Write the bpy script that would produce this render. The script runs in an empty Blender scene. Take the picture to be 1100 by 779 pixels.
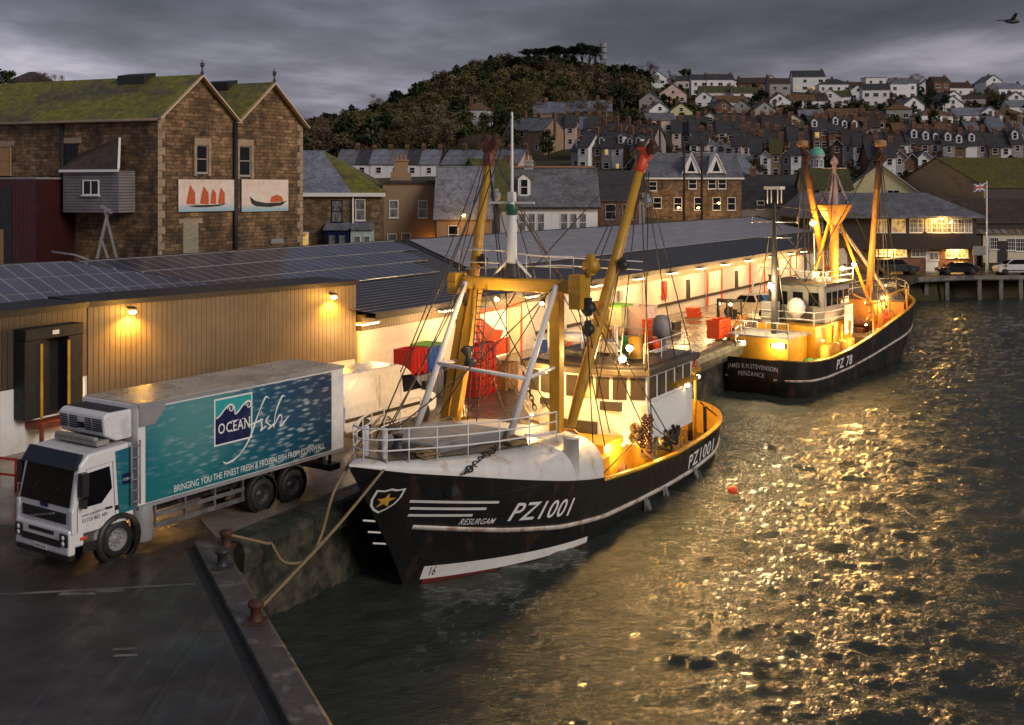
import bpy, bmesh, math, random
import numpy as np
from mathutils import Vector, Matrix
random.seed(11); np.random.seed(11)
R = math.radians
sc = bpy.context.scene
COL = sc.collection
F, CH, CX, CY = 1200.0, 10.0, 550.0, 202.0      # focal length in photo pixels, camera height, horizon
def P(px, py, D): return Vector(((px-CX)*D/F, D, CH-(py-CY)*D/F))
def G(px, py, z=0.0):
    D = F*(CH-z)/(py-CY); return Vector(((px-CX)*D/F, D, z))
def lerp(a, b, t): return a+(b-a)*t
def tab(t, x):
    if x <= t[0][0]: return t[0][1]
    for (a, b), (c, d) in zip(t, t[1:]):
        if x <= c: return b+(d-b)*(x-a)/(c-a)
    return t[-1][1]
def ss(a, b, x):
    t = min(1, max(0, (x-a)/(b-a))); return t*t*(3-2*t)

# ------------------------------------------------------------------ mesh builder
class MB:
    def __init__(s): s.v = []; s.f = []; s.m = []; s.sm = []
    def add(s, vs, fs, m=0, smooth=False):
        o = len(s.v); s.v += [tuple(p) for p in vs]
        for f in fs: s.f.append([i+o for i in f]); s.m.append(m); s.sm.append(smooth)
        return s
    def quad(s, *p, m=0): return s.add(p, [list(range(len(p)))], m)
    def box(s, x0, x1, y0, y1, z0, z1, m=0):
        v = [(x0,y0,z0),(x1,y0,z0),(x1,y1,z0),(x0,y1,z0),(x0,y0,z1),(x1,y0,z1),(x1,y1,z1),(x0,y1,z1)]
        return s.add(v, [(0,3,2,1),(4,5,6,7),(0,1,5,4),(1,2,6,5),(2,3,7,6),(3,0,4,7)], m)
    def ext(s, poly, vec, m=0, smooth=False):
        n = len(poly); vec = Vector(vec); a = [Vector(p) for p in poly]; b = [p+vec for p in a]
        s.add(a+b, [list(range(n))[::-1], list(range(n, 2*n))], m)
        return s.add(a+b, [(i, (i+1) % n, n+(i+1) % n, n+i) for i in range(n)], m, smooth)
    def bar(s, p, q, w, h=None, m=0, up=(0,0,1)):
        p, q = Vector(p), Vector(q); h = h or w; d = (q-p).normalized(); up = Vector(up)
        if abs(d.dot(up)) > .98: up = Vector((1,0,0))
        a = d.cross(up).normalized(); b = a.cross(d).normalized()
        c = [a*(-w/2)+b*(-h/2), a*(w/2)+b*(-h/2), a*(w/2)+b*(h/2), a*(-w/2)+b*(h/2)]
        return s.ext([p+e for e in c], q-p, m)
    def tube(s, pts, r, n=8, m=0, caps=True):
        pts = [Vector(p) for p in pts]; k = len(pts)
        rs = r if isinstance(r, (list, tuple)) else [r]*k
        vs = []; prev = None
        for i, p in enumerate(pts):
            d = (pts[min(i+1, k-1)]-pts[max(i-1, 0)]).normalized()
            if prev is None:
                u = Vector((0,0,1)) if abs(d.z) < .9 else Vector((1,0,0))
                a = d.cross(u).normalized()
            else: a = (prev-d*prev.dot(d)).normalized()
            prev = a; b = d.cross(a)
            for j in range(n):
                t = 2*math.pi*j/n; vs.append(p+(a*math.cos(t)+b*math.sin(t))*rs[i])
        fs = [(i*n+j, i*n+(j+1) % n, (i+1)*n+(j+1) % n, (i+1)*n+j) for i in range(k-1) for j in range(n)]
        s.add(vs, fs, m, True)
        if caps:
            s.add([vs[j] for j in range(n)], [list(range(n))[::-1]], m)
            s.add([vs[(k-1)*n+j] for j in range(n)], [list(range(n))], m)
        return s
    def lathe(s, prof, o=(0,0,0), n=16, axis=(0,0,1), m=0):
        ax = Vector(axis).normalized(); u = Vector((1,0,0)) if abs(ax.x) < .9 else Vector((0,1,0))
        a = ax.cross(u).normalized(); b = ax.cross(a); o = Vector(o); k = len(prof)
        vs = [o+ax*z+(a*math.cos(2*math.pi*j/n)+b*math.sin(2*math.pi*j/n))*max(r, .0005) for r, z in prof for j in range(n)]
        return s.add(vs, [(i*n+j, i*n+(j+1) % n, (i+1)*n+(j+1) % n, (i+1)*n+j) for i in range(k-1) for j in range(n)], m, True)
    def grid(s, rows, m=0, smooth=True):
        nv = len(rows[0]); vs = [p for r in rows for p in r]
        return s.add(vs, [(i*nv+j, i*nv+j+1, (i+1)*nv+j+1, (i+1)*nv+j) for i in range(len(rows)-1) for j in range(nv-1)], m, smooth)
    def build(s, name, mats, parent=None, loc=None, bevel=0, recalc=True, rot=None):
        me = bpy.data.meshes.new(name); me.from_pydata(s.v, [], s.f)
        if not isinstance(mats, (list, tuple)): mats = [mats]
        for x in mats: me.materials.append(x)
        me.polygons.foreach_set('material_index', s.m); me.polygons.foreach_set('use_smooth', s.sm)
        if recalc:
            bm = bmesh.new(); bm.from_mesh(me)
            bmesh.ops.remove_doubles(bm, verts=bm.verts, dist=.0004)
            bmesh.ops.recalc_face_normals(bm, faces=bm.faces); bm.to_mesh(me); bm.free()
        o = bpy.data.objects.new(name, me); COL.objects.link(o)
        if parent: o.parent = parent
        if loc is not None: o.location = loc
        if rot is not None: o.rotation_euler = (0, 0, rot)
        if bevel:
            b = o.modifiers.new('bevel', 'BEVEL'); b.width = bevel; b.segments = 2; b.limit_method = 'ANGLE'; b.angle_limit = R(35)
        return o
LABELS = {}
def tag(o, label, cat, group=None):
    LABELS.setdefault(label, []).append(o.name)
    o['label'] = label; o['category'] = cat
    if group: o['group'] = group
    return o
def thing(name, label, cat, loc=(0,0,0), rz=0, group=None):
    o = bpy.data.objects.new(name, None); COL.objects.link(o); o.empty_display_size = .2
    o.location = loc; o.rotation_euler = (0, 0, rz)
    return tag(o, label, cat, group)
def kind(o, k): o['kind'] = k; return o
def dup(root, loc, rz=0, label=None, group=None, scale=None):
    def cp(o, par):
        c = o.copy(); COL.objects.link(c)
        if par: c.parent = par
        for ch in o.children: cp(ch, c)
        return c
    r = cp(root, None); r.location = loc; r.rotation_euler = (0, 0, rz)
    if scale: r.scale = scale
    if label: r['label'] = label; LABELS.setdefault(label, []).append(r.name)
    if group: r['group'] = group
    return r
def text2d(s, size=1.0, shear=0, spacing=1.0, fat=0.0):
    c = bpy.data.curves.new('t', 'FONT'); c.body = s; c.size = size; c.shear = shear; c.space_character = spacing
    c.resolution_u = 3; c.offset = fat
    o = bpy.data.objects.new('t', c); COL.objects.link(o)
    bpy.context.view_layer.update()
    me = bpy.data.meshes.new_from_object(o.evaluated_get(bpy.context.evaluated_depsgraph_get()))
    v = [(p.co.x, p.co.y) for p in me.vertices]; f = [list(p.vertices) for p in me.polygons]
    bpy.data.objects.remove(o); bpy.data.curves.remove(c); bpy.data.meshes.remove(me)
    xs = [p[0] for p in v]; x0 = min(xs); w = max(xs)-x0
    h = max(p[1] for p in v)
    return [((x-x0)/w, y/h) for x, y in v], f     # width 0..1, cap height 0..1

# ------------------------------------------------------------------ materials
def nt(name):
    m = bpy.data.materials.new(name); m.use_nodes = True; t = m.node_tree
    return m, t, t.nodes['Principled BSDF'], t.nodes, t.links
def coords(n, l, scale=(1,1,1), kindc='Object'):
    tc = n.new('ShaderNodeTexCoord'); mp = n.new('ShaderNodeMapping'); mp.inputs['Scale'].default_value = scale
    l.new(tc.outputs[kindc], mp.inputs[0]); return mp.outputs[0]
def noise(n, l, vec, scale, detail=4, rough=.6):
    t = n.new('ShaderNodeTexNoise'); t.inputs['Scale'].default_value = scale; t.inputs['Detail'].default_value = detail
    t.inputs['Roughness'].default_value = rough; l.new(vec, t.inputs['Vector']); return t.outputs['Fac']
def ramp(n, l, fac, stops):
    r = n.new('ShaderNodeValToRGB'); e = r.color_ramp.elements
    e[0].position, e[0].color = stops[0][0], (*stops[0][1], 1)
    e[1].position, e[1].color = stops[-1][0], (*stops[-1][1], 1)
    for p, c in stops[1:-1]:
        x = e.new(p); x.color = (*c, 1)
    l.new(fac, r.inputs[0]); return r.outputs[0]
def mixc(n, l, fac, a, b, mode='MIX'):
    x = n.new('ShaderNodeMix'); x.data_type = 'RGBA'; x.blend_type = mode
    for i, v in ((0, fac), (6, a), (7, b)):
        if hasattr(v, 'is_linked') or hasattr(v, 'links'): l.new(v, x.inputs[i])
        elif isinstance(v, (int, float)): x.inputs[i].default_value = v
        else: x.inputs[i].default_value = (*v, 1)
    return x.outputs[2]
def bumpn(n, l, b, h, strength=.3, dist=.02):
    x = n.new('ShaderNodeBump'); x.inputs['Strength'].default_value = strength; x.inputs['Distance'].default_value = dist
    l.new(h, x.inputs['Height']); l.new(x.outputs[0], b.inputs['Normal'])
def mul(c, k): return tuple(min(1, x*k) for x in c)
def mat(name, col, rough=.7, metal=0, var=.3, scale=2.0, dirt=None, dscale=.7, dpos=.58, bump=.15, bscale=14, stretch=(1,1,1), kindc='Object', rvar=.12):
    m, t, b, n, l = nt(name)
    v = coords(n, l, stretch, kindc)
    c = ramp(n, l, noise(n, l, v, scale, 6), [(.3, mul(col, 1-var)), (.7, mul(col, 1+var*.6))])
    if dirt:
        d = ramp(n, l, noise(n, l, v, dscale, 7, .68), [(dpos-.06, (0,0,0)), (dpos+.12, (1,1,1))])
        c = mixc(n, l, d, c, dirt)
    l.new(c, b.inputs['Base Color']); b.inputs['Metallic'].default_value = metal
    rr = ramp(n, l, noise(n, l, v, scale*2.3, 3), [(.3, (max(.03, rough-rvar),)*3), (.7, (min(1, rough+rvar),)*3)])
    l.new(rr, b.inputs['Roughness'])
    if bump: bumpn(n, l, b, noise(n, l, v, bscale, 5), bump, .03)
    return m
def glow(name, col, s):
    m, t, b, n, l = nt(name); b.inputs['Base Color'].default_value = (*col, 1)
    b.inputs['Emission Color'].default_value = (*col, 1); b.inputs['Emission Strength'].default_value = s; return m
def stone(name, c1, c2, mortar, sx=1.7, sz=3.1):
    m, t, b, n, l = nt(name); v = coords(n, l, (sx, sx, sz))
    nz = n.new('ShaderNodeTexNoise'); nz.inputs['Scale'].default_value = 1.5; l.new(v, nz.inputs['Vector'])
    vv = mixc(n, l, .16, v, nz.outputs['Color'], 'ADD')
    vo = n.new('ShaderNodeTexVoronoi'); vo.inputs['Scale'].default_value = 1.25; l.new(vv, vo.inputs['Vector'])
    ve = n.new('ShaderNodeTexVoronoi'); ve.feature = 'DISTANCE_TO_EDGE'; ve.inputs['Scale'].default_value = 1.25; l.new(vv, ve.inputs['Vector'])
    sep = n.new('ShaderNodeSeparateColor'); l.new(vo.outputs['Color'], sep.inputs[0])
    c = ramp(n, l, sep.outputs[0], [(0, mul(c1, .7)), (.4, c1), (.8, c2), (1, mul(c2, 1.35))])
    st = ramp(n, l, noise(n, l, coords(n, l, (.5, .5, .25)), 1.0, 7, .65), [(.38, (.35,.33,.3)), (.62, (1.1,1.05,1))])
    c = mixc(n, l, 1.0, c, st, 'MULTIPLY')
    e = ramp(n, l, ve.outputs['Distance'], [(.02, (0,0,0)), (.07, (1,1,1))])
    c = mixc(n, l, e, mortar, c); l.new(c, b.inputs['Base Color']); b.inputs['Roughness'].default_value = .9
    bumpn(n, l, b, e, .5, .03); return m
def coursed(name, c1, c2, mortar, k=-.5, bw=.42, rh=.24):
    m, t, b, n, l = nt(name); s = n.new('ShaderNodeSeparateXYZ'); v0 = coords(n, l); l.new(v0, s.inputs[0])
    u = n.new('ShaderNodeMath'); u.operation = 'MULTIPLY_ADD'; u.inputs[1].default_value = k; l.new(s.outputs[0], u.inputs[0]); l.new(s.outputs[1], u.inputs[2])
    cb = n.new('ShaderNodeCombineXYZ'); l.new(u.outputs[0], cb.inputs[0]); l.new(s.outputs[2], cb.inputs[1])
    nz = n.new('ShaderNodeTexNoise'); nz.inputs['Scale'].default_value = 1.7; nz.inputs['Detail'].default_value = 3; l.new(v0, nz.inputs['Vector'])
    wv = mixc(n, l, .17, cb.outputs[0], nz.outputs['Color'], 'ADD')
    br = n.new('ShaderNodeTexBrick'); br.inputs['Scale'].default_value = 1; br.inputs['Brick Width'].default_value = bw; br.inputs['Row Height'].default_value = rh; br.inputs['Mortar Size'].default_value = .018; br.inputs['Mortar Smooth'].default_value = .5
    br.offset = .43; br.squash = .7; br.squash_frequency = 3; br.inputs['Color1'].default_value = (*c1, 1); br.inputs['Color2'].default_value = (*c2, 1); br.inputs['Mortar'].default_value = (*mortar, 1); l.new(wv, br.inputs['Vector'])
    vo = n.new('ShaderNodeTexVoronoi'); vo.inputs['Scale'].default_value = 1.9; l.new(coords(n, l, (1,1,1.8)), vo.inputs['Vector']); sp = n.new('ShaderNodeSeparateColor'); l.new(vo.outputs['Color'], sp.inputs[0])
    c = mixc(n, l, 1, br.outputs['Color'], ramp(n, l, sp.outputs[0], [(0, (.6,.6,.6)), (1, (1.25,1.2,1.15))]), 'MULTIPLY')
    c = mixc(n, l, 1, c, ramp(n, l, noise(n, l, coords(n, l, (.5,.5,.22)), 1.1, 8, .68), [(.36, (.38,.36,.33)), (.6, (1.1,1.06,1))]), 'MULTIPLY')
    l.new(c, b.inputs['Base Color']); b.inputs['Roughness'].default_value = .9
    iv = n.new('ShaderNodeMath'); iv.operation = 'SUBTRACT'; iv.inputs[0].default_value = 1; l.new(br.outputs['Fac'], iv.inputs[1]); h = n.new('ShaderNodeMath'); h.operation = 'MULTIPLY_ADD'; h.inputs[1].default_value = .5; l.new(noise(n, l, v0, 7, 5), h.inputs[0]); l.new(iv.outputs[0], h.inputs[2])
    bumpn(n, l, b, h.outputs[0], .7, .05); return m
def lines(name, c1, c2, axis, freq, rough=.6, metal=0, width=.5, bump=.4, dist=.03, dirt=None, dpos=.55, var=.2):
    """profiled sheet: ribs across one local axis"""
    m, t, b, n, l = nt(name); v = coords(n, l)
    s = n.new('ShaderNodeSeparateXYZ'); l.new(v, s.inputs[0])
    mt = n.new('ShaderNodeMath'); mt.operation = 'MULTIPLY'; mt.inputs[1].default_value = freq; l.new(s.outputs[axis], mt.inputs[0])
    fr = n.new('ShaderNodeMath'); fr.operation = 'FRACT'; l.new(mt.outputs[0], fr.inputs[0])
    rb = ramp(n, l, fr.outputs[0], [(0, (0,0,0)), (.06, (1,1,1)), (width, (1,1,1)), (min(.98, width+.07), (0,0,0))])
    c = mixc(n, l, rb, c1, c2)
    g = ramp(n, l, noise(n, l, v, .9, 7, .65), [(.3, (1-var*1.6,)*3), (.7, (1+var,)*3)])
    c = mixc(n, l, 1.0, c, g, 'MULTIPLY')
    if dirt:
        d = ramp(n, l, noise(n, l, coords(n, l, (1, 1, .35)), .45, 8, .7), [(dpos-.08, (0,0,0)), (dpos+.12, (1,1,1))]); c = mixc(n, l, d, c, dirt)
    l.new(c, b.inputs['Base Color']); b.inputs['Roughness'].default_value = rough; b.inputs['Metallic'].default_value = metal
    bumpn(n, l, b, rb, bump, dist); return m
def slate(name, c1, moss=None, mpos=.5, course=4.0, rough=.55):
    m, t, b, n, l = nt(name); v = coords(n, l)
    s = n.new('ShaderNodeSeparateXYZ'); l.new(v, s.inputs[0])
    mt = n.new('ShaderNodeMath'); mt.operation = 'MULTIPLY'; mt.inputs[1].default_value = course*1.6; l.new(s.outputs[2], mt.inputs[0])
    fr = n.new('ShaderNodeMath'); fr.operation = 'FRACT'; l.new(mt.outputs[0], fr.inputs[0])
    vo = n.new('ShaderNodeTexVoronoi'); vo.inputs['Scale'].default_value = course; l.new(v, vo.inputs['Vector'])
    sep = n.new('ShaderNodeSeparateColor'); l.new(vo.outputs['Color'], sep.inputs[0])
    c = ramp(n, l, sep.outputs[0], [(0, mul(c1, .7)), (1, mul(c1, 1.3))])
    g = ramp(n, l, noise(n, l, v, .6, 8, .7), [(.3, (.55,)*3), (.7, (1.25,)*3)]); c = mixc(n, l, 1.0, c, g, 'MULTIPLY')
    if moss:
        d = ramp(n, l, noise(n, l, coords(n, l, (.5, .5, .9)), .55, 8, .72), [(mpos-.1, (0,0,0)), (mpos+.1, (1,1,1))])
        g2 = ramp(n, l, noise(n, l, v, 2.5, 6), [(.3, mul(moss, .5)), (.7, mul(moss, 1.5))]); c = mixc(n, l, d, c, g2)
    l.new(c, b.inputs['Base Color']); b.inputs['Roughness'].default_value = rough
    bumpn(n, l, b, fr.outputs[0], .35, .02); return m
M = {}
M['concrete'] = mat('concrete', (.2,.185,.165), .75, dirt=(.05,.055,.045), dpos=.5, bump=.4)
M['quay_face'] = mat('quay_face', (.085,.075,.052), .6, dirt=(.016,.019,.013), dpos=.44, dscale=1.1, bump=.6, bscale=5)
M['coping'] = mat('coping', (.08,.066,.056), .5, dirt=(.26,.23,.2), dpos=.6, dscale=1.6, bump=.4, bscale=9)
M['white'] = mat('white_paint', (.72,.71,.69), .4, var=.08, dirt=(.3,.2,.11), dpos=.68, dscale=1.3, bump=.05)
M['white_clean'] = mat('white_vehicle_paint', (.72,.72,.72), .28, var=.05, dirt=(.42,.4,.37), dpos=.62, dscale=1.0, bump=.02)
M['cream'] = mat('cream_render', (.6,.52,.4), .8, var=.12, dirt=(.3,.26,.2), dpos=.63)
M['yellow'] = mat('yellow_paint', (.5,.27,.022), .45, var=.15, dirt=(.22,.09,.03), dpos=.64, dscale=1.8, bump=.12)
M['orange'] = mat('orange_paint', (.42,.19,.035), .5, var=.15, dirt=(.2,.07,.03), dpos=.62, dscale=1.8)
M['red'] = mat('red_plastic', (.5,.02,.015), .4, var=.15, bump=.05)
M['orangered'] = mat('orange_red_plastic', (.68,.07,.012), .45, var=.12)
M['blue'] = mat('blue_plastic', (.03,.12,.42), .4, var=.15)
M['green'] = mat('green_plastic', (.15,.42,.04), .5, var=.2)
M['rustred'] = mat('rust_red', (.24,.045,.02), .6, var=.35, dirt=(.07,.03,.02), dpos=.55)
M['rust'] = mat('rusty_iron', (.075,.026,.016), .7, var=.4, dirt=(.05,.03,.02), scale=6)
M['dark'] = mat('dark_steel', (.03,.03,.032), .5, var=.3)
M['black'] = mat('black_rubber', (.012,.012,.012), .65, var=.3)
M['grey'] = mat('grey_steel', (.26,.26,.27), .5, var=.15, dirt=(.12,.11,.1), dpos=.6)
M['silver'] = mat('bare_metal', (.55,.55,.56), .3, metal=.9, var=.1)
M['wire'] = mat('wire_rope', (.045,.038,.03), .6, var=.2, bump=0)
M['rope'] = mat('manila_rope', (.24,.175,.09), .85, var=.3, scale=20)
M['teal'] = mat('teal_paint', (.03,.36,.36), .3, var=.1, bump=.02)
M['navy'] = mat('navy_print', (.008,.012,.075), .35, var=.1, bump=0)
M['pwhite'] = mat('printed_white', (.78,.78,.76), .5, var=.04, bump=0)
M['tanply'] = mat('plywood_board', (.36,.2,.09), .8, var=.2, scale=4)
M['flagred'] = mat('flag_red', (.5,.02,.03), .8, var=.1); M['flagblue'] = mat('flag_blue', (.01,.02,.2), .8, var=.1)
m, t, b, n, l = nt('glass'); M['glass'] = m
b.inputs['Base Color'].default_value = (.008,.009,.012,1); b.inputs['Roughness'].default_value = .08; b.inputs['Specular IOR Level'].default_value = .2
m, t, b, n, l = nt('cab_glass'); M['cabglass'] = m
b.inputs['Base Color'].default_value = (.006,.006,.008,1); b.inputs['Roughness'].default_value = .12; b.inputs['Specular IOR Level'].default_value = .06
m, t, b, n, l = nt('curtained_glass'); M['net'] = m
l.new(ramp(n, l, noise(n, l, coords(n, l, (4,4,.6)), 2), [(.35, (.03,.035,.04)), (.65, (.3,.3,.29))]), b.inputs['Base Color']); b.inputs['Roughness'].default_value = .12
def litwin(name, col, s):
    m, t, b, n, l = nt(name); v = coords(n, l, (1.3,1,.8)); f = ramp(n, l, noise(n, l, v, 1.6, 4, .6), [(.36, (.12,.05,.01)), (.5, mul(col, .7)), (.66, col)])
    b.inputs['Base Color'].default_value = (.05,.04,.03,1); b.inputs['Roughness'].default_value = .2; l.new(f, b.inputs['Emission Color']); b.inputs['Emission Strength'].default_value = s; return m
M['cabin'] = litwin('dim_cabin_window', (.55,.28,.07), .07)
M['lit'] = litwin('lit_window', (1,.55,.13), .75); M['lit2'] = litwin('lit_window_bright', (1,.6,.15), 1.3)
M['bulbo'] = glow('sodium_bulb', (1,.5,.08), 55); M['bulbw'] = glow('white_bulb', (1,.8,.45), 70); M['bulbs'] = glow('small_bulb', (1,.72,.3), 22)
M['stone'] = coursed('coursed_rubble_stone', (.13,.082,.046), (.29,.19,.105), (.075,.056,.038))
M['stone2'] = coursed('pale_coursed_stone', (.17,.115,.068), (.3,.215,.13), (.12,.092,.065), 1.0)
M['brick'] = stone('old_brick', (.2,.085,.05), (.3,.15,.09), (.13,.1,.08), 4.2, 11)
M['quoin'] = mat('granite_quoin', (.33,.25,.17), .85, var=.25, dirt=(.16,.12,.08))
M['moss'] = slate('mossy_slate', (.06,.055,.05), (.16,.15,.012), .44)
M['moss2'] = slate('mossy_slate_dense', (.06,.05,.035), (.07,.072,.015), .4)
M['slate'] = slate('grey_slate', (.15,.155,.175), (.075,.08,.05), .62)
M['slated'] = slate('dark_slate', (.05,.047,.05), (.06,.055,.03), .6)
M['slateb'] = slate('blue_grey_slate', (.2,.21,.25), None)
M['tile'] = slate('brown_tile', (.16,.085,.04), (.15,.09,.02), .55); M['tiled'] = slate('dark_brown_tile', (.065,.04,.03), (.04,.04,.018), .6)
M['hall'] = slate('moss_covered_slate', (.05,.045,.03), (.085,.075,.008), .4)
M['wrender'] = mat('white_render', (.76,.76,.75), .8, var=.06, dirt=(.5,.47,.42), dpos=.63); M['crender'] = mat('cream_wall_render', (.66,.58,.45), .8, var=.08, dirt=(.4,.35,.27), dpos=.63)
M['pink'] = mat('pink_render', (.62,.46,.4), .8, var=.1, dirt=(.36,.28,.24)); M['grender'] = mat('grey_render', (.34,.32,.3), .85, var=.15, dirt=(.2,.18,.16))
M['brender'] = mat('brown_render', (.3,.205,.125), .85, var=.1, dirt=(.2,.12,.06), dpos=.62); M['yrender'] = mat('pale_yellow_render', (.62,.56,.3), .8, var=.08, dirt=(.4,.35,.2), dpos=.63)
M['brownw'] = mat('dark_timber', (.035,.02,.013), .6, var=.3, stretch=(1,1,6))
M['pot'] = mat('clay_pot', (.3,.16,.09), .8, var=.2)
M['tan'] = lines('tan_profiled_cladding', (.06,.045,.029), (.135,.105,.066), 0, 4.2, .45, width=.8, var=.15)
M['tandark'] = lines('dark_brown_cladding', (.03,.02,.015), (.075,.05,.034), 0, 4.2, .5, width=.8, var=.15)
M['ribroof'] = lines('dark_ribbed_sheet', (.018,.018,.02), (.13,.13,.14), 1, 2.6, .45, width=.45, bump=.8, dist=.06)
M['darkroof'] = lines('dark_standing_seam', (.02,.02,.022), (.062,.062,.068), 0, 2.2, .42, width=.68, bump=.6, dist=.06)
M['greyroof'] = lines('grey_roof_panels', (.46,.46,.49), (.3,.3,.33), 0, .85, .28, width=.96, bump=.15)  # pale grey puts the sky's reflection on the panels into their colour
M['fascia'] = mat('dark_fascia', (.016,.014,.012), .5, var=.2)
M['timberclad'] = lines('weatherboard', (.05,.045,.045), (.2,.185,.19), 2, 5.5, .8, width=.8, bump=.8)
M['shed'] = lines('red_sheeting', (.035,.004,.004), (.085,.006,.006), 0, 3.0, .5, width=.7, dirt=(.03,.008,.006))
M['corr'] = lines('corrugated_sheet', (.1,.085,.075), (.27,.235,.21), 0, 1.1, .6, width=.6, dirt=(.17,.1,.06), dpos=.5)
# solar panels
m, t, b, n, l = nt('solar_cells'); M['solar'] = m
v = coords(n, l); br = n.new('ShaderNodeTexBrick'); br.offset = 0; br.inputs['Scale'].default_value = 1
br.inputs['Color1'].default_value = (.042,.047,.08,1); br.inputs['Color2'].default_value = (.06,.06,.085,1); br.inputs['Mortar'].default_value = (.34,.33,.34,1)
br.inputs['Mortar Size'].default_value = .025; br.inputs['Brick Width'].default_value = .8; br.inputs['Row Height'].default_value = 30
l.new(v, br.inputs['Vector']); g = ramp(n, l, noise(n, l, v, .35, 5), [(.3, (.75,)*3), (.7, (1.3,)*3)])
l.new(mixc(n, l, 1, br.outputs[0], g, 'MULTIPLY'), b.inputs['Base Color']); b.inputs['Roughness'].default_value = .2; b.inputs['Specular IOR Level'].default_value = .7
# wet asphalt / concrete apron
m, t, b, n, l = nt('wet_asphalt'); M['asphalt'] = m
v = coords(n, l)
c = ramp(n, l, noise(n, l, v, .35, 9, .66), [(.3, (.015,.012,.009)), (.5, (.042,.032,.025)), (.68, (.1,.078,.06))])
c = mixc(n, l, ramp(n, l, noise(n, l, coords(n, l, (2.6,.16,1)), 1.3, 8, .72), [(.52, (0,0,0)), (.68, (.7,.7,.7))]), c, (.12,.095,.075))
br = n.new('ShaderNodeTexBrick'); br.inputs['Scale'].default_value = 1; br.inputs['Brick Width'].default_value = 7; br.inputs['Row Height'].default_value = 4.2; br.inputs['Mortar Size'].default_value = .018; br.offset = .3
br.inputs['Color1'].default_value = (1,1,1,1); br.inputs['Color2'].default_value = (.72,.74,.78,1); br.inputs['Mortar'].default_value = (.3,.3,.3,1); l.new(mixc(n, l, .03, v, noise(n, l, v, .8), 'ADD'), br.inputs['Vector'])
c = mixc(n, l, 1, c, br.outputs[0], 'MULTIPLY')
c = mixc(n, l, ramp(n, l, noise(n, l, v, 26, 3), [(.3, (0,0,0)), (.7, (.4,.4,.4))]), c, (.02,.017,.015))
l.new(c, b.inputs['Base Color'])
l.new(ramp(n, l, noise(n, l, v, .5, 7, .62), [(.36, (.14,)*3), (.46, (.36,)*3), (.68, (.7,)*3)]), b.inputs['Roughness'])
bumpn(n, l, b, noise(n, l, v, 30, 6), .25, .02)
m, t, b, n, l = nt('wet_quay_concrete'); M['apron'] = m
v = coords(n, l); c = ramp(n, l, noise(n, l, v, .4, 9, .66), [(.3, (.11,.092,.075)), (.7, (.29,.25,.2))]); l.new(c, b.inputs['Base Color'])
l.new(ramp(n, l, noise(n, l, v, .45, 7, .6), [(.38, (.09,)*3), (.62, (.38,)*3)]), b.inputs['Roughness']); bumpn(n, l, b, noise(n, l, v, 18, 6), .15, .02)
# terrain
m, t, b, n, l = nt('hill_ground'); M['hill'] = m
v = coords(n, l); c = ramp(n, l, noise(n, l, v, .035, 9, .65), [(.3, (.018,.022,.008)), (.5, (.04,.042,.012)), (.65, (.065,.045,.02)), (.8, (.09,.085,.03))])
l.new(c, b.inputs['Base Color']); b.inputs['Roughness'].default_value = 1
# water
m, t, b, n, l = nt('harbour_water'); M['water'] = m
b.inputs['Base Color'].default_value = (.036,.044,.036,1); b.inputs['Roughness'].default_value = .032; b.inputs['IOR'].default_value = 1.33
v = coords(n, l, (.7, 1.5, 1)); a1 = noise(n, l, v, 4.2, 6, .62); a2 = noise(n, l, v, 12, 3, .55)
ad = n.new('ShaderNodeMath'); ad.operation = 'MULTIPLY_ADD'; ad.inputs[1].default_value = .2; l.new(a2, ad.inputs[0]); l.new(a1, ad.inputs[2])
bumpn(n, l, b, ad.outputs[0], .95, .1)
# hull paint
def hullpaint(name, rpos):
    m, t, b, n, l = nt(name); v = coords(n, l, (1,1,.18))
    d = ramp(n, l, noise(n, l, v, 1.5, 8, .7), [(rpos-.05, (0,0,0)), (rpos+.12, (.9,.9,.9))])
    c = mixc(n, l, d, (.012,.0115,.011), (.075,.03,.014)); l.new(c, b.inputs['Base Color'])
    l.new(ramp(n, l, noise(n, l, v, 3), [(.3, (.3,)*3), (.7, (.55,)*3)]), b.inputs['Roughness']); 
    br = n.new('ShaderNodeTexBrick'); br.inputs['Scale'].default_value = 1; br.inputs['Brick Width'].default_value = 2.6; br.inputs['Row Height'].default_value = .95; br.inputs['Mortar Size'].default_value = .012
    br.inputs['Color1'].default_value = (1,1,1,1); br.inputs['Color2'].default_value = (.93,.93,.93,1); br.inputs['Mortar'].default_value = (.4,.4,.4,1)
    sx = n.new('ShaderNodeSeparateXYZ'); l.new(coords(n, l), sx.inputs[0]); cx = n.new('ShaderNodeCombineXYZ'); l.new(sx.outputs[0], cx.inputs[0]); l.new(sx.outputs[2], cx.inputs[1]); l.new(cx.outputs[0], br.inputs['Vector'])
    hh = mixc(n, l, .55, br.outputs[0], noise(n, l, coords(n, l), 1.1, 4)); bumpn(n, l, b, hh, .5, .05); return m
M['hull'] = hullpaint('black_hull_paint', .61); M['hull2'] = hullpaint('worn_black_hull_paint', .56)
M['antifoul'] = mat('red_antifouling', (.16,.02,.015), .6, var=.3)
M['wline'] = mat('rust_streaked_white_line', (.62,.58,.52), .5, var=.15, dirt=(.33,.13,.05), dpos=.54, dscale=1.5, bump=.05)
M['wlinec'] = mat('white_boot_line', (.72,.71,.68), .5, var=.1, dirt=(.3,.25,.2), dpos=.68)
M['deckg'] = mat('wet_deck', (.085,.07,.055), .35, var=.4, dirt=(.17,.11,.05), dpos=.55)
M['whale'] = mat('whaleback_white', (.66,.645,.62), .5, var=.1, dirt=(.36,.22,.12), dpos=.61, dscale=1.1, bump=.1, bscale=3)
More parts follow.
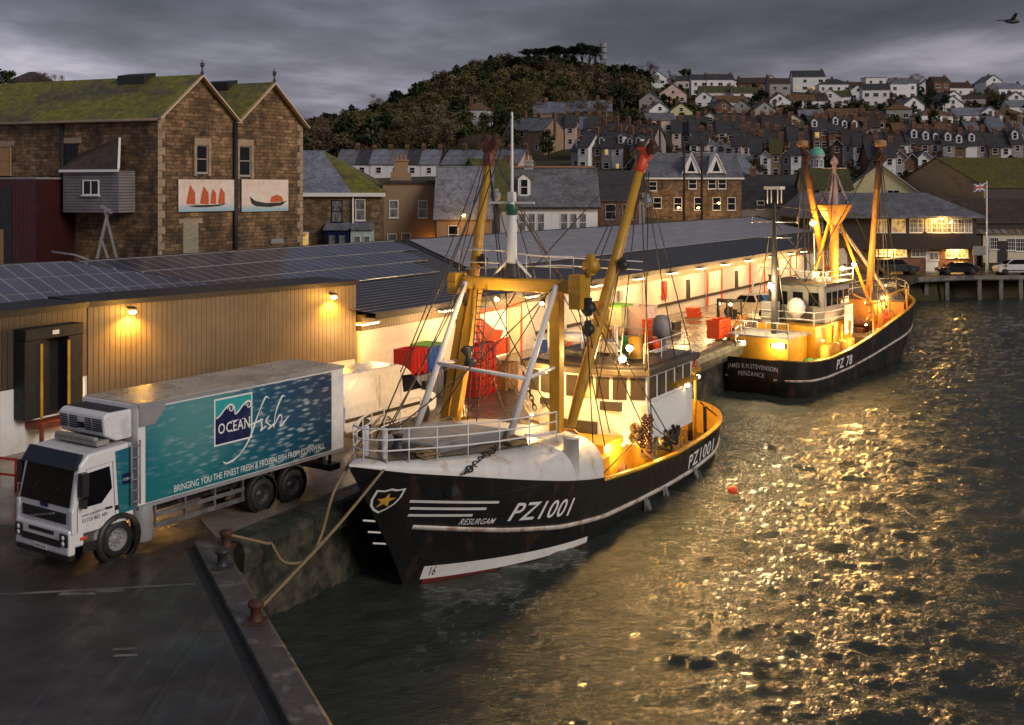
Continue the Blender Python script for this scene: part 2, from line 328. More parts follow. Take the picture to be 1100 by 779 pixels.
M['net'+'ting'] = mat('green_net', (.05,.3,.08), .9, var=.5, scale=12, bump=.8)
# lorry side print
m, t, b, n, l = nt('fish_shoal_print'); M['print'] = m
v = coords(n, l); s = n.new('ShaderNodeSeparateXYZ'); l.new(v, s.inputs[0])
mr = n.new('ShaderNodeMapRange'); mr.inputs[1].default_value = -8.6; mr.inputs[2].default_value = -.6; l.new(s.outputs[0], mr.inputs[0])
mz = n.new('ShaderNodeMapRange'); mz.inputs[1].default_value = 1.2; mz.inputs[2].default_value = 4.0; l.new(s.outputs[2], mz.inputs[0])
c1 = ramp(n, l, mr.outputs[0], [(0, (.004,.02,.06)), (.3, (.006,.05,.13)), (.6, (.01,.12,.18)), (.9, (.014,.19,.22)), (1, (.012,.12,.2))])
c2 = ramp(n, l, mr.outputs[0], [(0, (.004,.03,.07)), (.35, (.008,.09,.14)), (.75, (.012,.16,.18)), (1, (.01,.15,.17))])
c = mixc(n, l, mz.outputs[0], c2, c1)
gl = n.new('ShaderNodeTexGradient'); gl.gradient_type = 'SPHERICAL'
mp = n.new('ShaderNodeMapping'); mp.inputs['Location'].default_value = (1.15, 0, -1.6); mp.inputs['Scale'].default_value = (.42,.3,.43); l.new(v, mp.inputs[0]); l.new(mp.outputs[0], gl.inputs[0])
c = mixc(n, l, gl.outputs['Fac'], c, (.14,.34,.33))
mq = n.new('ShaderNodeMapping'); mq.inputs['Rotation'].default_value = (0, R(-32), 0); mq.inputs['Scale'].default_value = (1.7, .1, 6.5); l.new(v, mq.inputs[0])
vo = n.new('ShaderNodeTexVoronoi'); vo.inputs['Scale'].default_value = 1.35; l.new(mq.outputs[0], vo.inputs['Vector'])
fl = ramp(n, l, vo.outputs['Distance'], [(.08, (1,1,1)), (.5, (0,0,0))])
msk = ramp(n, l, noise(n, l, v, 1.3, 5), [(.38, (0,0,0)), (.62, (1,1,1))]); fl = mixc(n, l, 1, fl, msk, 'MULTIPLY')
rg = ramp(n, l, mr.outputs[0], [(0, (.9,)*3), (.5, (.85,)*3), (.75, (.4,)*3), (1, (.25,)*3)]); fl = mixc(n, l, 1, fl, rg, 'MULTIPLY')
c = mixc(n, l, fl, c, (.46,.56,.58)); l.new(c, b.inputs['Base Color']); b.inputs['Roughness'].default_value = .35
# mural paint
m, t, b, n, l = nt('mural_paint'); M['mural'] = m
v = coords(n, l); s = n.new('ShaderNodeSeparateXYZ'); l.new(v, s.inputs[0])
c = ramp(n, l, noise(n, l, v, 1.4, 8, .7), [(.35, (.72,.66,.62)), (.6, (.66,.52,.45)), (.72, (.38,.2,.13))])
mz = n.new('ShaderNodeMapRange'); mz.inputs[1].default_value = .55; mz.inputs[2].default_value = .15; l.new(s.outputs[2], mz.inputs[0])
c = mixc(n, l, mz.outputs[0], c, (.3,.46,.55)); l.new(c, b.inputs['Base Color']); b.inputs['Roughness'].default_value = .7
M['sailp'] = mat('sail_orange_paint', (.5,.1,.03), .7, var=.25, scale=4); M['boatp'] = mat('boat_dark_paint', (.03,.025,.02), .7, var=.3)
M['shirt'] = mat('orange_oilskin', (.7,.13,.02), .5, var=.12); M['oilred'] = mat('red_oilskin', (.5,.05,.02), .5, var=.12)
M['skin'] = mat('skin', (.45,.26,.18), .6, var=.05); M['hair'] = mat('dark_hair', (.02,.015,.01), .7)
# foliage
def leaf(name, c, var=.38):
    m, t, b, n, l = nt(name); oi = n.new('ShaderNodeNewGeometry')
    cc = ramp(n, l, oi.outputs['Random Per Island'], [(0, mul(c, 1-var)), (.7, mul(c, 1.15)), (1, mul(c, 1+var*1.3))])
    l.new(cc, b.inputs['Base Color']); b.inputs['Roughness'].default_value = .9; b.inputs['Specular IOR Level'].default_value = .15; return m
M['lg'] = leaf('dark_green_foliage', (.042,.052,.02)); M['lo'] = leaf('olive_foliage', (.115,.105,.04)); M['lb'] = leaf('brown_winter_twigs', (.16,.12,.07)); M['lr'] = leaf('reddish_twigs', (.1,.068,.042)); M['lk'] = leaf('near_black_pine_needles', (.018,.025,.014))
M['bark'] = mat('bark', (.05,.038,.028), .95, var=.4, bump=.4)
# ------------------------------------------------------------------ camera, sky, sun
cam = bpy.data.cameras.new('camera'); co = bpy.data.objects.new('camera', cam); COL.objects.link(co)
co.location = (0, 0, CH); co.rotation_euler = (R(90), 0, 0)
cam.sensor_width = 36; cam.lens = 36*F/1100; cam.shift_y = -(389.5-CY)/1100; cam.clip_end = 6000; cam.clip_start = .5
sc.camera = co
SUN_EL, SUN_AZ = R(24), R(130)       # azimuth from +Y towards +X
w = bpy.data.worlds.new('World'); sc.world = w; w.use_nodes = True
t = w.node_tree; n, l = t.nodes, t.links; bg = n['Background']
sky = n.new('ShaderNodeTexSky'); sky.sky_type = 'NISHITA'; sky.sun_disc = False
sky.sun_elevation = SUN_EL; sky.sun_rotation = SUN_AZ; sky.air_density = 1.5; sky.dust_density = 3
tc = n.new('ShaderNodeTexCoord'); s = n.new('ShaderNodeSeparateXYZ'); l.new(tc.outputs['Generated'], s.inputs[0])
# cloud deck: project the view direction on a plane overhead so bands tighten towards the horizon
dv = n.new('ShaderNodeVectorMath'); dv.operation = 'DIVIDE'
az = n.new('ShaderNodeMath'); az.operation = 'ABSOLUTE'; l.new(s.outputs[2], az.inputs[0])
ad = n.new('ShaderNodeMath'); ad.inputs[1].default_value = .07; l.new(az.outputs[0], ad.inputs[0])
cb = n.new('ShaderNodeCombineXYZ'); [l.new(ad.outputs[0], cb.inputs[i]) for i in range(3)]
l.new(tc.outputs['Generated'], dv.inputs[0]); l.new(cb.outputs[0], dv.inputs[1])
mp = n.new('ShaderNodeMapping'); mp.inputs['Scale'].default_value = (.6, .42, .3); mp.inputs['Location'].default_value = (3.3, .4, 0); l.new(dv.outputs[0], mp.inputs[0])
nz = noise(n, l, mp.outputs[0], 1.05, 9, .56)
cl = ramp(n, l, nz, [(.34, (.42,.42,.6)), (.45, (.8,.78,1.04)), (.54, (1.45,1.4,1.74)), (.64, (2.55,2.42,2.8))])
hz = ramp(n, l, az.outputs[0], [(0, (1.65,1.58,1.55)), (.07, (1.42,1.38,1.4)), (.16, (.6,.6,.66)), (.3, (.5,.5,.54)), (1, (.5,.5,.52))])
cl = mixc(n, l, 1, cl, hz, 'MULTIPLY')
lm = n.new('ShaderNodeMapRange'); lm.inputs[1].default_value = .3; lm.inputs[2].default_value = -.4; lm.inputs[3].default_value = .85; lm.inputs[4].default_value = 1.4; l.new(s.outputs[0], lm.inputs[0])
cl = mixc(n, l, 1, cl, lm.outputs[0], 'MULTIPLY')
mx = mixc(n, l, .93, sky.outputs[0], cl); l.new(mx, bg.inputs[0]); bg.inputs[1].default_value = .135
sun = bpy.data.lights.new('sun', 'SUN'); sun.energy = 1.35; sun.angle = R(22); sun.color = (1, .9, .82)
so = bpy.data.objects.new('sun', sun); COL.objects.link(so)
d = Vector((math.sin(SUN_AZ)*math.cos(SUN_EL), math.cos(SUN_AZ)*math.cos(SUN_EL), math.sin(SUN_EL)))
so.rotation_euler = d.to_track_quat('Z', 'Y').to_euler()
vs = sc.view_settings; vs.view_transform = 'Standard'; vs.look = 'None'; vs.exposure = .25; vs.gamma = 1; vs.use_curve_mapping = False
cy = sc.cycles; cy.use_denoising = True; cy.max_bounces = 6; cy.diffuse_bounces = 2; cy.glossy_bounces = 3; cy.transmission_bounces = 2
cy.sample_clamp_indirect = 4; cy.caustics_reflective = False; cy.caustics_refractive = False
def lamp(kindl, loc, power, col, size=.1, target=None, angle=140, name='lamp_light'):
    L = bpy.data.lights.new(name, kindl); L.energy = power; L.color = col
    if kindl == 'AREA': L.size = size
    else: L.shadow_soft_size = size
    if kindl == 'SPOT': L.spot_size = R(angle); L.spot_blend = .8
    o = bpy.data.objects.new(name, L); COL.objects.link(o); o.location = loc
    if target is not None: o.rotation_euler = (Vector(loc)-Vector(target)).to_track_quat('Z', 'Y').to_euler()
    return o
SOD = (1, .5, .1); WARM = (1, .68, .3); COOL = (1, .86, .6)

# ------------------------------------------------------------------ terrain
E0 = Vector((-7.5, 55.4, 0)); MD = Vector((.519, .855, 0)); NB = Vector((-.855, .519, 0))
def dback(k):
    o = E0+NB*15.5; tt = (k*o.y-o.x)/(MD.x-k*MD.y); return min(134, max(70, o.y+MD.y*tt)) if k < .3 else 134
RID = [(-400,40),(0,43),(60,40),(150,36),(260,31),(330,29),(400,35),(450,43),(500,51),(550,54.5),(600,53.5),(645,51),(690,47.5),(800,47.5),(1100,45),(1400,40)]
def hgt(x, D):
    k = x/D; px = CX+k*F; d0 = dback(k); rz = tab(RID, px); e = ss(-.06, .12, k)
    z1 = lerp(3.4, 4.6, e)
    if k > .24: z1 = lerp(4.6, 3.0, ss(.24, .3, k))
    a2 = lerp(10.5, 10, e); a3 = lerp(13.5, 17.5, e); a4 = lerp(.6*rz+2, 33, e)
    z = tab([(0,-.5),(d0,-.5),(d0+9,z1),(max(200, d0+40),a2),(240,a3),(330,a4),(420,rz),(470,rz+1.5),(700,rz-5),(1600,rz-25),(5000,-10)], D)
    return z
def site(px, py):
    k = (px-CX)/F; D = 136.0 if k > 0 else 80.0
    best = D
    while D < 470:
        z = hgt(k*D, D)
        if CY+(CH-z)*F/D <= py and D > dback(k)+6: return Vector((k*D, D, z))
        D += 1.0
    return Vector((k*440, 440, hgt(k*440, 440)))
# land outline along the water, from the near pier round to the far quay
SHORE = [(2.4,8),(-7.95,31.0),(-4.98,36.6),(14.7,72.3),(25.0,90.5),(38,111),(41,118),(45,123.5),(51,126.2),(60,127),(240,132)]
def inharbour(x, D):
    for (x0, y0), (x1, y1) in zip(SHORE, SHORE[1:]):
        pass
    if D > 126.5 and x > 50: return False
    if D > 134: return False
    xs = tab([(q[1], q[0]) for q in SHORE[1:9]], D) if D > 31 else lerp(2.4, -7.95, (D-8)/23)
    return x > xs-1.2
rows = []
Ds = [4, 12, 22, 30, 36, 44, 54, 62]+[66+3*i for i in range(30)]+[156+6*i for i in range(56)]+[500, 540, 600, 700, 900, 1300, 2000, 3200, 5000]
for D in Ds:
    r = []
    for i in range(141):
        k = lerp(-1.15, 1.15, i/140); x = k*D
        z = hgt(x, D)
        if D < 134 and inharbour(x, D): z = -9
        elif D < 66: z = -.5
        if D > 160: z += .8*math.sin(x*.11+D*.05)*math.cos(D*.09-x*.03)
        r.append((x, D, z))
    rows.append(r)
kind(MB().grid(rows).build('ground', M['hill']), 'structure')

# ------------------------------------------------------------------ quays
def slab(name, poly, z0, z1, mats, top=0, side=1):
    mb = MB(); n_ = len(poly)
    mb.quad(*[(x, y, z1) for x, y in poly], m=top)
    for i in range(n_):
        (a, b), (c, d) = poly[i], poly[(i+1) % n_]
        mb.quad((a,b,z0), (c,d,z0), (c,d,z1), (a,b,z1), m=side)
    return kind(mb.build(name, mats, recalc=False), 'structure')
slab('near_pier', [(2.4,8),(-7.95,31.0),(-9.5,33.9),(-13.2,33.2),(-70,33.2),(-70,4)], -9, 0, [M['asphalt'], M['quay_face']])
slab('market_quay', [(-7.95,31.02),(-4.98,36.6),(14.7,72.3),(25.0,90.5),(38,111),(41,118),(41,142),(-70,142),(-70,33.21),(-13.2,33.21),(-9.5,33.91)], -9, -.004, [M['apron'], M['quay_face']])
slab('quay_wall', [(41.01,119),(43.5,126.5),(50,129.5),(60,130.6),(240,135.5),(240,141),(41.01,141)], -9, -.47, [M['apron'], M['quay_face']])
slab('harbour_road', [(41.01,118),(45,123.5),(51,126.2),(60,127),(240,132),(240,142),(41.01,142)], -.46, .002, [M['asphalt'], M['quay_face']])
# coping of the near pier with its dark gutter
ua = Vector((-.4515, 1, 0)).normalized(); na = Vector((-ua.y, ua.x, 0))
c0 = Vector((1.9, 9, 0))
def pp(tt, off, z): q = c0+ua*tt+na*off; return (q.x, q.y, z)
mb = MB(); tt = 0
random.seed(5)
while tt < 24.3:
    L = random.uniform(1.7, 2.6); L = min(L, 24.6-tt); z = .17+random.uniform(-.012, .012)
    mb.ext([pp(tt+.012, -.03, -.35), pp(tt+.012, .70, -.35), pp(tt+.012, .70, z-.02), pp(tt+.012, .66, z), pp(tt+.012, .06, z), pp(tt+.012, -.03, z-.06)], ua*(L-.024)); tt += L
kind(mb.build('kerb', M['coping']), 'structure')
mb = MB(); mb.quad(pp(0, .7, .006), pp(24.6, .7, .006), pp(24.6, .95, .006), pp(0, .95, .006))
kind(mb.build('gutter', M['black']), 'structure')
# rounded concrete edge of the market quay
mb = MB(); ed = [(-7.75,31.25),(-4.98,36.6),(14.7,72.3),(25.0,90.5),(38,111)]
for (a, b), (c, d) in zip(ed, ed[1:]):
    u_ = Vector((c-a, d-b, 0)); L = u_.length; u_.normalize(); n_ = Vector((u_.y, -u_.x, 0)); o_ = Vector((a, b, 0)); s_ = 0
    while s_ < L-.3:
        q = min(3.2, L-s_); p_ = lambda off, z: tuple(o_+u_*(s_+.02)+n_*off+Vector((0,0,z)))
        mb.ext([p_(-.75,-.3), p_(.3,-.72), p_(.34,-.2), p_(.25,.03), p_(.1,.11), p_(-.6,.1), p_(-.75,.06)], u_*(q-.04)); s_ += q
kind(mb.build('quay_edge', M['quay_face']), 'structure')
mb = MB(); mb.ext([(51,126.1,-.35),(60,126.9,-.35),(240,131.9,-.35),(240,132.3,-.35),(60,127.3,-.35),(51,126.6,-.35)], (0,0,.42)); mb.ext([(44.9,123.4,-.35),(51,126.1,-.35),(51,126.6,-.35),(44.6,123.8,-.35)], (0,0,.42))
kind(mb.build('road_kerb', M['concrete']), 'structure')
for i, px in enumerate((992, 1014, 1050, 1074, 1096)):
    D = 126.4 if px < 1000 else 126.6; x = (px-CX)*D/F; yy = 127+(x-60)*.0278 if x > 60 else 126.2+(x-51)*.09
    o = MB().box(-.22, .22, -.3, .02, -6.2, -.36).build('timber_fender', M['concrete'], loc=(x, yy-.05, 0))
    tag(o, ['pale fender post at the rounded corner of the far quay', 'pale fender post on the far quay below the dark saloon car', 'pale fender post on the far quay below the flagpole', 'pale fender post on the far quay below the white van', 'rightmost pale fender post on the dark far quay face'][i], 'fender post', 'fender posts on the far quay')
# small marks on the pier surface
mb = MB()
for px, py, a, b in ((120,699,.5,.16),(121,706,.5,.16),(100,637,.7,.3),(62,640,.9,.25)):
    q = G(px, py); mb.quad((q.x, q.y, .006), (q.x+a, q.y+.05, .006), (q.x+a, q.y+b, .006), (q.x, q.y+b-.04, .006))
kind(mb.build('road_marking', M['concrete'], recalc=False), 'structure')
mb = MB(); q = G(60, 650); q2 = G(210, 628)
mb.quad((q.x-9, q.y-.6, .005), (q2.x, q2.y-.03, .005), (q2.x, q2.y+.09, .005), (q.x-9, q.y-.4, .005))
kind(mb.build('road_joint', M['concrete'], recalc=False), 'structure')

# ------------------------------------------------------------------ water
nk, nd = 860, 620
kk = np.linspace(-.66, 1.15, nk); dd = 13*np.exp(np.linspace(0, math.log(150/13), nd))
X = (kk[None, :]*dd[:, None]).ravel(); Y = np.repeat(dd, nk); Z = np.full(X.shape, -2.6)
rng = np.random.RandomState(3)
for i in range(130):
    lam = .2*(4.5/.2)**rng.rand(); th = R(258)+rng.randn()*.6; kx, ky = math.cos(th)*2*math.pi/lam, math.sin(th)*2*math.pi/lam
    amp = .0043*lam**.72*(.6+rng.rand()*.8); amp = min(amp, .0075)
    spac = np.maximum(Y*.0021, Y*.004); fade = np.clip((lam/spac-2.0)/2.5, 0, 1)
    ph = kx*X+ky*Y+rng.rand()*6.28+.7*np.sin(X*.11*rng.rand()+Y*.13+i)
    Z += amp*fade*(np.sin(ph)+.35*np.cos(2*ph))
me = bpy.data.meshes.new('water'); V = np.stack([X, Y, Z], 1).astype(np.float32)
idx = (np.arange(nd-1)[:, None]*nk+np.arange(nk-1)[None, :]).ravel(); Q = np.stack([idx, idx+1, idx+nk+1, idx+nk], 1).astype(np.int32)
me.vertices.add(len(V)); me.vertices.foreach_set('co', V.ravel()); me.loops.add(Q.size); me.loops.foreach_set('vertex_index', Q.ravel())
me.polygons.add(len(Q)); me.polygons.foreach_set('loop_start', np.arange(0, Q.size, 4, dtype=np.int32)); me.polygons.foreach_set('use_smooth', np.ones(len(Q), dtype=bool))
me.update(); me.validate(); me.materials.append(M['water'])
o = bpy.data.objects.new('water', me); COL.objects.link(o); kind(o, 'structure')

# ------------------------------------------------------------------ windows shared by all the houses
WIN = {}
def wmesh(w_, h_, style, frame, pane):
    key = (round(w_, 2), round(h_, 2), style, frame, pane)
    if key not in WIN:
        f = MB(); e = .07 if w_ > .7 else .05; dp = .05
        f.box(-w_/2, w_/2, -dp, .03, 0, e); f.box(-w_/2, w_/2, -dp, .03, h_-e, h_); f.box(-w_/2, -w_/2+e, -dp, .03, e, h_-e); f.box(w_/2-e, w_/2, -dp, .03, e, h_-e)
        if style in ('sash', 'cross'): f.box(-w_/2+e, w_/2-e, -dp*.8, .02, h_*.5-.03, h_*.5+.03)
        if style in ('cross', 'mull', 'multi'): f.box(-.03, .03, -dp*.8, .02, e, h_-e)
        if style == 'multi':
            for q in (-w_/4, w_/4): f.box(q-.02, q+.02, -dp*.7, .02, e, h_-e)
            for q in (h_/3, 2*h_/3): f.box(-w_/2+e, w_/2-e, -dp*.7, .02, q-.02, q+.02)
        f.box(-w_/2-.08, w_/2+.08, -.12, .0, -.07, -.002)
        a = f.build('window', M[frame]); g = MB().quad((-w_/2+.01, -.012, .01), (w_/2-.01, -.012, .01), (w_/2-.01, -.012, h_-.01), (-w_/2+.01, -.012, h_-.01)).build('pane', M[pane])
        WIN[key] = (a.data, g.data); bpy.data.objects.remove(a); bpy.data.objects.remove(g)
    return WIN[key]
def window(parent, x, y, z, w_, h_, rz=0, style='sash', frame='white', pane='glass'):
    a, g = wmesh(w_, h_, style, frame, pane)
    o = bpy.data.objects.new('window', a); COL.objects.link(o); o.parent = parent; o.location = (x, y, z); o.rotation_euler = (0, 0, rz)
    q = bpy.data.objects.new('pane', g); COL.objects.link(q); q.parent = o; return o
def chimney(parent, x, y, z0, z1, w_=.9, d_=.6, m_='brick', pots=2, zr=None):
    c = MB(); c.box(-w_/2, w_/2, -d_/2, d_/2, z0, z1-.18, 0); c.box(-w_/2-.06, w_/2+.06, -d_/2-.06, d_/2+.06, z1-.18, z1, 0)
    for i in range(pots):
        px = (i-(pots-1)/2)*w_/max(pots, 1); c.lathe([(.13, z1+.002), (.1, z1+.4), (.13, z1+.45), (.06, z1+.45)], (px, 0, 0), 8, m=1)
    return c.build('chimney', [M[m_], M['pot']], parent, (x, y, 0))
def roofmesh(w_, d_, h_, rh, rt, ov=.28, th=.13):
    mb = MB(); a, b, c, d = -w_/2-ov, w_/2+ov, -ov, d_+ov
    if rt == 'side':
        sl = rh/(d_/2); ze = h_-ov*sl; y2 = d_/2
        for s_, (y0, y1) in ((1, (c, y2)), (-1, (d, y2))):
            mb.ext([(a, y0, ze), (a, y1, h_+rh), (a, y1, h_+rh+th), (a, y0, ze+th)], (b-a, 0, 0))
        mb.bar((a, y2, h_+rh+th), (b, y2, h_+rh+th), .2, .12)
    elif rt == 'front':
        sl = rh/(w_/2); ze = h_-ov*sl
        for x0 in (a, b):
            mb.ext([(x0, c, ze), (0, c, h_+rh), (0, c, h_+rh+th), (x0, c, ze+th)], (0, d-c, 0))
        mb.bar((0, c, h_+rh+th), (0, d, h_+rh+th), .2, .12)
    elif rt == 'hip':
        y2 = d_/2; r0, r1 = (a+min(y2, w_/2-.2)+ov, b-min(y2, w_/2-.2)-ov); zr = h_+rh; ze = h_-.05
        p = [(a,c,ze),(b,c,ze),(b,d,ze),(a,d,ze),(r0,y2,zr),(r1,y2,zr)]
        mb.add(p, [(0,1,5,4),(1,2,5),(2,3,4,5),(3,0,4)])
        mb.add([(a,c,ze-.1),(b,c,ze-.1),(b,d,ze-.1),(a,d,ze-.1),(a,c,ze),(b,c,ze),(b,d,ze),(a,d,ze)], [(3,2,1,0),(0,1,5,4),(1,2,6,5),(2,3,7,6),(3,0,4,7)])
    else:
        mb.box(a, b, c, d, h_, h_+.25)
    return mb
def house(name, label, cat, group, loc, rz, w_, d_, h_, rh, rt='side', wm='wrender', rm='slate', chim=(), wins=(), dorm=(), door=None, doorm='brownw', found=4, frame='white', pane='glass', pots=2, cm='brick', style='sash', trim=None, lit=()):
    T = thing(name, label, cat, loc, rz, group)
    mb = MB(); mb.box(-w_/2, w_/2, 0, d_, -found, h_)
    if rt == 'side': mb.ext([(-w_/2, 0, h_), (-w_/2, d_, h_), (-w_/2, d_/2, h_+rh)], (w_, 0, 0))
    if rt == 'front': mb.ext([(-w_/2, 0, h_), (w_/2, 0, h_), (0, 0, h_+rh)], (0, d_, 0))
    mb.build('wall', M[wm], T)
    ro = roofmesh(w_, d_, h_, rh, rt).build('roof', M[rm], T)
    for x, y, z in chim: chimney(T, x, y, h_*.6, z, m_=cm, pots=pots)
    for i, wd in enumerate(wins):
        x, z, a, b = wd[:4]; st = wd[4] if len(wd) > 4 else style
        window(T, x, -.004, z, a, b, 0, st, frame, 'lit' if i in lit else pane)
    sl = rh/(d_/2) if rt == 'side' else 1
    for dx in dorm:
        zb = h_+.25*rh; yb = (zb-h_)/sl; zt = h_+.72*rh; g = MB()
        g.ext([(-.6, yb, zb-.2), (.6, yb, zb-.2), (.6, yb, zt), (0, yb, zt+.5), (-.6, yb, zt)], (0, d_/2-yb, 0), 0)
        g.ext([(-.75, yb-.12, zt-.1), (0, yb-.12, zt+.52), (0, yb-.12, zt+.62), (-.75, yb-.12, zt)], (0, d_/2-yb, 0), 1); g.ext([(.75, yb-.12, zt-.1), (0, yb-.12, zt+.52), (0, yb-.12, zt+.62), (.75, yb-.12, zt)], (0, d_/2-yb, 0), 1)
        o = g.build('dormer', [M['wrender'], M[rm]], T, (dx, 0, 0)); window(o, 0, yb-.004, zb+.1, .75, zt-zb-.1, 0, 'sash', 'white', 'glass')
    if door is not None:
        x, dw, dh = door; MB().box(x-dw/2, x+dw/2, -.06, .02, -.1, dh).build('door', M[doorm], T)
    if trim:
        e = MB(); s2 = .2
        if rt == 'front':
            sl2 = rh/(w_/2)
            for sg in (-1, 1): e.bar((sg*(w_/2+.3), -.31, h_-.3*sl2+.06), (0, -.31, h_+rh+.06), .06, .28, up=(0,1,0))
        else: e.box(-w_/2-.3, w_/2+.3, -.35, -.27, h_-.34, h_-.12)
        e.build('bargeboard', M[trim], T)
    return T
ORD = ['leftmost','second','third','fourth','fifth','sixth','seventh','eighth','ninth','tenth','eleventh','twelfth','thirteenth','fourteenth','fifteenth','sixteenth','seventeenth','eighteenth','nineteenth','twentieth','twenty-first','twenty-second','twenty-third','twenty-fourth']
def ordn(i): return ORD[i] if i == 0 else ORD[i]+' from left'
# ------------------------------------------------------------------ fish market: long hall
MK = thing('fish_market_hall', 'long low fish market hall with grey solar roof and cream loading front', 'market hall', tuple(E0), math.atan2(MD.y, MD.x))
# local: x along the front away from us, y towards the back, z up
LX = 92.0
def rz_(y): return 3.62+(6.4-3.62)*(y+1.6)/12.6
wl = MB(); wl.box(0, LX, 0, 13.6, -.5, 2.9, 0); wl.build('wall', M['cream'], MK)
wl = MB(); wl.box(0, LX, -.06, 13.6, 2.9, 3.7, 0); wl.build('cladding_band', M['tan'], MK)
wl = MB(); wl.ext([(LX-.1, 0, 3.7), (LX-.1, 13.5, 3.7), (LX-.1, 13.5, 5.9), (LX-.1, 11, 6.3)], (.1,0,0)); wl.build('gable_end', M['tan'], MK)
r = MB(); r.quad((13, -.8, rz_(-.8)), (LX, -.8, rz_(-.8)), (LX, 11, 6.4), (18, 11, 6.4), m=0); r.quad((.15, -.8, rz_(-.8)), (13, -.8, rz_(-.8)), (18, 11, 6.4), (-8.9, 11, 6.4), m=3); r.quad((-8.9, 11, 6.4), (LX, 11, 6.4), (LX, 14, 5.7), (-8.9, 14, 5.7), m=0); r.bar((13,-.8,rz_(-.8)+.02),(18,11,6.42),.3,.06,m=1); r.bar((-8.9,11,6.43),(LX,11,6.43),.3,.1,m=1)
r.box(.15, LX, -.88, -.802, 3.5, 3.82, 1); r.ext([(LX+.002, -.8, 3.55), (LX+.002, 11, 6.2), (LX+.002, 14, 5.5), (LX+.002, 14, 5.74), (LX+.002, 11, 6.44), (LX+.002, -.8, 3.83)], (.12,0,0), 1)
r.quad((.15,-.8,3.56), (LX,-.8,3.56), (LX,.1,3.56), (.15,.1,3.56), m=2)
RF = r.build('roof', [M['darkroof'], M['fascia'], M['tandark'], M['ribroof']], MK, recalc=False)
for i, (y0, y1) in enumerate(((3.6, 6.0), (6.05, 8.4), (8.45, 10.75))):
    xa = 13.6+5*(y0+.8)/11.8; xb_ = 13.6+5*(y1+.8)/11.8
    s_ = MB(); s_.ext([(xa, y0, rz_(y0)+.05), (LX-2, y0, rz_(y0)+.05), (LX-2, y1, rz_(y1)+.05), (xb_, y1, rz_(y1)+.05)], (0, 0, .05)); s_.build('solar_panel_row', M['greyroof'], MK)
def mx_(px, yl=0.0):                     # local x of a photo column on the market front
    k = (px-CX)/F; o = E0+NB*yl; return (k*o.y-o.x)/(MD.x-k*MD.y)
# door bays: cream shutters in red frames with tall dark window slots between
def bay(x0, x1, zt=2.85, shutter='cream'):
    f = MB(); f.box(x0-.32, x0, -.1, .05, 0, zt+.14); f.box(x1, x1+.32, -.1, .05, 0, zt+.14); f.box(x0, x1, -.1, .05, zt, zt+.14)
    o = f.build('door_frame', M['orangered'], MK); MB().box(x0, x1, -.04, .03, 0, zt).build('shutter', M[shutter], o)
xb = mx_(558); bay(mx_(760), mx_(774)); bay(mx_(806), mx_(820)); bay(mx_(836), mx_(848))
# open doorway with the lit hall inside
x0, x1 = mx_(514), mx_(557)
f = MB(); f.box(x0-.25, x0, -.14, .1, 0, 3.0); f.box(x1, x1+.25, -.14, .1, 0, 3.0); f.box(x0, x1, -.14, .1, 2.75, 3.0)
o = f.build('door_frame', M['orangered'], MK)
MB().box(x0+.02, x0+(x1-x0)*.70, -.075, -.02, 0, 2.74).build('lit_opening', glow('lit_hall', (1,.8,.42), .85), o)
MB().box(x0+(x1-x0)*.70, x1, -.13, -.02, 0, 2.74).build('sliding_door', M['yrender'], o)
g = MB(); g.ext([(x0+.1,-.12,1.0),(x0+.1,-.12,2.5),(x0+1.5,-.12,1.7),(x0+2.6,-.12,1.5),(x0+2.2,-.12,1.0)], (0,.03,0)); g.box(x0+1.7, x0+3.3, -.13, -.1, .1, 1.05)
g.build('red_curtain', M['orangered'], o)
for px in (739, 791): 
    x = mx_(px); MB().box(x-.35, x+.35, -.07, 0, .95, 2.5).build('window_slot', M['fascia'], MK)
x = mx_(865); MB().box(x-.4, x+.4, -.07, 0, .9, 2.6).build('window_slot', M['fascia'], MK)
x = mx_(665); MB().box(x-.3, x+.3, -.2, 0, 1.9, 2.6).build('vent_box', M['grey'], MK)
x = mx_(712); MB().box(x-.35, x+.35, -.25, 0, 1.3, 2.75).build('fire_hose_box', M['red'], MK, bevel=.08)
MB().box(mx_(575), LX-1, -.14, 0, .78, .98).build('crash_rail', M['brownw'], MK)
for px in (690, 757, 806): 
    x = mx_(px); MB().tube([(x,-.1,.1),(x,-.1,3.3)], .06, 6).build('downpipe', M['cream'], MK)
for px in (400, 486, 576, 645, 690, 726, 757, 783, 808, 833, 853, 866):
    x = mx_(px, -1.2); h_ = MB(); h_.box(x-.7, x+.7, -1.15, -.65, 3.4, 3.49, 0); o = h_.build('canopy_light', M['grey'], MK, bevel=.03)
    MB().box(x-.62, x+.62, -1.1, -.7, 3.37, 3.399).build('light_lens', M['bulbs'], o)
    wp = E0+MD*x+NB*(-1.75)
    lamp('POINT', (wp.x, wp.y, 2.95), 360 if px > 500 else 380, (1,.55,.19), .45)
for i, (y0, y1) in enumerate(((3.9, 6.1), (6.2, 8.4), (8.5, 10.7))):
    f0, f1 = (y0+.8)/11.8, (y1+.8)/11.8; xe = [12.4, 14.4, 16.4][i]
    s_ = MB(); s_.ext([(.6-9.05*f0, y0, rz_(y0)+.05), (xe, y0, rz_(y0)+.05), (xe, y1, rz_(y1)+.05), (.6-9.05*f1, y1, rz_(y1)+.05)], (0, 0, .05)); o = s_.build('solar_panel_row', M['solar'], MK)
    MB().bar((.6-9.05*f1, y1+.05, rz_(y1)+.1), (xe+.4, y1+.05, rz_(y1)+.1), .09, .05).build('panel_rail', M['grey'], o)
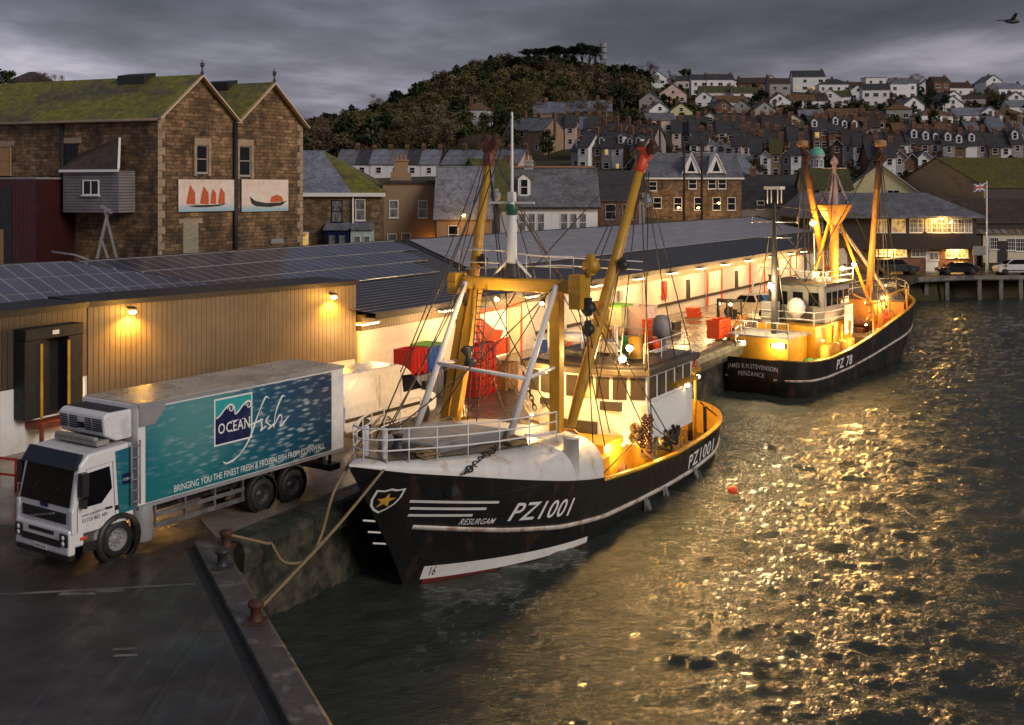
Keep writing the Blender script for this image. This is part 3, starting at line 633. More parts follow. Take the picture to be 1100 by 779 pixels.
# near block roof: bends towards the camera
A_, B_, C_ = Vector((-18.95, 41.5, 0)), Vector((-17.1, 45, 0)), Vector((-7.75, 55.4, 0))
bd = (C_-B_).normalized(); bn = Vector((-bd.y, bd.x, 0))
NBK = thing('market_office_block', 'near block of fish market with dark blue solar panel roof', 'market building', tuple(C_), math.atan2(bd.y, bd.x))
# local x from C_ back towards B_ is negative, y to the rear
def nz_(y): return 3.95+(6.42-3.95)*y/9.0
r = MB(); r.quad((-42, .3, nz_(.3)), (-.1, .3, nz_(.3)), (-10.6, 9, 6.42), (-42, 9, 6.42)); r.quad((-42, 9, 6.42), (-10.6, 9, 6.42), (-10.6, 12, 5.7), (-42, 12, 5.7))
r.bar((-42, 9, 6.44), (-10.6, 9, 6.44), .35, .12); r.build('roof', M['ribroof'], NBK, recalc=False)
MB().box(-42, -.3, 2.4, 11.5, -.5, 4.3).build('wall', M['cream'], NBK)
for i, (y0, y1) in enumerate(((3.2, 5.0), (5.07, 6.87), (6.94, 8.75))):
    x0_, x1_ = -10.5*(y0-.3)/8.7-.1, -10.5*(y1-.3)/8.7-.1; xe = x1_; s_ = MB(); s_.ext([(-41, y0, nz_(y0)+.06), (x0_, y0, nz_(y0)+.06), (x1_, y1, nz_(y1)+.06), (-41, y1, nz_(y1)+.06)], (0, 0, .05)); o = s_.build('solar_panel_row', M['solar'], NBK)
    MB().bar((-41, y1+.05, nz_(y1)+.1), (xe, y1+.05, nz_(y1)+.1), .1, .05).build('panel_rail', M['grey'], o)
# tan clad loading block with the dock shelter
LB = thing('loading_dock_block', 'tan ribbed loading block with two sodium wall lamps and dark dock shelter', 'loading bay', tuple(B_), math.atan2(bd.y, bd.x))
LW = (C_-B_).length
ad_ = A_-B_; ax, ay = ad_.dot(bd), ad_.dot(bn); ax, ay = ax*3.2, ay*3.2      # dock wall runs on past the frame
w_ = MB(); w_.box(0, LW, -.02, 3.2, 1.55, 5.2); w_.build('cladding', M['tan'], LB)
w_ = MB(); w_.box(.03, LW-.03, .03, 3.2, -.5, 1.548); w_.build('plinth', M['cream'], LB)
w_ = MB(); w_.box(-.06, LW+.12, -.12, 3.3, 5.202, 5.42); w_.build('fascia', M['fascia'], LB)
# dock wall, built along its own direction
dd_ = Vector((ax, ay, 0)); dl = dd_.length; de = dd_.normalized(); dn_ = Vector((-de.y, de.x, 0))
if dn_.y > 0: dn_ = -dn_
dn_ = Vector((de.y, -de.x, 0)) if Vector((de.y, -de.x, 0)).dot(Vector((1, -.3, 0))) > 0 else Vector((-de.y, de.x, 0))
dp_ = lambda a, o, z: tuple(de*a+dn_*o+Vector((0,0,z)))
def dbox(mb, a0, a1, o0, o1, z0, z1, m=0): return mb.ext([dp_(a0,o0,z0), dp_(a1,o0,z0), dp_(a1,o0,z1), dp_(a0,o0,z1)], dn_*(o1-o0), m)
mb = MB(); dbox(mb, 0, dl, -2.5, 0, 2.45, 5.2); mb.build('dock_cladding', M['tandark'], LB)
mb = MB(); dbox(mb, 0, dl, -2.5, -.03, -.5, 2.449); mb.build('dock_plinth', M['wrender'], LB)
mb = MB(); dbox(mb, -.08, dl, -2.6, .12, 5.201, 5.419); mb.build('dock_fascia', M['fascia'], LB)
sh = MB(); a0, a1 = .75, 3.45
dbox(sh, a0, a0+.7, 0, .62, 1.3, 4.25); dbox(sh, a1-.7, a1, 0, .62, 1.3, 4.25); dbox(sh, a0, a1, 0, .66, 4.252, 4.7)
o = sh.build('dock_shelter', M['black'], LB, bevel=.04)
mb = MB(); dbox(mb, a0+.7, a1-.7, -.01, .03, 1.2, 4.25); mb.build('dock_door', M['fascia'], o)
mb = MB(); dbox(mb, a0+.66, a0+.78, .622, .66, 1.25, 4.1); dbox(mb, a1-.78, a1-.66, .622, .66, 1.25, 4.1); mb.build('guide_strip', mat('worn_yellow_strip', (.45,.25,.03), .6), o)
mb = MB(); dbox(mb, 1.95, 2.25, .662, .68, 4.4, 4.56); mb.build('dock_plate', M['pwhite'], o)
mb = MB(); dbox(mb, a0+.5, a1-.5, .0, .9, .9, 1.12); dbox(mb, a0+.5, a0+.62, .78, .9, .2, .9); dbox(mb, a1-.62, a1-.5, .78, .9, .2, .9); mb.build('dock_leveller', M['rustred'], o)
mb = MB(); mb.tube([dp_(4.2,.1,.2), dp_(4.2,.1,4.9)], .07, 8); mb.build('downpipe', M['grey'], LB)
for px in (138, 354):
    k = (px-CX)/F; tx = (k*B_.y-B_.x)/(bd.x-k*bd.y); D = B_.y+bd.y*tx; z = CH-((336 if px < 200 else 320)-CY)*D/F
    h_ = MB(); h_.box(tx-.05, tx+.05, -.3, -.02, z+.16, z+.22); h_.ext([(tx-.2,-.42,z+.17),(tx+.2,-.42,z+.17),(tx+.16,-.12,z+.24),(tx-.16,-.12,z+.24)], (0,0,.03)); o = h_.build('wall_lamp', M['dark'], LB)
    MB().lathe([(.01,-.1),(.13,-.06),(.16,0),(.13,.05),(.02,.06)], (tx, -.32, z+.05), 10).build('bulb', M['bulbo'], o)
    q = B_+bd*tx-bn*.34; q.z = z-.08
    lamp('SPOT', q, 1250, (1,.45,.05), .08, (q.x+bn.x*.12, q.y+bn.y*.12, q.z-1), 150); lamp('POINT', B_+bd*tx-bn*1.2+Vector((0,0,z)), 170, (1,.47,.06), .12)
# ------------------------------------------------------------------ stone warehouse with two gables and the murals
K = Vector((-22.2, 70, 1.5)); fa = Vector((7.1, 10.6, 0)); FL = fa.length; fa.normalize(); sb = Vector((-.927, .375, 0)); fn = Vector((fa.y, -fa.x, 0))
SW = thing('stone_warehouse', 'twin gabled rubble stone warehouse with mossy roof beside the market', 'warehouse', tuple(K))
def wp(a, b, z): q = fa*a+sb*b; return (q.x, q.y, z-1.5)
ZE, ZP = 14.43, 17.15; h2 = FL/2
mb = MB()
for a0 in (0, h2):
    mb.ext([wp(a0,0,-1), wp(a0+h2,0,-1), wp(a0+h2,0,ZE), wp(a0+h2/2,0,ZP), wp(a0,0,ZE)], sb*30)
mb.build('wall', M['stone'], SW)
r = MB(); th = Vector((0,0,.16)); e = fn*.35
for a0 in (0, h2):
    for aa, ab in ((a0-.02, a0+h2/2), (a0+h2+.02, a0+h2/2)):
        aa2 = aa-.3 if aa < a0+.1 and a0 == 0 else (aa+.3 if aa > h2*1.5 else aa); zz = ZE+.06-(.3*.85 if aa2 != aa else 0)
        p = [Vector(wp(aa2,0,zz))+e, Vector(wp(ab,0,ZP+.06))+e]; r.ext([p[0], p[1], p[1]+th, p[0]+th], sb*30.4)
ro = r.build('roof', M['moss'], SW)
bb = MB()
for a0 in (0, h2):
    for aa, ab in ((a0-.15, a0+h2/2), (a0+h2+.15, a0+h2/2)):
        bb.bar(Vector(wp(aa,0,ZE-.1))+fn*.42, Vector(wp(ab,0,ZP+.12))+fn*.42, .08, .3, up=fn)
bb.build('bargeboard', mat('cream_bargeboard', (.6,.44,.3), .7, var=.1), SW)
for a0 in (0, h2):
    q = Vector(wp(a0+h2/2, 0, ZP+.2))+fn*.42
    MB().lathe([(.1,0),(.12,.15),(.05,.25),(.05,.45),(.14,.55),(.14,.62),(.04,.75),(.03,.95),(.0,1.0)], q, 8).tube([q+fa*-.2+Vector((0,0,.72)), q+fa*.2+Vector((0,0,.72))], .035, 6).build('finial', M['dark'], SW)
    # roof ventilator
    b0 = 3.6 if a0 == 0 else 2.9; c = [Vector(wp(a0+h2/2-.7, b0, ZP-.35)), Vector(wp(a0+h2/2+.2, b0, ZP-.35)), Vector(wp(a0+h2/2+.2, b0, ZP+.5)), Vector(wp(a0+h2/2-.75, b0, ZP+.3))]
    v_ = MB().ext(c, sb*2.2); v_.build('ridge_ventilator', M['fascia'], ro)
g = MB(); g.tube([Vector(wp(-.35,0,ZE-.15))+e, Vector(wp(-.35,30,ZE-.15))], .1, 6); g.build('gutter', mat('gutter_paint', (.2,.15,.11), .6), SW)
for aa, z0_, z1_ in ((h2-.1, 1, ZE),): 
    q = fn*.12; MB().tube([Vector(wp(aa,0,z0_))+q, Vector(wp(aa,0,z1_))+q], .17, 8).build('downpipe', M['black'], SW)
MB().tube([Vector(wp(-.12,7.6,1)), Vector(wp(-.12,7.6,ZE-.2))], .13, 8).build('downpipe', M['black'], SW)
fr = math.atan2(fa.y, fa.x)
def fwin(a, z, w_, h_, style='sash'):
    q = Vector(wp(a, 0, z)); o = window(SW, q.x+fn.x*.03, q.y+fn.y*.03, q.z, w_, h_, fr, style, 'grender', 'glass')
    MB().box(-w_/2-.2, w_/2+.2, -.16, .0, h_+.003, h_+.45).box(-w_/2-.22, -w_/2-.003, -.15, .0, -.2, h_).box(w_/2+.003, w_/2+.22, -.15, .0, -.2, h_).build('surround', M['quoin'], o)
def fa_at(px): k = (px-CX)/F; return (k*K.y-K.x)/(fa.x-k*fa.y)
for px, yt, yb, wd in ((216, 156, 186, .95), (262, 157, 189, 1.05)):
    a = fa_at(px); D = K.y+fa.y*a; zt, zb = CH-(yt-CY)*D/F, CH-(yb-CY)*D/F; fwin(a, zb, wd, zt-zb)
a = fa_at(204); D = K.y+fa.y*a; zb = CH-(281-CY)*D/F; zt = CH-(240-CY)*D/F
q = Vector(wp(a,0,zb)); dr = MB().box(-.62,.62,-.06,.04,0,zt-zb)
for i in range(6): dr.box(-.6,.6,-.075,-.061,.1+i*.42,.42+i*.42)
dr.build('plank_door', mat('weathered_door', (.3,.27,.19), .85, stretch=(1,1,5)), SW, (q.x+fn.x*.03, q.y+fn.y*.03, q.z), rot=fr)
MB().box(-.95,.95,-.06,0,.002,.3).build('lintel', M['quoin'], SW, (q.x+fn.x*.03, q.y+fn.y*.03, q.z+zt-zb), rot=fr)
a = fa_at(297); q = Vector(wp(a,0,CH-(262-CY)*78/F)); MB().box(-.6,.6,-.08,.02,0,.35).build('vent_grille', M['grey'], SW, (q.x+fn.x*.03, q.y+fn.y*.03, q.z), rot=fr)
qn = MB()
for i in range(26):
    z = 1.6+i*.5; L = .55 if i % 2 else .32
    for a0, sg in ((0, 1), (FL, -1)):
        c = [Vector(wp(a0, 0, z))+fn*.025, Vector(wp(a0+sg*L, 0, z))+fn*.025]; qn.ext([c[0], c[1], c[1]+Vector((0,0,.46)), c[0]+Vector((0,0,.46))], -fn*.02)
qn.build('quoins', M['quoin'], SW)
# side wall details
sn = Vector((-sb.y, sb.x, 0)); sn = sn if sn.y < 0 else -sn; sr = math.atan2(-sb.y, -sb.x)
def sb_at(px): k = (px-CX)/F; return (k*K.y-K.x)/(sb.x-k*sb.y)
for px, yt, yb, w_, pane in ((77, 154, 187, 1.15, 'glass'), (3, 157, 188, 1.5, 'tanply')):
    bq = sb_at(px); D = K.y+sb.y*bq; zt, zb = CH-(yt-CY)*D/F, CH-(yb-CY)*D/F; q = Vector(wp(0, bq, zb))+sn*.03
    o = window(SW, q.x, q.y, q.z, w_, zt-zb, sr, 'sash', 'fascia' if pane == 'glass' else 'tanply', pane)
    MB().box(-w_/2-.25, w_/2+.25, -.06, 0, zt-zb+.003, zt-zb+.35).build('lintel', M['quoin'], o)
# timber hoist hut jutting from the wall
b0, b1 = sb_at(86), sb_at(146); bm_ = (b0+b1)/2; D = K.y+sb.y*bm_
zt, zb = CH-(184-CY)*D/F, CH-(228-CY)*D/F; q = Vector(wp(0, bm_, 0)); q.z = zb
w2 = abs(b0-b1)*.98; HH = zt-zb
HT = thing('hoist_hut', 'weatherboarded lucam hut with lean to roof jutting from the stone warehouse', 'hut', tuple(Vector((K.x+q.x, K.y+q.y, q.z))+sn*.02), sr)
MB().box(-w2/2, w2/2, -1.5, 0, 0, HH).build('wall', M['timberclad'], HT)
MB().ext([(-w2/2-.15,-1.65,HH-.02),(w2/2+.15,-1.65,HH-.02),(w2/2-1.2,0,HH+2.0),(-w2/2+.1,0,HH+1.1)], (0,0,.12)).build('roof', M['tiled'], HT)
MB().bar((w2/2+.15,-1.66,HH+.1),(w2/2-1.2,-.02,HH+2.1),.14,.1).box(-w2/2-.15,w2/2+.15,-1.72,-1.651,HH-.08,HH+.08).build('fascia', M['pwhite'], HT)
window(HT, .05, -1.504, HH*.42, 1.3, .95, 0, 'mull', 'pwhite', 'glass')
o = thing('steel_shed', 'dark red profiled steel shed in front of the stone warehouse', 'shed', tuple(Vector((K.x,K.y,0))+sb*sb_at(44)+sn*2.4), sr)
MB().box(-7,3.0,-1,2.2,0,10.55).build('wall', M['shed'], o); MB().box(-7.05,3.05,-1.05,2.2,10.552,10.66).build('roof', M['grey'], o)
MB().box(-.55,.35,-1.06,-.99,3.5,7.4).build('door', M['tanply'], o); MB().box(-1.2,1.0,-1.04,-1.001,3.5,10.0).build('recess_panel', M['fascia'], o)
q = Vector((K.x, K.y, 0))+sb*sb_at(143)+sn*3.0
o = thing('hoist_gantry', 'pale crossed steel hoist frame standing by the stone warehouse wall', 'steel frame', tuple(q))
MB().bar((-.75,0,3),(.55,0,8.6),.14).bar((.1,0,8.9),(.85,-.2,8.5),.16).bar((.2,.4,8.6),(.95,.4,5.6),.12).bar((-.1,.5,7.0),(.75,.5,4.6),.12).tube([(-3,.3,6.1),(-1.6,.3,5.9),(.4,.3,5.2)], .08, 6).build('frame', M['grey'], o)
# murals
for px0, px1, lab in ((190, 252, 'white mural panel of red sailed luggers on the stone warehouse gable'), (258, 308, 'white mural panel of a black rowing boat on the right hand gable')):
    a0, a1 = fa_at(px0), fa_at(px1); q = Vector(wp(a0, 0, 0))+fn*.12; D = K.y+fa.y*(a0+a1)/2; zt, zb = CH-(193-CY)*D/F, CH-(227-CY)*D/F; w_, h_ = a1-a0, zt-zb
    T = thing('mural', lab, 'mural', (K.x+q.x, K.y+q.y, zb), fr, 'murals on the stone warehouse')
    MB().box(0, w_, -.04, .02, 0, h_).build('panel', M['mural'], T)
    def S(name, pts, m_, off=-.05): MB().ext([(x*w_, off, z*h_) for x, z in pts], (0, .008, 0)).build(name, M[m_], T)
    if px0 == 190:
        for x, hh, ww in ((.2,.85,.15), (.43,.8,.15), (.585,.72,.1), (.73,.75,.12)):
            S('painted_sail', [(x-ww/2,.24), (x+ww*.52,.22), (x+ww*.5,.58), (x-.01,hh), (x-ww*.3,.55)], 'sailp')
        S('painted_hull', [(.14,.18),(.3,.13),(.5,.13),(.7,.16),(.84,.24),(.6,.2),(.3,.2)], 'boatp', -.054)
    else:
        S('painted_hull', [(.16,.47),(.2,.25),(.3,.16),(.6,.13),(.85,.18),(.97,.33),(.8,.27),(.5,.26),(.28,.33)], 'boatp', -.05)
        S('painted_cargo', [(.6,.28),(.88,.3),(.86,.45),(.75,.52),(.62,.46)], 'sailp', -.054)
# ------------------------------------------------------------------ houses just behind the market
def at(px, D, z): return Vector(((px-CX)*D/F, D, z))
def wx(px, px0, D): return (px-px0)*D/F
def zz(py, D): return CH-(py-CY)*D/F
D = 100; ze = zz(207, D); zb = 3.6
# stone semi, left half: grey slate; right half: mossy hip
x0, x1, x2 = at(318, D, 0).x, at(378, D, 0).x, at(411, D, 0).x
T = thing('stone_house', 'stone house with grey slate roof and dark blue bay window', 'house', ((x0+x1)/2, D, zb)); w_ = x1-x0; h_ = ze-zb
MB().box(-w_/2, w_/2, 0, 9, -4, h_).build('wall', M['stone2'], T)
zr = zz(163, D+6)-zb; xl, xr = wx(300, 348, D+6), wx(337, 348, D+6)
rr = MB(); rr.ext([(-w_/2-1.5,-.3,h_-.05),(w_/2,-.3,h_-.05),(wx(338,348,D+6),6,zr),(xl,6,zr)], (0,0,.12)); rr.ext([(xl,6,zr),(wx(338,348,D+6),6,zr),(wx(338,348,D+6),12,h_),(xl,12,h_)], (0,0,.12)); rr.build('roof', M['slateb'], T)
MB().box(-w_/2-.3, w_/2, -.42, -.3, h_-.35, h_-.02).build('fascia', M['pwhite'], T)
window(T, wx(362,348,D), -.004, zz(239,D)-zb, 1.0, zz(215,D)-zz(239,D), 0, 'sash', 'navy', 'net')
window(T, wx(327,348,D), -.004, zz(266,D)-zb, .8, 1.4, 0, 'sash', 'pwhite', 'lit')
by = MB(); bx = wx(364,348,D); by.box(bx-1.05, bx+1.05, -.9, 0, zz(275,D)-zb, zz(247,D)-zb, 0); by.ext([(bx-1.25,-1.1,zz(247,D)-zb),(bx+1.25,-1.1,zz(247,D)-zb),(bx+1.1,0,zz(240,D)-zb),(bx-1.1,0,zz(240,D)-zb)], (0,0,.1), 1)
o = by.build('bay', [M['navy'], M['slate']], T); window(o, bx-.45, -.905, zz(272,D)-zb, .7, 1.7, 0, 'sash', 'navy', 'net'); window(o, bx+.45, -.905, zz(272,D)-zb, .7, 1.7, 0, 'sash', 'navy', 'net')
T = thing('stone_house', 'stone house with mossy green roof and pale green bay window', 'house', ((x1+x2)/2, D, zb)); w_ = x2-x1; cxp = 394.5
MB().box(-w_/2+.01, w_/2, 0.01, 9, -4, h_).build('wall', M['stone2'], T)
zr = zz(163, D+6)-zb; ap = wx(338, cxp, D+6)
rr = MB(); rr.ext([(-w_/2,-.3,h_-.05),(w_/2+.3,-.3,h_-.05),(ap,6,zr)], (0,0,.13)); rr.ext([(w_/2+.3,-.3,h_-.05),(w_/2+.3,12,h_-.05),(ap,6,zr)], (0,0,.13)); rr.build('roof', M['moss'], T)
MB().box(-w_/2, w_/2+.3, -.42, -.3, h_-.35, h_-.02).build('fascia', M['pwhite'], T)
MB().tube([(-w_/2+.1,-.12,-3),(-w_/2+.1,-.12,h_-.2)], .08, 6).build('downpipe', M['pwhite'], T)
window(T, wx(387,cxp,D), -.004, zz(237,D)-zb, .9, zz(214,D)-zz(237,D), 0, 'sash', 'pwhite', 'net')
by = MB(); bx = wx(390,cxp,D); by.box(bx-.98, bx+.98, -.9, 0, zz(275,D)-zb, zz(247,D)-zb, 0); by.ext([(bx-1.15,-1.1,zz(247,D)-zb),(bx+1.15,-1.1,zz(247,D)-zb),(bx+1,0,zz(240,D)-zb),(bx-1,0,zz(240,D)-zb)], (0,0,.1), 1)
o = by.build('bay', [mat('pale_green_paint', (.42,.55,.5), .6), M['slate']], T); window(o, bx-.42, -.905, zz(271,D)-zb, .62, 1.5, 0, 'sash', 'pwhite', 'net'); window(o, bx+.42, -.905, zz(271,D)-zb, .62, 1.5, 0, 'sash', 'pwhite', 'net')
# brown rendered house with parapet
D = 101; q = at(439.5, D, 3.8); h_ = zz(197, D)-3.8; w_ = wx(468, 411.5, D)
T = house('rendered_house', 'flat topped brown rendered house with tall chimney beside mossy stone house', 'house', None, q, 0, w_, 8, h_, .2, 'flat', 'brender', 'slated', (), [(wx(x,439.5,D), zz(yb,D)-3.8, .85, zz(yt,D)-zz(yb,D)) for x,yt,yb in ((423,215,234),(454,215,234),(421,251,266),(436,250,266))], frame='pwhite', pane='net')
c = MB(); c.box(-.9,.9,-.3,.7,h_-1,h_+1.0); c.box(-.6,.6,-.25,.6,h_+1,h_+2.0); c.box(-.7,.7,-.35,.7,h_+2,h_+2.15); [c.lathe([(.14,h_+2.1),(.1,h_+2.6),(0,h_+2.6)], (x,.2,0), 8, m=1) for x in (-.4,0,.4)]; c.build('chimney', [M['brender'], M['pot']], T, (wx(430,439.5,D),.35,0))
def wall_lamp(name, label, px, py, D, power, col, dy=-.4, drop=.1, size=.12, bulb='bulbo'):
    p = P(px, py, D); T = thing(name, label, 'lamp', tuple(p))
    MB().bar((0,-.05,.12),(0,-dy*1.0,.2),.06).ext([(-.2,-.2,.06),(.2,-.2,.06),(.14,.2,.16),(-.14,.2,.16)], (0,0,.05)).build('bracket', M['dark'], T)
    MB().lathe([(0,-.16),(.13,-.1),(.17,0),(.1,.08),(0,.09)], (0,0,0), 10).build('bulb', M[bulb], T)
    lamp('POINT', (p.x, p.y+dy, p.z-drop-.25), power, col, size); return T
lamp('POINT', at(463, 100.2, zz(262, 100)) , 38, (1,.36,.03), .15)
o = thing('lit_sign', 'small white lit sign low on the brown rendered house', 'sign', tuple(at(454, 100.6, zz(265,100.6)))); MB().box(-.9,.9,-.1,.1,-.12,.12).build('sign_board', M['pwhite'], o)
# low slate building with the street lamp
D = 97; T = house('outhouse', 'low rendered outhouse with dark slate roof below an orange lamp', 'outhouse', None, at(498, D, 3.6), 0, wx(528,470,D), 7, zz(232,D)-3.6, 4.2, 'side', 'brender', 'slateb', [(-2.2,3.4,zz(190,D)-3.6)], [(-.9,zz(262,D)-3.6,.9,1.6)], cm='grender')
house('gabled_cottage', 'rendered cottage gable end with dark verge between orange lamp and white slate house', 'house', None, at(505, 106, 3.8), R(-35), 7.0, 7, zz(222,106)-3.8, 4.4, 'front', 'grender', 'moss2', [(0,6.2,zz(170,106)-3.8)], [], pots=5, cm='pot')
wall_lamp('street_lamp', 'orange lamp glowing on the roof edge of the low outhouse', 498, 231, 95.5, 70, (1,.42,.06))
# long white house with slate roof and dormer
D = 106; zb = 3.8; h_ = zz(221,D)-zb; w_ = wx(642,522,D)
T = house('long_white_house', 'long white house with grey slate roof and one white dormer', 'house', None, at(582, D, zb), 0, w_, 9, h_, zz(182,D+4.5)-zb-h_, 'side', 'wrender', 'slate', [(-1.2,4.6,zz(172,D+4)-zb)], [(wx(x,582,D), zz(249,D)-zb, .72, zz(227,D)-zz(247,D)) for x in (561,571,581,606,616,626)], [wx(561,582,D)+.2], pane='net', cm='grender', trim='fascia')
MB().box(-w_/2,w_/2,4.3,4.7,zz(182,D+4.5)-zb+.16,zz(182,D+4.5)-zb+.34).build('ridge_tile', M['pot'], T)
house('brick_store', 'dark red brick store between long white house and the yellow derrick', 'store', None, at(664, 116, 4), 0, wx(690,645,116), 8, zz(215,116)-4, 1.6, 'side', 'brick', 'slated', (), [(-.8,zz(236,116)-4,1.1,1.6),(1,zz(236,116)-4,1.1,1.6)], frame='grender')
house('slate_cottage', 'small cottage with dark slate roof behind the brick store', 'house', None, at(655, 135, 4.6), 0, 8.5, 7, zz(204,135)-4.6, 2.2, 'side', 'grender', 'slated', [(-3,3.5,zz(190,135)-4.6)], [(1.5,4.2,.9,1.2)])
# sandstone terrace with the two triangular white dormers
D = 150; zb = 4.6; h_ = zz(190,D)-zb; w_ = wx(797,688,D)
T = house('sandstone_terrace', 'sandstone terrace with grey slate roof and two white triangular dormers', 'house', None, at(742.5, D, zb), R(2), w_, 9, h_, zz(166,D+4.5)-zb-h_, 'side', 'stone2', 'slate', [], [(wx(x,742.5,D), zz(yb,D)-zb, 1.1, zz(yt,D)-zz(yb,D)) for x,yt,yb in ((701,195,205),(744,192,203),(765,192,203),(776,192,203),(706,212,224),(728,212,226),(750,212,226),(770,212,226),(786,212,226))], frame='pwhite', trim='pwhite')
for px in (743, 770):
    g = MB(); x = wx(px,742.5,D); z0_, z1_ = h_+.5, h_+3.1
    g.ext([(x-1.15,.15,z0_),(x+1.15,.15,z0_),(x,.15,z1_)], (0,4,0), 0); g.bar((x-1.3,.1,z0_-.1),(x,.1,z1_+.1),.1,.22,up=(0,1,0),m=0); g.bar((x+1.3,.1,z0_-.1),(x,.1,z1_+.1),.1,.22,up=(0,1,0),m=0)
    o = g.build('dormer', M['wrender'], T); MB().ext([(x-.5,.14,z0_+.25),(x+.5,.14,z0_+.25),(x,.14,z1_-.9)], (0,-.02,0)).build('pane', M['glass'], o)
house('hipped_cottage', 'cottage with blue grey hipped slate roof right of the sandstone terrace', 'house', None, at(802, 158, 5), R(4), wx(818,790,158), 8, zz(188,158)-5, 3.2, 'hip', 'grender', 'slateb', [], [(-.6,zz(203,158)-5,1,1.4)])
for i, px in enumerate((735, 754)):
    o = MB().lathe([(.17,0),(.15,6),(.11,12)], (0,0,0), 8).box(-.9,.9,-.06,.06,10.7,10.85).box(-.6,.6,-.06,.06,10,10.12).build('telegraph_pole', M['brownw'], loc=at(px, 140, 3.8)); tag(o, ['dark telegraph pole left of the triangular dormers', 'dark telegraph pole between the two triangular dormers'][i], 'pole', 'telegraph poles by the terrace')
for i, (px, py) in enumerate(((729,223),(750,223),(772,218))): wall_lamp('street_lamp', ['warm street lamp low in front of terrace, left of the poles', 'warm street lamp in front of terrace, between the poles', 'warm street lamp in front of terrace, right of the poles'][i], px, py, 146, 120, SOD)
house('dark_barn', 'dark slate roofed barn behind the far end of the fish market', 'barn', None, at(850, 150, 2.6), R(-12), 15, 12, zz(222,150)-2.6, 4.2, 'side', 'grender', 'slated', [(-5,6,zz(180,150)-2.6)], [(-4,4.5,1,1.2),(2,4.5,1,1.2)])
# mission building with the green cupola, and the pale yellow gable
D = 165; T = house('cupola_house', 'white house carrying an octagonal white cupola with green copper dome', 'house', None, at(884, D, 3.2), R(5), 9, 8, zz(197,D)-3.2, 1.2, 'hip', 'wrender', 'slated', [], [(-2,5.6,1,1.3),(1.4,5.6,1,1.3)])
cx_ = wx(884,884,D); zc = zz(197,D)-3.2; c = MB(); c.lathe([(1.15,zc+.2),(1.15,zc+1.9)], (.2,3,0), 8, m=0); c.lathe([(1.0,zc+1.85),(1.0,zc+4.0),(1.2,zc+4.05),(1.2,zc+4.2)], (.2,3,0), 8, m=0)
o = c.build('cupola', M['wrender'], T)
MB().lathe([(1.22,zc+4.21),(1.05,zc+4.75),(.75,zc+5.2),(.3,zc+5.45),(.05,zc+5.55),(.03,zc+5.9),(0,zc+5.9)], (.2,3,0), 12).build('dome', mat('copper_green', (.16,.46,.33), .6, var=.2), o)
for i in range(8):
    a = (i+.5)*math.pi/4; window(o, .2+.95*math.cos(a), 3+.95*math.sin(a), zc+2.4, .5, 1.2, a+math.pi/2, 'cross', 'pwhite', 'glass')
D = 148; house('yellow_gable_house', 'pale yellow gabled building behind the boat mast with porch', 'house', None, at(946, D, 1.5), R(-14), wx(983,908,D), 12, zz(206,D)-1.5, 3.6, 'front', 'yrender', 'slated', [], [(1.6,zz(213,D)-1.5,1.6,1.1,'mull'),(-2.5,zz(215,D)-1.5,1,1)], trim='pwhite')
house('yellow_annexe', 'low pale yellow annexe with mossy roof left of yellow gable', 'house', None, at(890, 146, 1.6), R(-6), wx(917,868,146), 8, zz(203,146)-1.6, 2.6, 'side', 'yrender', 'moss2', [], [(-1.5,zz(213,146)-1.6,.9,1.2),(1.2,zz(213,146)-1.6,.9,1.2)])
house('flat_grey_building', 'grey flat roofed building between yellow gable and green roofed hall', 'building', None, at(985, 158, 1.5), 0, 11, 8, zz(200,158)-1.5, .9, 'hip', 'grender', 'slateb', [(1.2,3,zz(193,158)-1.5)], [(-2.5,7.6,.9,1.1)])
# big hall with the moss roof
D = 146; T = thing('harbour_hall', 'large hall with moss covered roof and tan gable behind the flagpole', 'hall', tuple(at(1024, D, 1)), R(-24))
w_, hh, rh = 13.0, zz(200,D)-1, 3.6
MB().box(-w_/2,w_/2,0,34,-2,hh).ext([(-w_/2,0,hh),(w_/2,0,hh),(0,0,hh+rh)], (0,34,0)).build('wall', M['tanply'] if 0 else mat('buff_render', (.36,.28,.16), .85, var=.12), T)
bpy.data.objects.remove(T.children[0]); T.location = at(1006, D, 1); T.rotation_euler = (0,0,0)
# ridge runs to the right: gable faces left-front
L = 40; gd = 13.0; gv = Vector((.62,-.78,0)).normalized(); rv = Vector((.985,.17,0)).normalized()
def hp_(a, b, z): q = gv*a+rv*b; return (q.x, q.y, z)
mb = MB(); mb.ext([hp_(-gd/2,0,-2), hp_(gd/2,0,-2), hp_(gd/2,0,hh), hp_(0,0,hh+rh), hp_(-gd/2,0,hh)], rv*L); mb.build('wall', mat('buff_wall', (.34,.26,.15), .85, var=.12, dirt=(.2,.15,.08)), T)
mb = MB(); mb.ext([hp_(gd/2+.4,-.2,hh-.2), hp_(0,-.2,hh+rh+.02), hp_(0,-.2,hh+rh+.17), hp_(gd/2+.4,-.2,hh-.05)], rv*(L+.2)); mb.ext([hp_(-gd/2-.4,-.2,hh-.2), hp_(0,-.2,hh+rh+.02), hp_(0,-.2,hh+rh+.17), hp_(-gd/2-.4,-.2,hh-.05)], rv*(L+.2)); mb.build('roof', M['hall'], T)
q = hp_(gd/2+.1, 7, 6.5); MB().box(-.35,.35,-.3,.3,0,3.2).build('flue', M['rust'], T, q)
MB().ext([hp_(gd/2+.02, .3, 1), hp_(gd/2+.02, L, 1), hp_(gd/2+.02, L, hh-.3), hp_(gd/2+.02, .3, hh-.3)], gv*.06).build('side_cladding', M['brownw'], T)
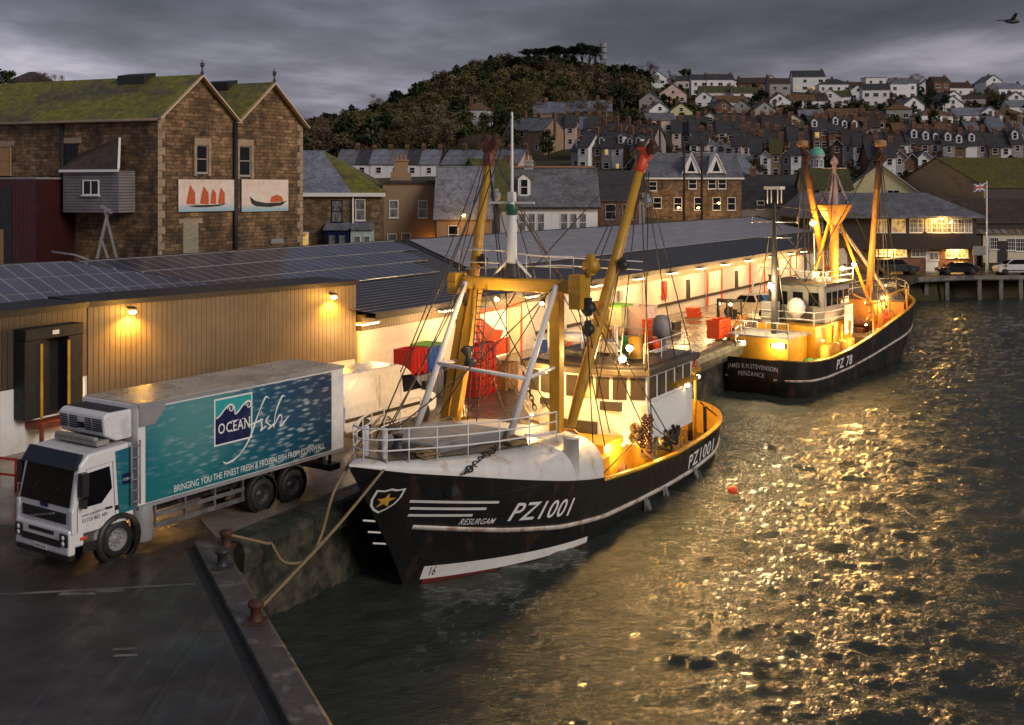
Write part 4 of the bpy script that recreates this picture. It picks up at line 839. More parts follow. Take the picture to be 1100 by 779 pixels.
house('shade_dark_store', 'low store coloured dark for the shade in front of the moss roofed hall', 'store', None, at(1078, 136.5, 0), 0, 20, 7, zz(231,136.5)-.8, 2.6, 'side', 'brownw', 'tiled', [], [])  # dark wall and roof colours stand in for shade below the hall
# harbour office: dark timber upper storey with lit windows
D = 134; zb = 0; x0, x1 = at(862, D, 0).x, at(1049, D, 0).x; w_ = x1-x0; cx_ = (x0+x1)/2; cpx = 955.5
ze, zr = zz(232,D), zz(207,D+6)
T = thing('harbour_office', 'two storey harbour office with dark timber balcony band and lit windows', 'office', (cx_, D, 0))
MB().box(-w_/2,w_/2,0,11,-.5,2.95,0).build('wall', M['brick'], T); MB().box(-w_/2,w_/2,-.0,11,2.951,ze,0).build('upper_wall', M['brownw'], T)
MB().box(-w_/2-.1,w_/2+.1,-1.1,-.002,2.7,3.3).build('balcony_band', M['brownw'], T)
MB().box(-w_/2-.1,w_/2+.1,-1.1,-1.0,3.302,4.35).build('balcony_parapet', M['brownw'], T)
p = MB(); e = .6; y2 = 5.5; r0, r1 = -w_/2+1, wx(1010,cpx,D+6)
pts = [(-w_/2-e,-1.2,ze),(w_/2+e,-1.2,ze),(w_/2+e,11+e,ze),(-w_/2-e,11+e,ze),(r0,y2,zr),(r1,y2,zr)]
p.add(pts, [(0,1,5,4),(1,2,5),(2,3,4,5),(3,0,4)]); p.box(-w_/2-e,w_/2+e,-1.2,11+e,ze-.25,ze-.002); p.build('roof', M['slate'], T)
for px, wd, pane in ((877,2.0,'net'),(900,1.0,'net'),(946,2.0,'lit'),(965,2.2,'lit'),(986,2.6,'net'),(996,1.3,'lit'),(1012,3.2,'net'),(1029,2.0,'net'),(1040,1.2,'net')):
    window(T, wx(px,cpx,D), -.005, zz(250,D), wd*.78, zz(234,D)-zz(250,D)-.1, 0, 'multi', 'pwhite', pane)
for px, wd, pane, y0, y1 in ((878,2.2,'lit',262,275),(948,2.6,'lit2',264,275),(966,2.6,'lit2',264,276),(988,2.8,'net',264,276),(1022,1.9,'lit2',264,277),(1033,2.2,'lit2',264,277)):
    window(T, wx(px,cpx,D), -.005, zz(y1,D), wd*.72, zz(y0,D)-zz(y1,D), 0, 'multi', 'pwhite', pane)
MB().box(-.75,.75,-.08,0,0,2.4).build('door', M['pwhite'], T, (wx(1001,cpx,D),-.004,0)); window(T, wx(1003,cpx,D), -.09, 1.35, 1.2, .9, 0, 'mull', 'pwhite', 'net')
for px in (955, 1027): lamp('AREA', (at(px,D-.55,0).x, D-.55, 2.62), 230, (1,.6,.16), 1.6, (at(px,D-.4,0).x, D-.4, 0), name='soffit_light')
wall_lamp('wall_lamp', 'bright sodium lamp on the upper front of the harbour office', 1012, 235, D-.9, 420, SOD, dy=-.5)
wall_lamp('wall_lamp', 'small lamp right of bright lamp on the harbour office', 1022, 238, D-.9, 30, WARM, dy=-.4, bulb='bulbs')
# cream cottage to the right with corrugated roof
D = 136; T = thing('cream_cottage', 'single storey cream cottage with brown corrugated roof behind white van', 'cottage', tuple(at(1092, D, 0))); w_ = wx(1140,1056,D); ze = zz(250,D)
xo = wx(1098,1092,D)
MB().box(xo-w_/2, xo+w_/2, 0, 8, -.5, ze).build('wall', M['crender'], T)
MB().ext([(xo-w_/2-.9,-.4,ze-.1),(xo+w_/2,-.4,ze-.1),(xo+w_/2,4.5,zz(231,D+4)),(xo-w_/2-.4,4.5,zz(231,D+4))], (0,0,.1)).build('roof', M['corr'], T)
for px, dw, y0, y1 in ((1068,1.1,255,268),(1086,1.1,256,269),(1096,1.2,256,270)): window(T, wx(px,1092,D), -.004, zz(y1,D), dw, zz(y0,D)-zz(y1,D), 0, 'multi', 'pwhite', 'glass')
MB().box(-.6,.6,-.06,.02,0,2.6).build('door', M['fascia'], T, (wx(1077,1092,D),-.004,.95))
MB().box(xo-w_/2,xo+w_/2,-.05,-.001,0,.9).build('plinth', M['fascia'], T)
o = tag(MB().box(-1,1,-.06,.06,0,1.1).box(-.9,-.8,-.05,.05,-2,0).box(.8,.9,-.05,.05,-2,0).build('notice_board', M['grey'], loc=at(1054, 132.8, 2.0)), 'grey notice board on posts left of the cream cottage', 'sign')
# flagpole and flag
T = thing('flagpole', 'tall white flagpole flying a union flag by the office corner', 'flagpole', tuple(at(1060, 131, 0))); H_ = zz(195,131)
MB().lathe([(.13,0),(.1,H_*.5),(.07,H_),(.0,H_+.1)], (0,0,0), 8).build('pole', M['pwhite'], T)
fw, fh = 1.45, .95
def flag(y_off, polys, name, m_, par):
    mb = MB()
    for pl in polys:
        pts = []
        for u_, v_ in pl:
            x = -.1-u_*fw; pts.append((x, .12*math.sin(u_*6.5)+y_off, H_-.15-fh+v_*fh-.15*u_))
        mb.quad(*pts)
    return mb.build(name, m_, par, recalc=False)
def strips(pl_fn, nn=8): return [pl_fn(i/nn, (i+1)/nn) for i in range(nn)]
FL_ = flag(0, strips(lambda a, b: [(a,0),(b,0),(b,1),(a,1)]), 'flag', M['flagblue'], T)
dg = []
for i in range(12):
    a, b = i/12, (i+1)/12
    dg += [[(a, max(0,a-.11)),(b, max(0,b-.11)),(b, min(1,b+.11)),(a, min(1,a+.11))], [(a, max(0,1-a-.11)),(b, max(0,1-b-.11)),(b, min(1,1-b+.11)),(a, min(1,1-a+.11))]]
flag(-.012, dg, 'white_saltire', M['pwhite'], FL_)
flag(-.02, strips(lambda a, b: [(a,.34),(b,.34),(b,.66),(a,.66)]), 'white_cross', M['pwhite'], FL_); flag(-.021, strips(lambda a, b: [(.41+a*.18,0),(.41+b*.18,0),(.41+b*.18,1),(.41+a*.18,1)], 2), 'white_cross', M['pwhite'], FL_)
flag(-.03, strips(lambda a, b: [(a,.4),(b,.4),(b,.6),(a,.6)]), 'red_cross', M['flagred'], FL_); flag(-.031, strips(lambda a, b: [(.45+a*.1,0),(.45+b*.1,0),(.45+b*.1,1),(.45+a*.1,1)], 2), 'red_cross', M['flagred'], FL_)
# ------------------------------------------------------------------ vehicles on the far quay
def wheel(parent, x, y, r_, wd, hub='silver', name='wheel'):
    s_ = 1 if y > 0 else -1
    o = MB().lathe([(r_*.62,-wd/2),(r_*.93,-wd/2),(r_,-wd*.32),(r_,wd*.32),(r_*.93,wd/2),(r_*.62,wd/2)], (0,0,0), 20, axis=(0,1,0)).build(name, M['black'], parent, (x, y, r_))
    h_ = MB(); h_.lathe([(0,s_*wd*.22),(r_*.22,s_*wd*.22),(r_*.25,s_*wd*.1),(r_*.5,s_*wd*.12),(r_*.62,s_*wd*.46)], (0,0,0), 16, axis=(0,1,0))
    for i in range(8):
        a = i*math.pi/4; h_.lathe([(.0,s_*wd*.3),(r_*.05,s_*wd*.3),(r_*.05,s_*wd*.1)], (r_*.36*math.cos(a),0,r_*.36*math.sin(a)), 6, axis=(0,1,0))
    h_.build('rim', M[hub], o); return o
def car(name, label, loc, rz, prof, glassp, W, wx_, r_, paint, cat, hub='silver', lights=True, strip=None):
    """prof: side outline (x,z) of the body; glassp: side outline of the cabin; +x is the front"""
    T = thing(name, label, cat, loc, rz)
    MB().ext([(x, -W/2, z) for x, z in prof], (0, W, 0)).build('body', paint, T, bevel=.07)
    cb = MB(); n_ = len(glassp); ti = .16
    A = [(x, -W/2+.03+(ti if i not in (0, n_-1) else 0), z) for i, (x, z) in enumerate(glassp)]; B = [(x, -y, z) for x, y, z in A]
    cb.add(A+B, [list(range(n_)), list(range(n_, 2*n_))[::-1]]+[(i, (i+1) % n_, n_+(i+1) % n_, n_+i) for i in range(n_)]); cab = cb.build('cabin', paint, T, bevel=.05)
    gx = [p[0] for p in glassp]; c0_, c1_ = sum(gx)/n_, sum(p[1] for p in glassp)/n_
    for sg in (-1, 1):
        g = MB(); gp = [(c0_+(x-c0_)*.88, sg*(abs(y)+.012-.02*0), c1_+(z-c1_)*.74+.02) for x, y, z in A]; g.ext(gp, (0, sg*.012, 0)); g.build('side_window', M['glass'], cab)
    for (a, b) in ((0, 1), (n_-2, n_-1)):
        p, q = A[a], A[b]; wnd = MB(); 
        dv_ = (Vector(q)-Vector(p)); nrm = Vector((dv_.z, 0, -dv_.x)).normalized(); nrm = nrm if (nrm.x > 0) == (p[0]+q[0] > 2*c0_) else -nrm
        lo, hi = Vector(p)+dv_*.12, Vector(p)+dv_*.88; lo.y += .1; hi.y += .1 if abs(hi.y) > .3 else 0
        wnd.quad(lo+nrm*.015, (lo.x+nrm.x*.015, -lo.y, lo.z+nrm.z*.015), (hi.x+nrm.x*.015, -hi.y, hi.z+nrm.z*.015), hi+nrm*.015); wnd.build('windscreen' if p[0]+q[0] > 2*c0_ else 'rear_window', M['glass'], cab)
    for x in wx_:
        for sg in (-1, 1):
            wheel(T, x, sg*(W/2-.08), r_, .2, hub)
            MB().lathe([(r_*1.16,-.06),(r_*1.16,.06),(0.01,.06)], (0,0,0), 18, axis=(0,sg,0)).build('wheel_arch', M['black'], T, (x, sg*(W/2-.045), r_))
    xf = max(p[0] for p in prof); xr = min(p[0] for p in prof)
    for sg in (-1, 1):
        MB().box(xf-.16,xf-.0,-.2,.2,-.08,.1).build('headlight', M['pwhite'], T, (.012, sg*(W/2-.28), .72), bevel=.03)
        MB().box(xr,xr+.1,-.15,.15,-.1,.14).build('tail_light', M['red'], T, (-.012, sg*(W/2-.2), .82), bevel=.03)
        MB().box(-.1,.1,-.09,.09,0,.16).build('wing_mirror', M['black'], T, (glassp[0][0] if glassp[0][0] > 0 else glassp[-1][0]-.2, sg*(W/2+.07), .98))
    MB().box(xf,xf+.012,-.26,.26,.36,.47).build('number_plate', M['pwhite'], T)
    if strip:
        for sg in (-1, 1): MB().box(xr+.5,xf-.6,-.02,.02,.48,.6).build('side_strip', M['fascia'], T, (0, sg*(W/2+.01), 0))
    return T
pb = mat('black_car_paint', (.012,.013,.016), .2, var=.1, bump=0); pg = mat('dark_grey_car_paint', (.035,.037,.042), .22, var=.1, bump=0)
car('pickup', 'dark four by four pickup parked left of the dark saloon car', at(963,129.5,0), R(3), [(2.4,.45),(2.45,.85),(2.35,1.02),(1.1,1.12),(-2.4,1.12),(-2.45,.5),(-2.0,.38),(2.2,.36)], [(1.15,1.1),(.45,1.78),(-.9,1.82),(-2.25,1.72),(-2.35,1.1)], 1.85, (1.5,-1.5), .4, pg, 'pickup')
car('saloon_car', 'dark saloon car parked facing left below the lit office windows', at(1028,129.3,0), R(178), [(2.25,.35),(2.3,.62),(2.15,.8),(1.0,.92),(-1.5,.98),(-2.25,.92),(-2.3,.5),(-2.1,.32),(2.0,.3)], [(1.15,.9),(.35,1.4),(-.85,1.43),(-1.5,1.25),(-1.95,.94)], 1.8, (1.4,-1.4), .33, pb, 'car')
car('white_van', 'small white van parked at right edge below the cream cottage', at(1090,129,0), R(178), [(2.2,.4),(2.25,.75),(2.1,.98),(1.25,1.15),(-2.1,1.2),(-2.15,.45),(-2.0,.32),(2.0,.3)], [(1.35,1.12),(.65,1.75),(.2,1.84),(-2.0,1.84),(-2.12,1.15)], 1.8, (1.45,-1.35), .34, M['white_clean'], 'van', strip=True)
# ------------------------------------------------------------------ hillside houses, row by row
rnd = random.Random(21)
NUMW = lambda px, D: (px)*D/F
def std_wins(w_, h_, rt, rh, two, rr):
    ws = []; n_ = max(2, int(w_/2.6)); 
    for fl in ((.9,) if not two else (.8, h_-2.0)):
        for i in range(n_):
            if rr.random() < .88: ws.append((-w_/2+w_*(i+.5)/n_, fl, rr.choice((1.0,1.3,1.6)), 1.2, rr.choice(('mull','sash'))))
    if rt == 'front' and rh > 2: ws.append((0, h_+.2, 1.0, 1.1, 'sash'))
    return ws
def hill_row(rowname, group, items):
    """items: px centre, py of the base, width px, storeys, roof kind, wall, roof, lit windows, extra words"""
    for i, it in enumerate(items):
        px, py, wp_, st, rt, wm, rm = it[:7]; lit = it[7] if len(it) > 7 else (); desc = it[8] if len(it) > 8 else None
        q = site(px, py); D = q.y; w_ = max(6, NUMW(wp_, D)*1.12); h_ = 3.0 if st == 1 else 5.4; d_ = min(9, max(6, w_*.7)); rh = {'side': d_*.3, 'front': w_*.36, 'hip': d_*.27, 'flat': .2}[rt]
        if rt == 'front': d_ = 9
        lab = '%s %s house, %s in %s' % ({'wrender':'white','crender':'cream','pink':'pinkish','grender':'grey','brender':'brown','yrender':'yellowish','stone2':'stone','brick':'brick'}[wm], {'slate':'grey roofed','slated':'dark roofed','slateb':'pale grey roofed','tile':'orange brown roofed','tiled':'brown roofed','moss2':'mossy roofed','greyroof':'flat roofed'}[rm], ordn(i) if i < len(items)-1 else 'rightmost', rowname)
        if desc: lab = desc
        ch = [] if rt == 'flat' else [((w_/2-.5)*rnd.choice((-1,1)) if rt == 'side' else rnd.uniform(-.8,.8), d_/2, h_+rh+.9)]
        house('house', lab, 'house', group, q-Vector((0,0,.3)), R(rnd.uniform(-9,9)), w_, d_, h_+.3, rh, rt, wm, rm, ch, std_wins(w_, h_, rt, rh, st == 2, rnd), lit=lit, trim=None, found=5, pots=2)
W, C_r, PK, GR = 'wrender', 'crender', 'pink', 'grender'
hill_row('the top row against the sky', 'houses along the hilltop', [
 (676,89,26,1,'side',W,'slated'),(707,94,17,2,'front',W,'slateb'),(738,95,21,1,'side',C_r,'slated'),(757,93,18,1,'side',W,'tiled'),(783,95,12,1,'hip',W,'slated'),(808,98,26,1,'side','brick','tiled'),(828,96,13,1,'front',W,'slated'),(842,94,28,1,'side',W,'tiled',(0,)),
 (869,98,30,2,'side',W,'slated',(0,2)),(897,99,30,1,'hip',W,'slated'),(922,96,18,1,'side',W,'tiled'),(941,99,19,2,'flat',W,'greyroof'),(957,97,15,1,'hip',GR,'slated'),(972,106,23,2,'side',W,'slate'),(996,101,14,1,'front',W,'slated'),(1012,104,16,2,'side','brick','tiled',(1,)),(1032,103,26,1,'side',W,'tiled'),(1068,103,14,2,'front',W,'slateb'),(1087,104,27,1,'side',W,'slateb')])
hill_row('the second row below the hilltop', 'white villas below the hilltop', [
 (699,119,22,1,'front',GR,'slateb'),(723,111,26,1,'front',PK,'tile',(1,)),(752,102,16,2,'side',W,'slated'),(774,102,26,2,'side',W,'slated'),(770,109,30,1,'side',C_r,'moss2'),(803,110,27,1,'side',W,'moss2'),(787,121,30,1,'side',W,'tile'),(757,117,15,1,'front',W,'slateb'),(838,107,20,2,'side',GR,'tiled'),(838,119,19,1,'front',W,'tiled'),(862,119,24,1,'side',W,'tile'),(878,119,12,1,'side',W,'tiled'),(892,115,22,1,'front',W,'moss2'),(903,114,20,1,'side',W,'moss2'),(925,105,14,1,'side',W,'slated'),(922,108,15,1,'front',W,'slated'),(941,115,25,2,'side',W,'slated'),(966,107,14,2,'hip',W,'slate'),(1046,116,22,1,'hip',GR,'tiled'),(1025,116,12,1,'front',W,'tiled'),(1092,117,15,1,'front',W,'slateb')])
hill_row('the third row on the slope', 'houses halfway down the slope', [
 (709,131,14,1,'front',W,'slateb'),(732,132,14,1,'front','yrender','moss2'),(711,142,28,1,'side',PK,'slate'),(747,145,20,1,'side',GR,'slated'),(763,144,21,1,'front',C_r,'slate'),(785,146,22,1,'side',W,'moss2'),(804,146,20,1,'side',W,'moss2'),(778,128,14,1,'front','brick','slated'),(797,128,10,1,'front',GR,'slated'),(822,130,18,1,'front',GR,'tiled'),(834,145,15,1,'front',W,'slated'),(853,146,12,1,'front','yrender','slated',(0,)),(872,138,14,1,'side',GR,'slateb'),(966,129,24,1,'hip',GR,'tile'),(982,124,11,1,'front',W,'slate'),(1008,136,34,1,'hip',W,'tile'),(1024,123,18,1,'front',W,'slateb'),(1045,136,33,1,'side',W,'slateb'),(1064,136,18,1,'front',W,'slateb'),(1085,134,22,1,'hip',GR,'tile'),(1096,126,16,1,'side',W,'slateb'),(912,137,34,1,'side',GR,'tile'),(940,140,22,1,'side','brick','tiled')])
# terraces: attached houses along a line
def terrace(rowname, group, pxa, pya, pxb, pyb, n_, st, walls, roofs, dorm=0, front=0, lit=.1, hh=None, jit=1.0):
    a, b = site(pxa, pya), site(pxb, pyb); u_ = (b-a); u_.z = 0; L = u_.length/n_; rz = math.atan2(u_.y, u_.x)
    for i in range(n_):
        p = a.lerp(b, (i+.5)/n_); p.z = lerp(p.z, min(hgt(p.x, p.y), p.z+1), jit)-.2
        wm, rm = walls[i % len(walls)], roofs[i % len(roofs)]; h_ = (hh or (4.4 if st == 2 else 2.7))*(1+rnd.uniform(-.12,.12)*jit); d_ = 7.8+rnd.uniform(-.8,.8)*jit; p = p+Vector((-u_.y,u_.x,0)).normalized()*rnd.uniform(-1.2,1.2)*jit; st2 = h_ > 4.1
        fr_ = front and rnd.random() < 1/front; rh = 2.9+rnd.uniform(-.4,.4)*jit if not fr_ else L*.5
        lab = '%s terraced house, %s roof, %s in %s' % ({'wrender':'white','crender':'cream','pink':'pinkish','grender':'grey','brender':'brown','stone2':'stone','brick':'brick'}[wm], {'slate':'grey','slated':'dark slate','slateb':'pale slate','tile':'brown','tiled':'dark brown','moss2':'mossy'}[rm], ordn(i) if i < n_-1 else 'rightmost', rowname)
        nw = 2 if L > 4.6 else 1; ws = []
        for fl in ((.6, h_-1.55) if st2 else (.8,)):
            for j in range(nw):
                if rnd.random() < .85: ws.append((-L/2+L*(j+.5)/nw, fl, rnd.choice((.8,.95,1.1)), 1.2, 'sash'))
        ws = ws or [(0,.8,.9,1.2,'sash')]
        house('terraced_house', lab, 'terraced house', group, p, rz+(0 if not fr_ else 0), L+.02 if not fr_ else L, d_ if not fr_ else 9, h_+i*.004, rh, 'front' if fr_ else 'side', wm, rm, [(L/2-.1, d_/2, h_+rh+rnd.uniform(.6,1.1))] if not fr_ else [(0,6,h_+rh+.8)], ws, [rnd.uniform(-.5,.5)] if dorm and rnd.random() < .62/dorm and not fr_ else [], lit=(rnd.randrange(len(ws)),) if rnd.random() < lit else (), found=4, pots=3, trim='pwhite' if fr_ else None)
SD, TD = 'slated', 'tiled'
terrace('the wooded slope stone terrace', 'stone terrace by the wood', 573,143,657,141, 6, 2, ['brender','brender','stone2'], ['slateb'], 0, 0, 0, 5.2, .05)
terrace('the wooded slope brown trio', 'brown pair by the wood', 538,163,584,165, 3, 2, ['brender'], ['slate'], 0, 0, 0, 5.2, .1)
terrace('the lower wooded slope row', 'dark row in the middle town', 596,158,642,156, 4, 2, ['grender','pink','brender'], [SD, SD, 'slateb'], 2)
terrace('the row left of derrick head', 'dormered row in the middle town', 612,183,690,187, 7, 2, ['grender','wrender','stone2'], [SD], 1)
terrace('the brown row by derrick head', 'brown row in the middle town', 634,169,700,171, 6, 2, ['brender','grender'], [TD, SD], 3)
terrace('the row above triangular dormers', 'long dark row in the middle town', 722,164,800,166, 8, 2, ['pink','grender','wrender'], [SD], 0, 3)
terrace('the row below cream gable', 'upper slate row in the middle town', 770,156,850,158, 8, 2, ['grender','brick','grender'], [SD, TD], 0)
terrace('the white gabled mid row', 'white gabled row in the middle town', 742,177,806,181, 7, 2, ['wrender','pink'], [SD], 0, 2)
terrace('the row at second boat derrick', 'second slate row in the middle town', 795,173,868,175, 7, 2, ['grender','brick','brender'], [SD, TD, SD], 0, 4)
terrace('the row above dark barn', 'lower slate row behind the barn', 806,190,872,193, 6, 2, ['grender','wrender','brender'], [SD, SD, 'moss2'], 0, 3)
terrace('the red brick dormer row', 'red brick row in the upper town', 872,161,924,161, 6, 2, ['brick'], [SD], 1, 0, .1)
terrace('the brown row above brick dormers', 'brown row in the upper town', 868,148,945,150, 7, 1, ['grender','brick','brender'], [TD, 'tile'], 0)
terrace('the row beside green cupola', 'dark row beside the cupola', 893,180,965,184, 6, 2, ['brick','grender','wrender'], [SD, TD], 0, 3)
terrace('the row above mossy hall', 'white dormered row above the hall', 962,177,1100,180, 11, 2, ['wrender','grender','stone2'], [SD], 1, 0, .08)
terrace('the upper brown right row', 'brown roofed row at the right', 962,158,1034,159, 6, 1, ['brick','grender','crender'], ['tile', TD], 0, 0, .1)
terrace('the grey right edge row', 'grey row at the right edge', 1040,163,1104,163, 5, 2, ['brick','grender','wrender'], ['slate', SD], 0, 0, .15)
terrace('the row behind yellow gable', 'row behind the yellow gable', 935,194,1000,195, 5, 2, ['brick','wrender','grender'], [SD], 0, 2)
terrace('the bungalow row below wood', 'white bungalows below the wood', 362,189,470,190, 6, 1, ['wrender'], ['slate', SD, 'slateb'], 0, 0, 0, 2.7, .08)
terrace('the white row below wood', 'white row below the wood', 474,190,556,190, 5, 1, ['wrender','pink','wrender'], ['slateb', 'slate'], 0, 0, 0, 2.7, .08)
# single houses in the wood
for px, py, wp_, st, rt, wm, rm, lab in ((512,139,26,2,'hip','wrender','tile','white villa with brown roof standing alone in the wood'),(374,171,20,1,'front','wrender','slate','small white house at the foot of the wood by the warehouse'),(25,97,26,2,'hip','grender','tiled','dark roofed house among trees above the mossy warehouse roof'),(398,176,12,1,'front','stone2','slate','little stone chapel at the foot of the wood')):
    if px == 25: q = Vector(((px-CX)*163/F, 163, zz(104,163)))
    else: q = site(px, py)
    w_ = NUMW(wp_, q.y); h_ = 5.2 if st == 2 else 2.8
    if px == 25: w_, h_ = 5.2, 2.3
    house('house', lab, 'house', None, q, R(-12), w_, w_*.8, h_, w_*.3, rt, wm, rm, [] if px == 25 else [(-w_*.3,w_*.3,h_+w_*.3+1)], std_wins(w_, h_, rt, 1, st == 2, rnd), found=25 if px == 25 else 6)
# bank that carries the house and trees on the far left
# ------------------------------------------------------------------ trees
def crown_pts(kind_, rr):
    cl = []
    if kind_ == 'pine':
        for i in range(9): a = rr.uniform(0, 6.28); d_ = rr.uniform(0, 2.6); cl.append((d_*math.cos(a), d_*math.sin(a), rr.uniform(6.6, 8.2), rr.uniform(.9, 1.5), .45))
    elif kind_ == 'bush':
        for i in range(7): a = rr.uniform(0, 6.28); d_ = rr.uniform(0, 1.3); cl.append((d_*math.cos(a), d_*math.sin(a), rr.uniform(.6, 1.9), rr.uniform(.6, 1.0), .9))
    elif kind_ == 'evergreen':
        for i in range(13): z = rr.uniform(2, 8.4); d_ = rr.uniform(.2, 1)*(2.6-(z-4.5)**2*.1); a = rr.uniform(0, 6.28); cl.append((d_*math.cos(a), d_*math.sin(a), z, rr.uniform(.9, 1.6), .8))
    else:
        for i in range(16): a = rr.uniform(0, 6.28); z = rr.uniform(2.8, 8.2); d_ = rr.uniform(.2, 1)*(3.6-(z-5)**2*.16); cl.append((d_*math.cos(a), d_*math.sin(a), z, rr.uniform(.9, 1.6), .85))
    return cl
def leafset(cl, per, size, rr, thin=1.0):
    vs, fs = [], []
    for cx, cy_, cz, r_, sq in cl:
        for i in range(per):
            u_ = Vector((rr.gauss(0,1), rr.gauss(0,1), rr.gauss(0,1))).normalized()*r_*rr.uniform(.35, 1.05)
            p = Vector((cx+u_.x, cy_+u_.y, cz+u_.z*sq)); a = Vector((rr.gauss(0,1), rr.gauss(0,1), rr.gauss(0,.7))).normalized(); b = a.cross(Vector((rr.gauss(0,1), rr.gauss(0,1), rr.gauss(0,1)))).normalized()
            s_ = size*rr.uniform(.5, 1.3); o = len(vs); vs += [p-a*s_, p+b*s_*thin*.6, p+a*s_, p-b*s_*thin*.6]; fs.append((o, o+1, o+2, o+3))
    return vs, fs
TREES = {}
def tree_proto(kind_, var, m_):
    rr = random.Random(hash((kind_, var)) & 0xffff if 0 else len(TREES)*7+3); cl = crown_pts(kind_, rr)
    per, size, thin = {'bare': (60, .5, .22), 'evergreen': (60, .42, 1), 'pine': (70, .4, .8), 'bush': (55, .3, 1)}[kind_]
    vs, fs = leafset(cl, per, size, rr, thin)
    cm = MB().add(vs, fs).build('crown', M[m_], recalc=False)
    t_ = MB(); top = {'bare': 4.0, 'evergreen': 6.5, 'pine': 6.6, 'bush': .8}[kind_]
    t_.tube([(0,0,-1),(0.05,0,top*.5),(.15,.1,top)], [.3,.22,.14] if kind_ != 'bush' else [.1,.08,.05], 7)
    for c in cl[:9]:
        z0 = min(top*.95, max(.4, c[2]*.55)); t_.tube([(.08,.05,z0),(c[0]*.5,c[1]*.5,(z0+c[2])*.52),(c[0],c[1],c[2])], [.12,.08,.03] if kind_ != 'bush' else [.05,.03,.02], 5, caps=False)
    tm = t_.build('trunk', M['bark'], recalc=False)
    r_ = (cm.data, tm.data); bpy.data.objects.remove(cm); bpy.data.objects.remove(tm); return r_
def tree(kind_, var, m_, loc, s_, label, group=None, name='tree'):
    k_ = (kind_, var, m_)
    if k_ not in TREES: TREES[k_] = tree_proto(*k_)
    T = thing(name, label, 'shrub' if kind_ == 'bush' else 'tree', loc, random.uniform(0, 6.28), group); T.scale = (s_, s_, s_*random.uniform(.9, 1.1))
    for nm, d_ in zip(('crown', 'trunk'), TREES[k_]): o = bpy.data.objects.new(nm, d_); COL.objects.link(o); o.parent = T
    return T
random.seed(31)
# pines on the skyline
pp_ = [(566,60,1.0),(575,58,1.15),(583,57,1.2),(592,56,1.25),(600,56,1.3),(609,56,1.25),(617,56,1.3),(625,57,1.2),(633,58,1.2),(640,60,1.05)]
for i, (px, py, s_) in enumerate(pp_):
    q = Vector(((px-CX)*425/F, 425+random.uniform(-5,5), 0)); q.z = hgt(q.x, q.y)-.5; s2 = (zz(py-8, q.y)-q.z)/8.6
    tree('pine', i % 3, 'lk', q, max(.9, s2), 'tall dark umbrella pine, %s in the clump on the ridge' % (ordn(i) if i < 9 else 'rightmost'), 'umbrella pines on the ridge', 'pine_tree')
# skyline trees among the houses
sky_t = [(677,70,'evergreen','lk','rounded dark tree beside the mast on the hilltop'),(698,69,'bare','lr','reddish bare tree left of the white gable on the hilltop'),(722,76,'bare','lb','brown bare tree right of the white gable on the hilltop'),(735,73,'evergreen','lg','dark green tree behind the cream hilltop house'),(985,80,'bare','lb','tall bare round crowned tree high on the right skyline'),(976,84,'evergreen','lk','dark tree left of the tall bare tree on the skyline'),(990,92,'evergreen','lg','dark green tree below the tall bare skyline tree'),(1027,89,'evergreen','lk','small dark tree behind brown roofed hilltop house'),(1046,92,'evergreen','lk','dark tree right of brown roofed hilltop house'),(1071,92,'bare','lb','bare tree behind the blue grey hilltop gable'),(1097,98,'evergreen','lk','dark tree at right edge of the hilltop'),(405,101,'bare','lb','bare spreading tree on the left ridge skyline'),(430,99,'bare','lb','small bare tree on the left ridge skyline'),(470,83,'evergreen','lk','dark tree where the left ridge steepens'),(484,77,'bare','lr','reddish tree on the ridge, left of the pines'),(523,66,'bare','lr','brown tree on the ridge, second left of the pines'),(545,60,'bare','lb','brown tree on the ridge next left of the pines')]
for i, (px, py, k_, m_, lab) in enumerate(sky_t):
    q = Vector(((px-CX)*428/F, 428, 0)); q.z = hgt(q.x, q.y)-.5; s2 = (zz(py, 428)-q.z)/9.0; tree(k_, i % 3, m_, q, max(.55, s2), lab)
# trees standing out in front of the wood
wt = [(345,150,'lb'),(368,158,'lg'),(392,150,'lo'),(408,163,'lg'),(436,152,'lb'),(462,148,'lb'),(478,160,'lb'),(492,140,'lg'),(528,150,'lo'),(545,152,'lg'),(556,128,'lo'),(580,124,'lb'),(602,122,'lo'),(622,126,'lb'),(645,128,'lo'),(668,122,'lg')]
for i, (px, py, m_) in enumerate(wt):
    q = site(px, py+16); tree('bare' if m_ != 'lg' else 'evergreen', i % 3, m_, q, random.uniform(1.15, 1.6), '%s tree fronting the wood, %s above the rooftops' % ({'lb':'bare brown','lg':'dark green','lo':'olive'}[m_], ordn(i) if i < 15 else 'rightmost'), 'trees fronting the wood')
# far left trees and bank
mb = MB(); g_ = []
for i in range(14):
    r_ = []
    for j in range(18):
        px = -40+j*12; D = 120+i*8; z = lerp(6, zz(lerp(98, 112, j/17), 165), ss(120, 165, D))*(1 if j < 16 else .3); r_.append(((px-CX)*D/F, D, z))
    g_.append(r_)
kind(MB().grid(g_).build('hill_bank', M['hill']), 'structure')
for i, (px, py, m_, s_) in enumerate(((-4,70,'lk',1),(8,72,'lg',1),(38,76,'lb',.8),(50,77,'lb',.8),(62,81,'lb',.7),(76,88,'lg',.5),(96,86,'lk',.45))):
    q = Vector(((px-CX)*163/F, 163, zz(106,163))); s2 = (zz(py, 163)-q.z)/9.0; tree('bare' if m_ == 'lb' else 'evergreen', i % 3, m_, q, s2, ['dark tree at left edge above the warehouse roof','dark green tree left of the house above the warehouse','bare tree right of the house above the warehouse','second bare tree right of the house above the warehouse','smallest bare tree right of the house above the warehouse','dark bush showing over the mossy warehouse ridge','small dark tree near the ridge ventilator'][i])
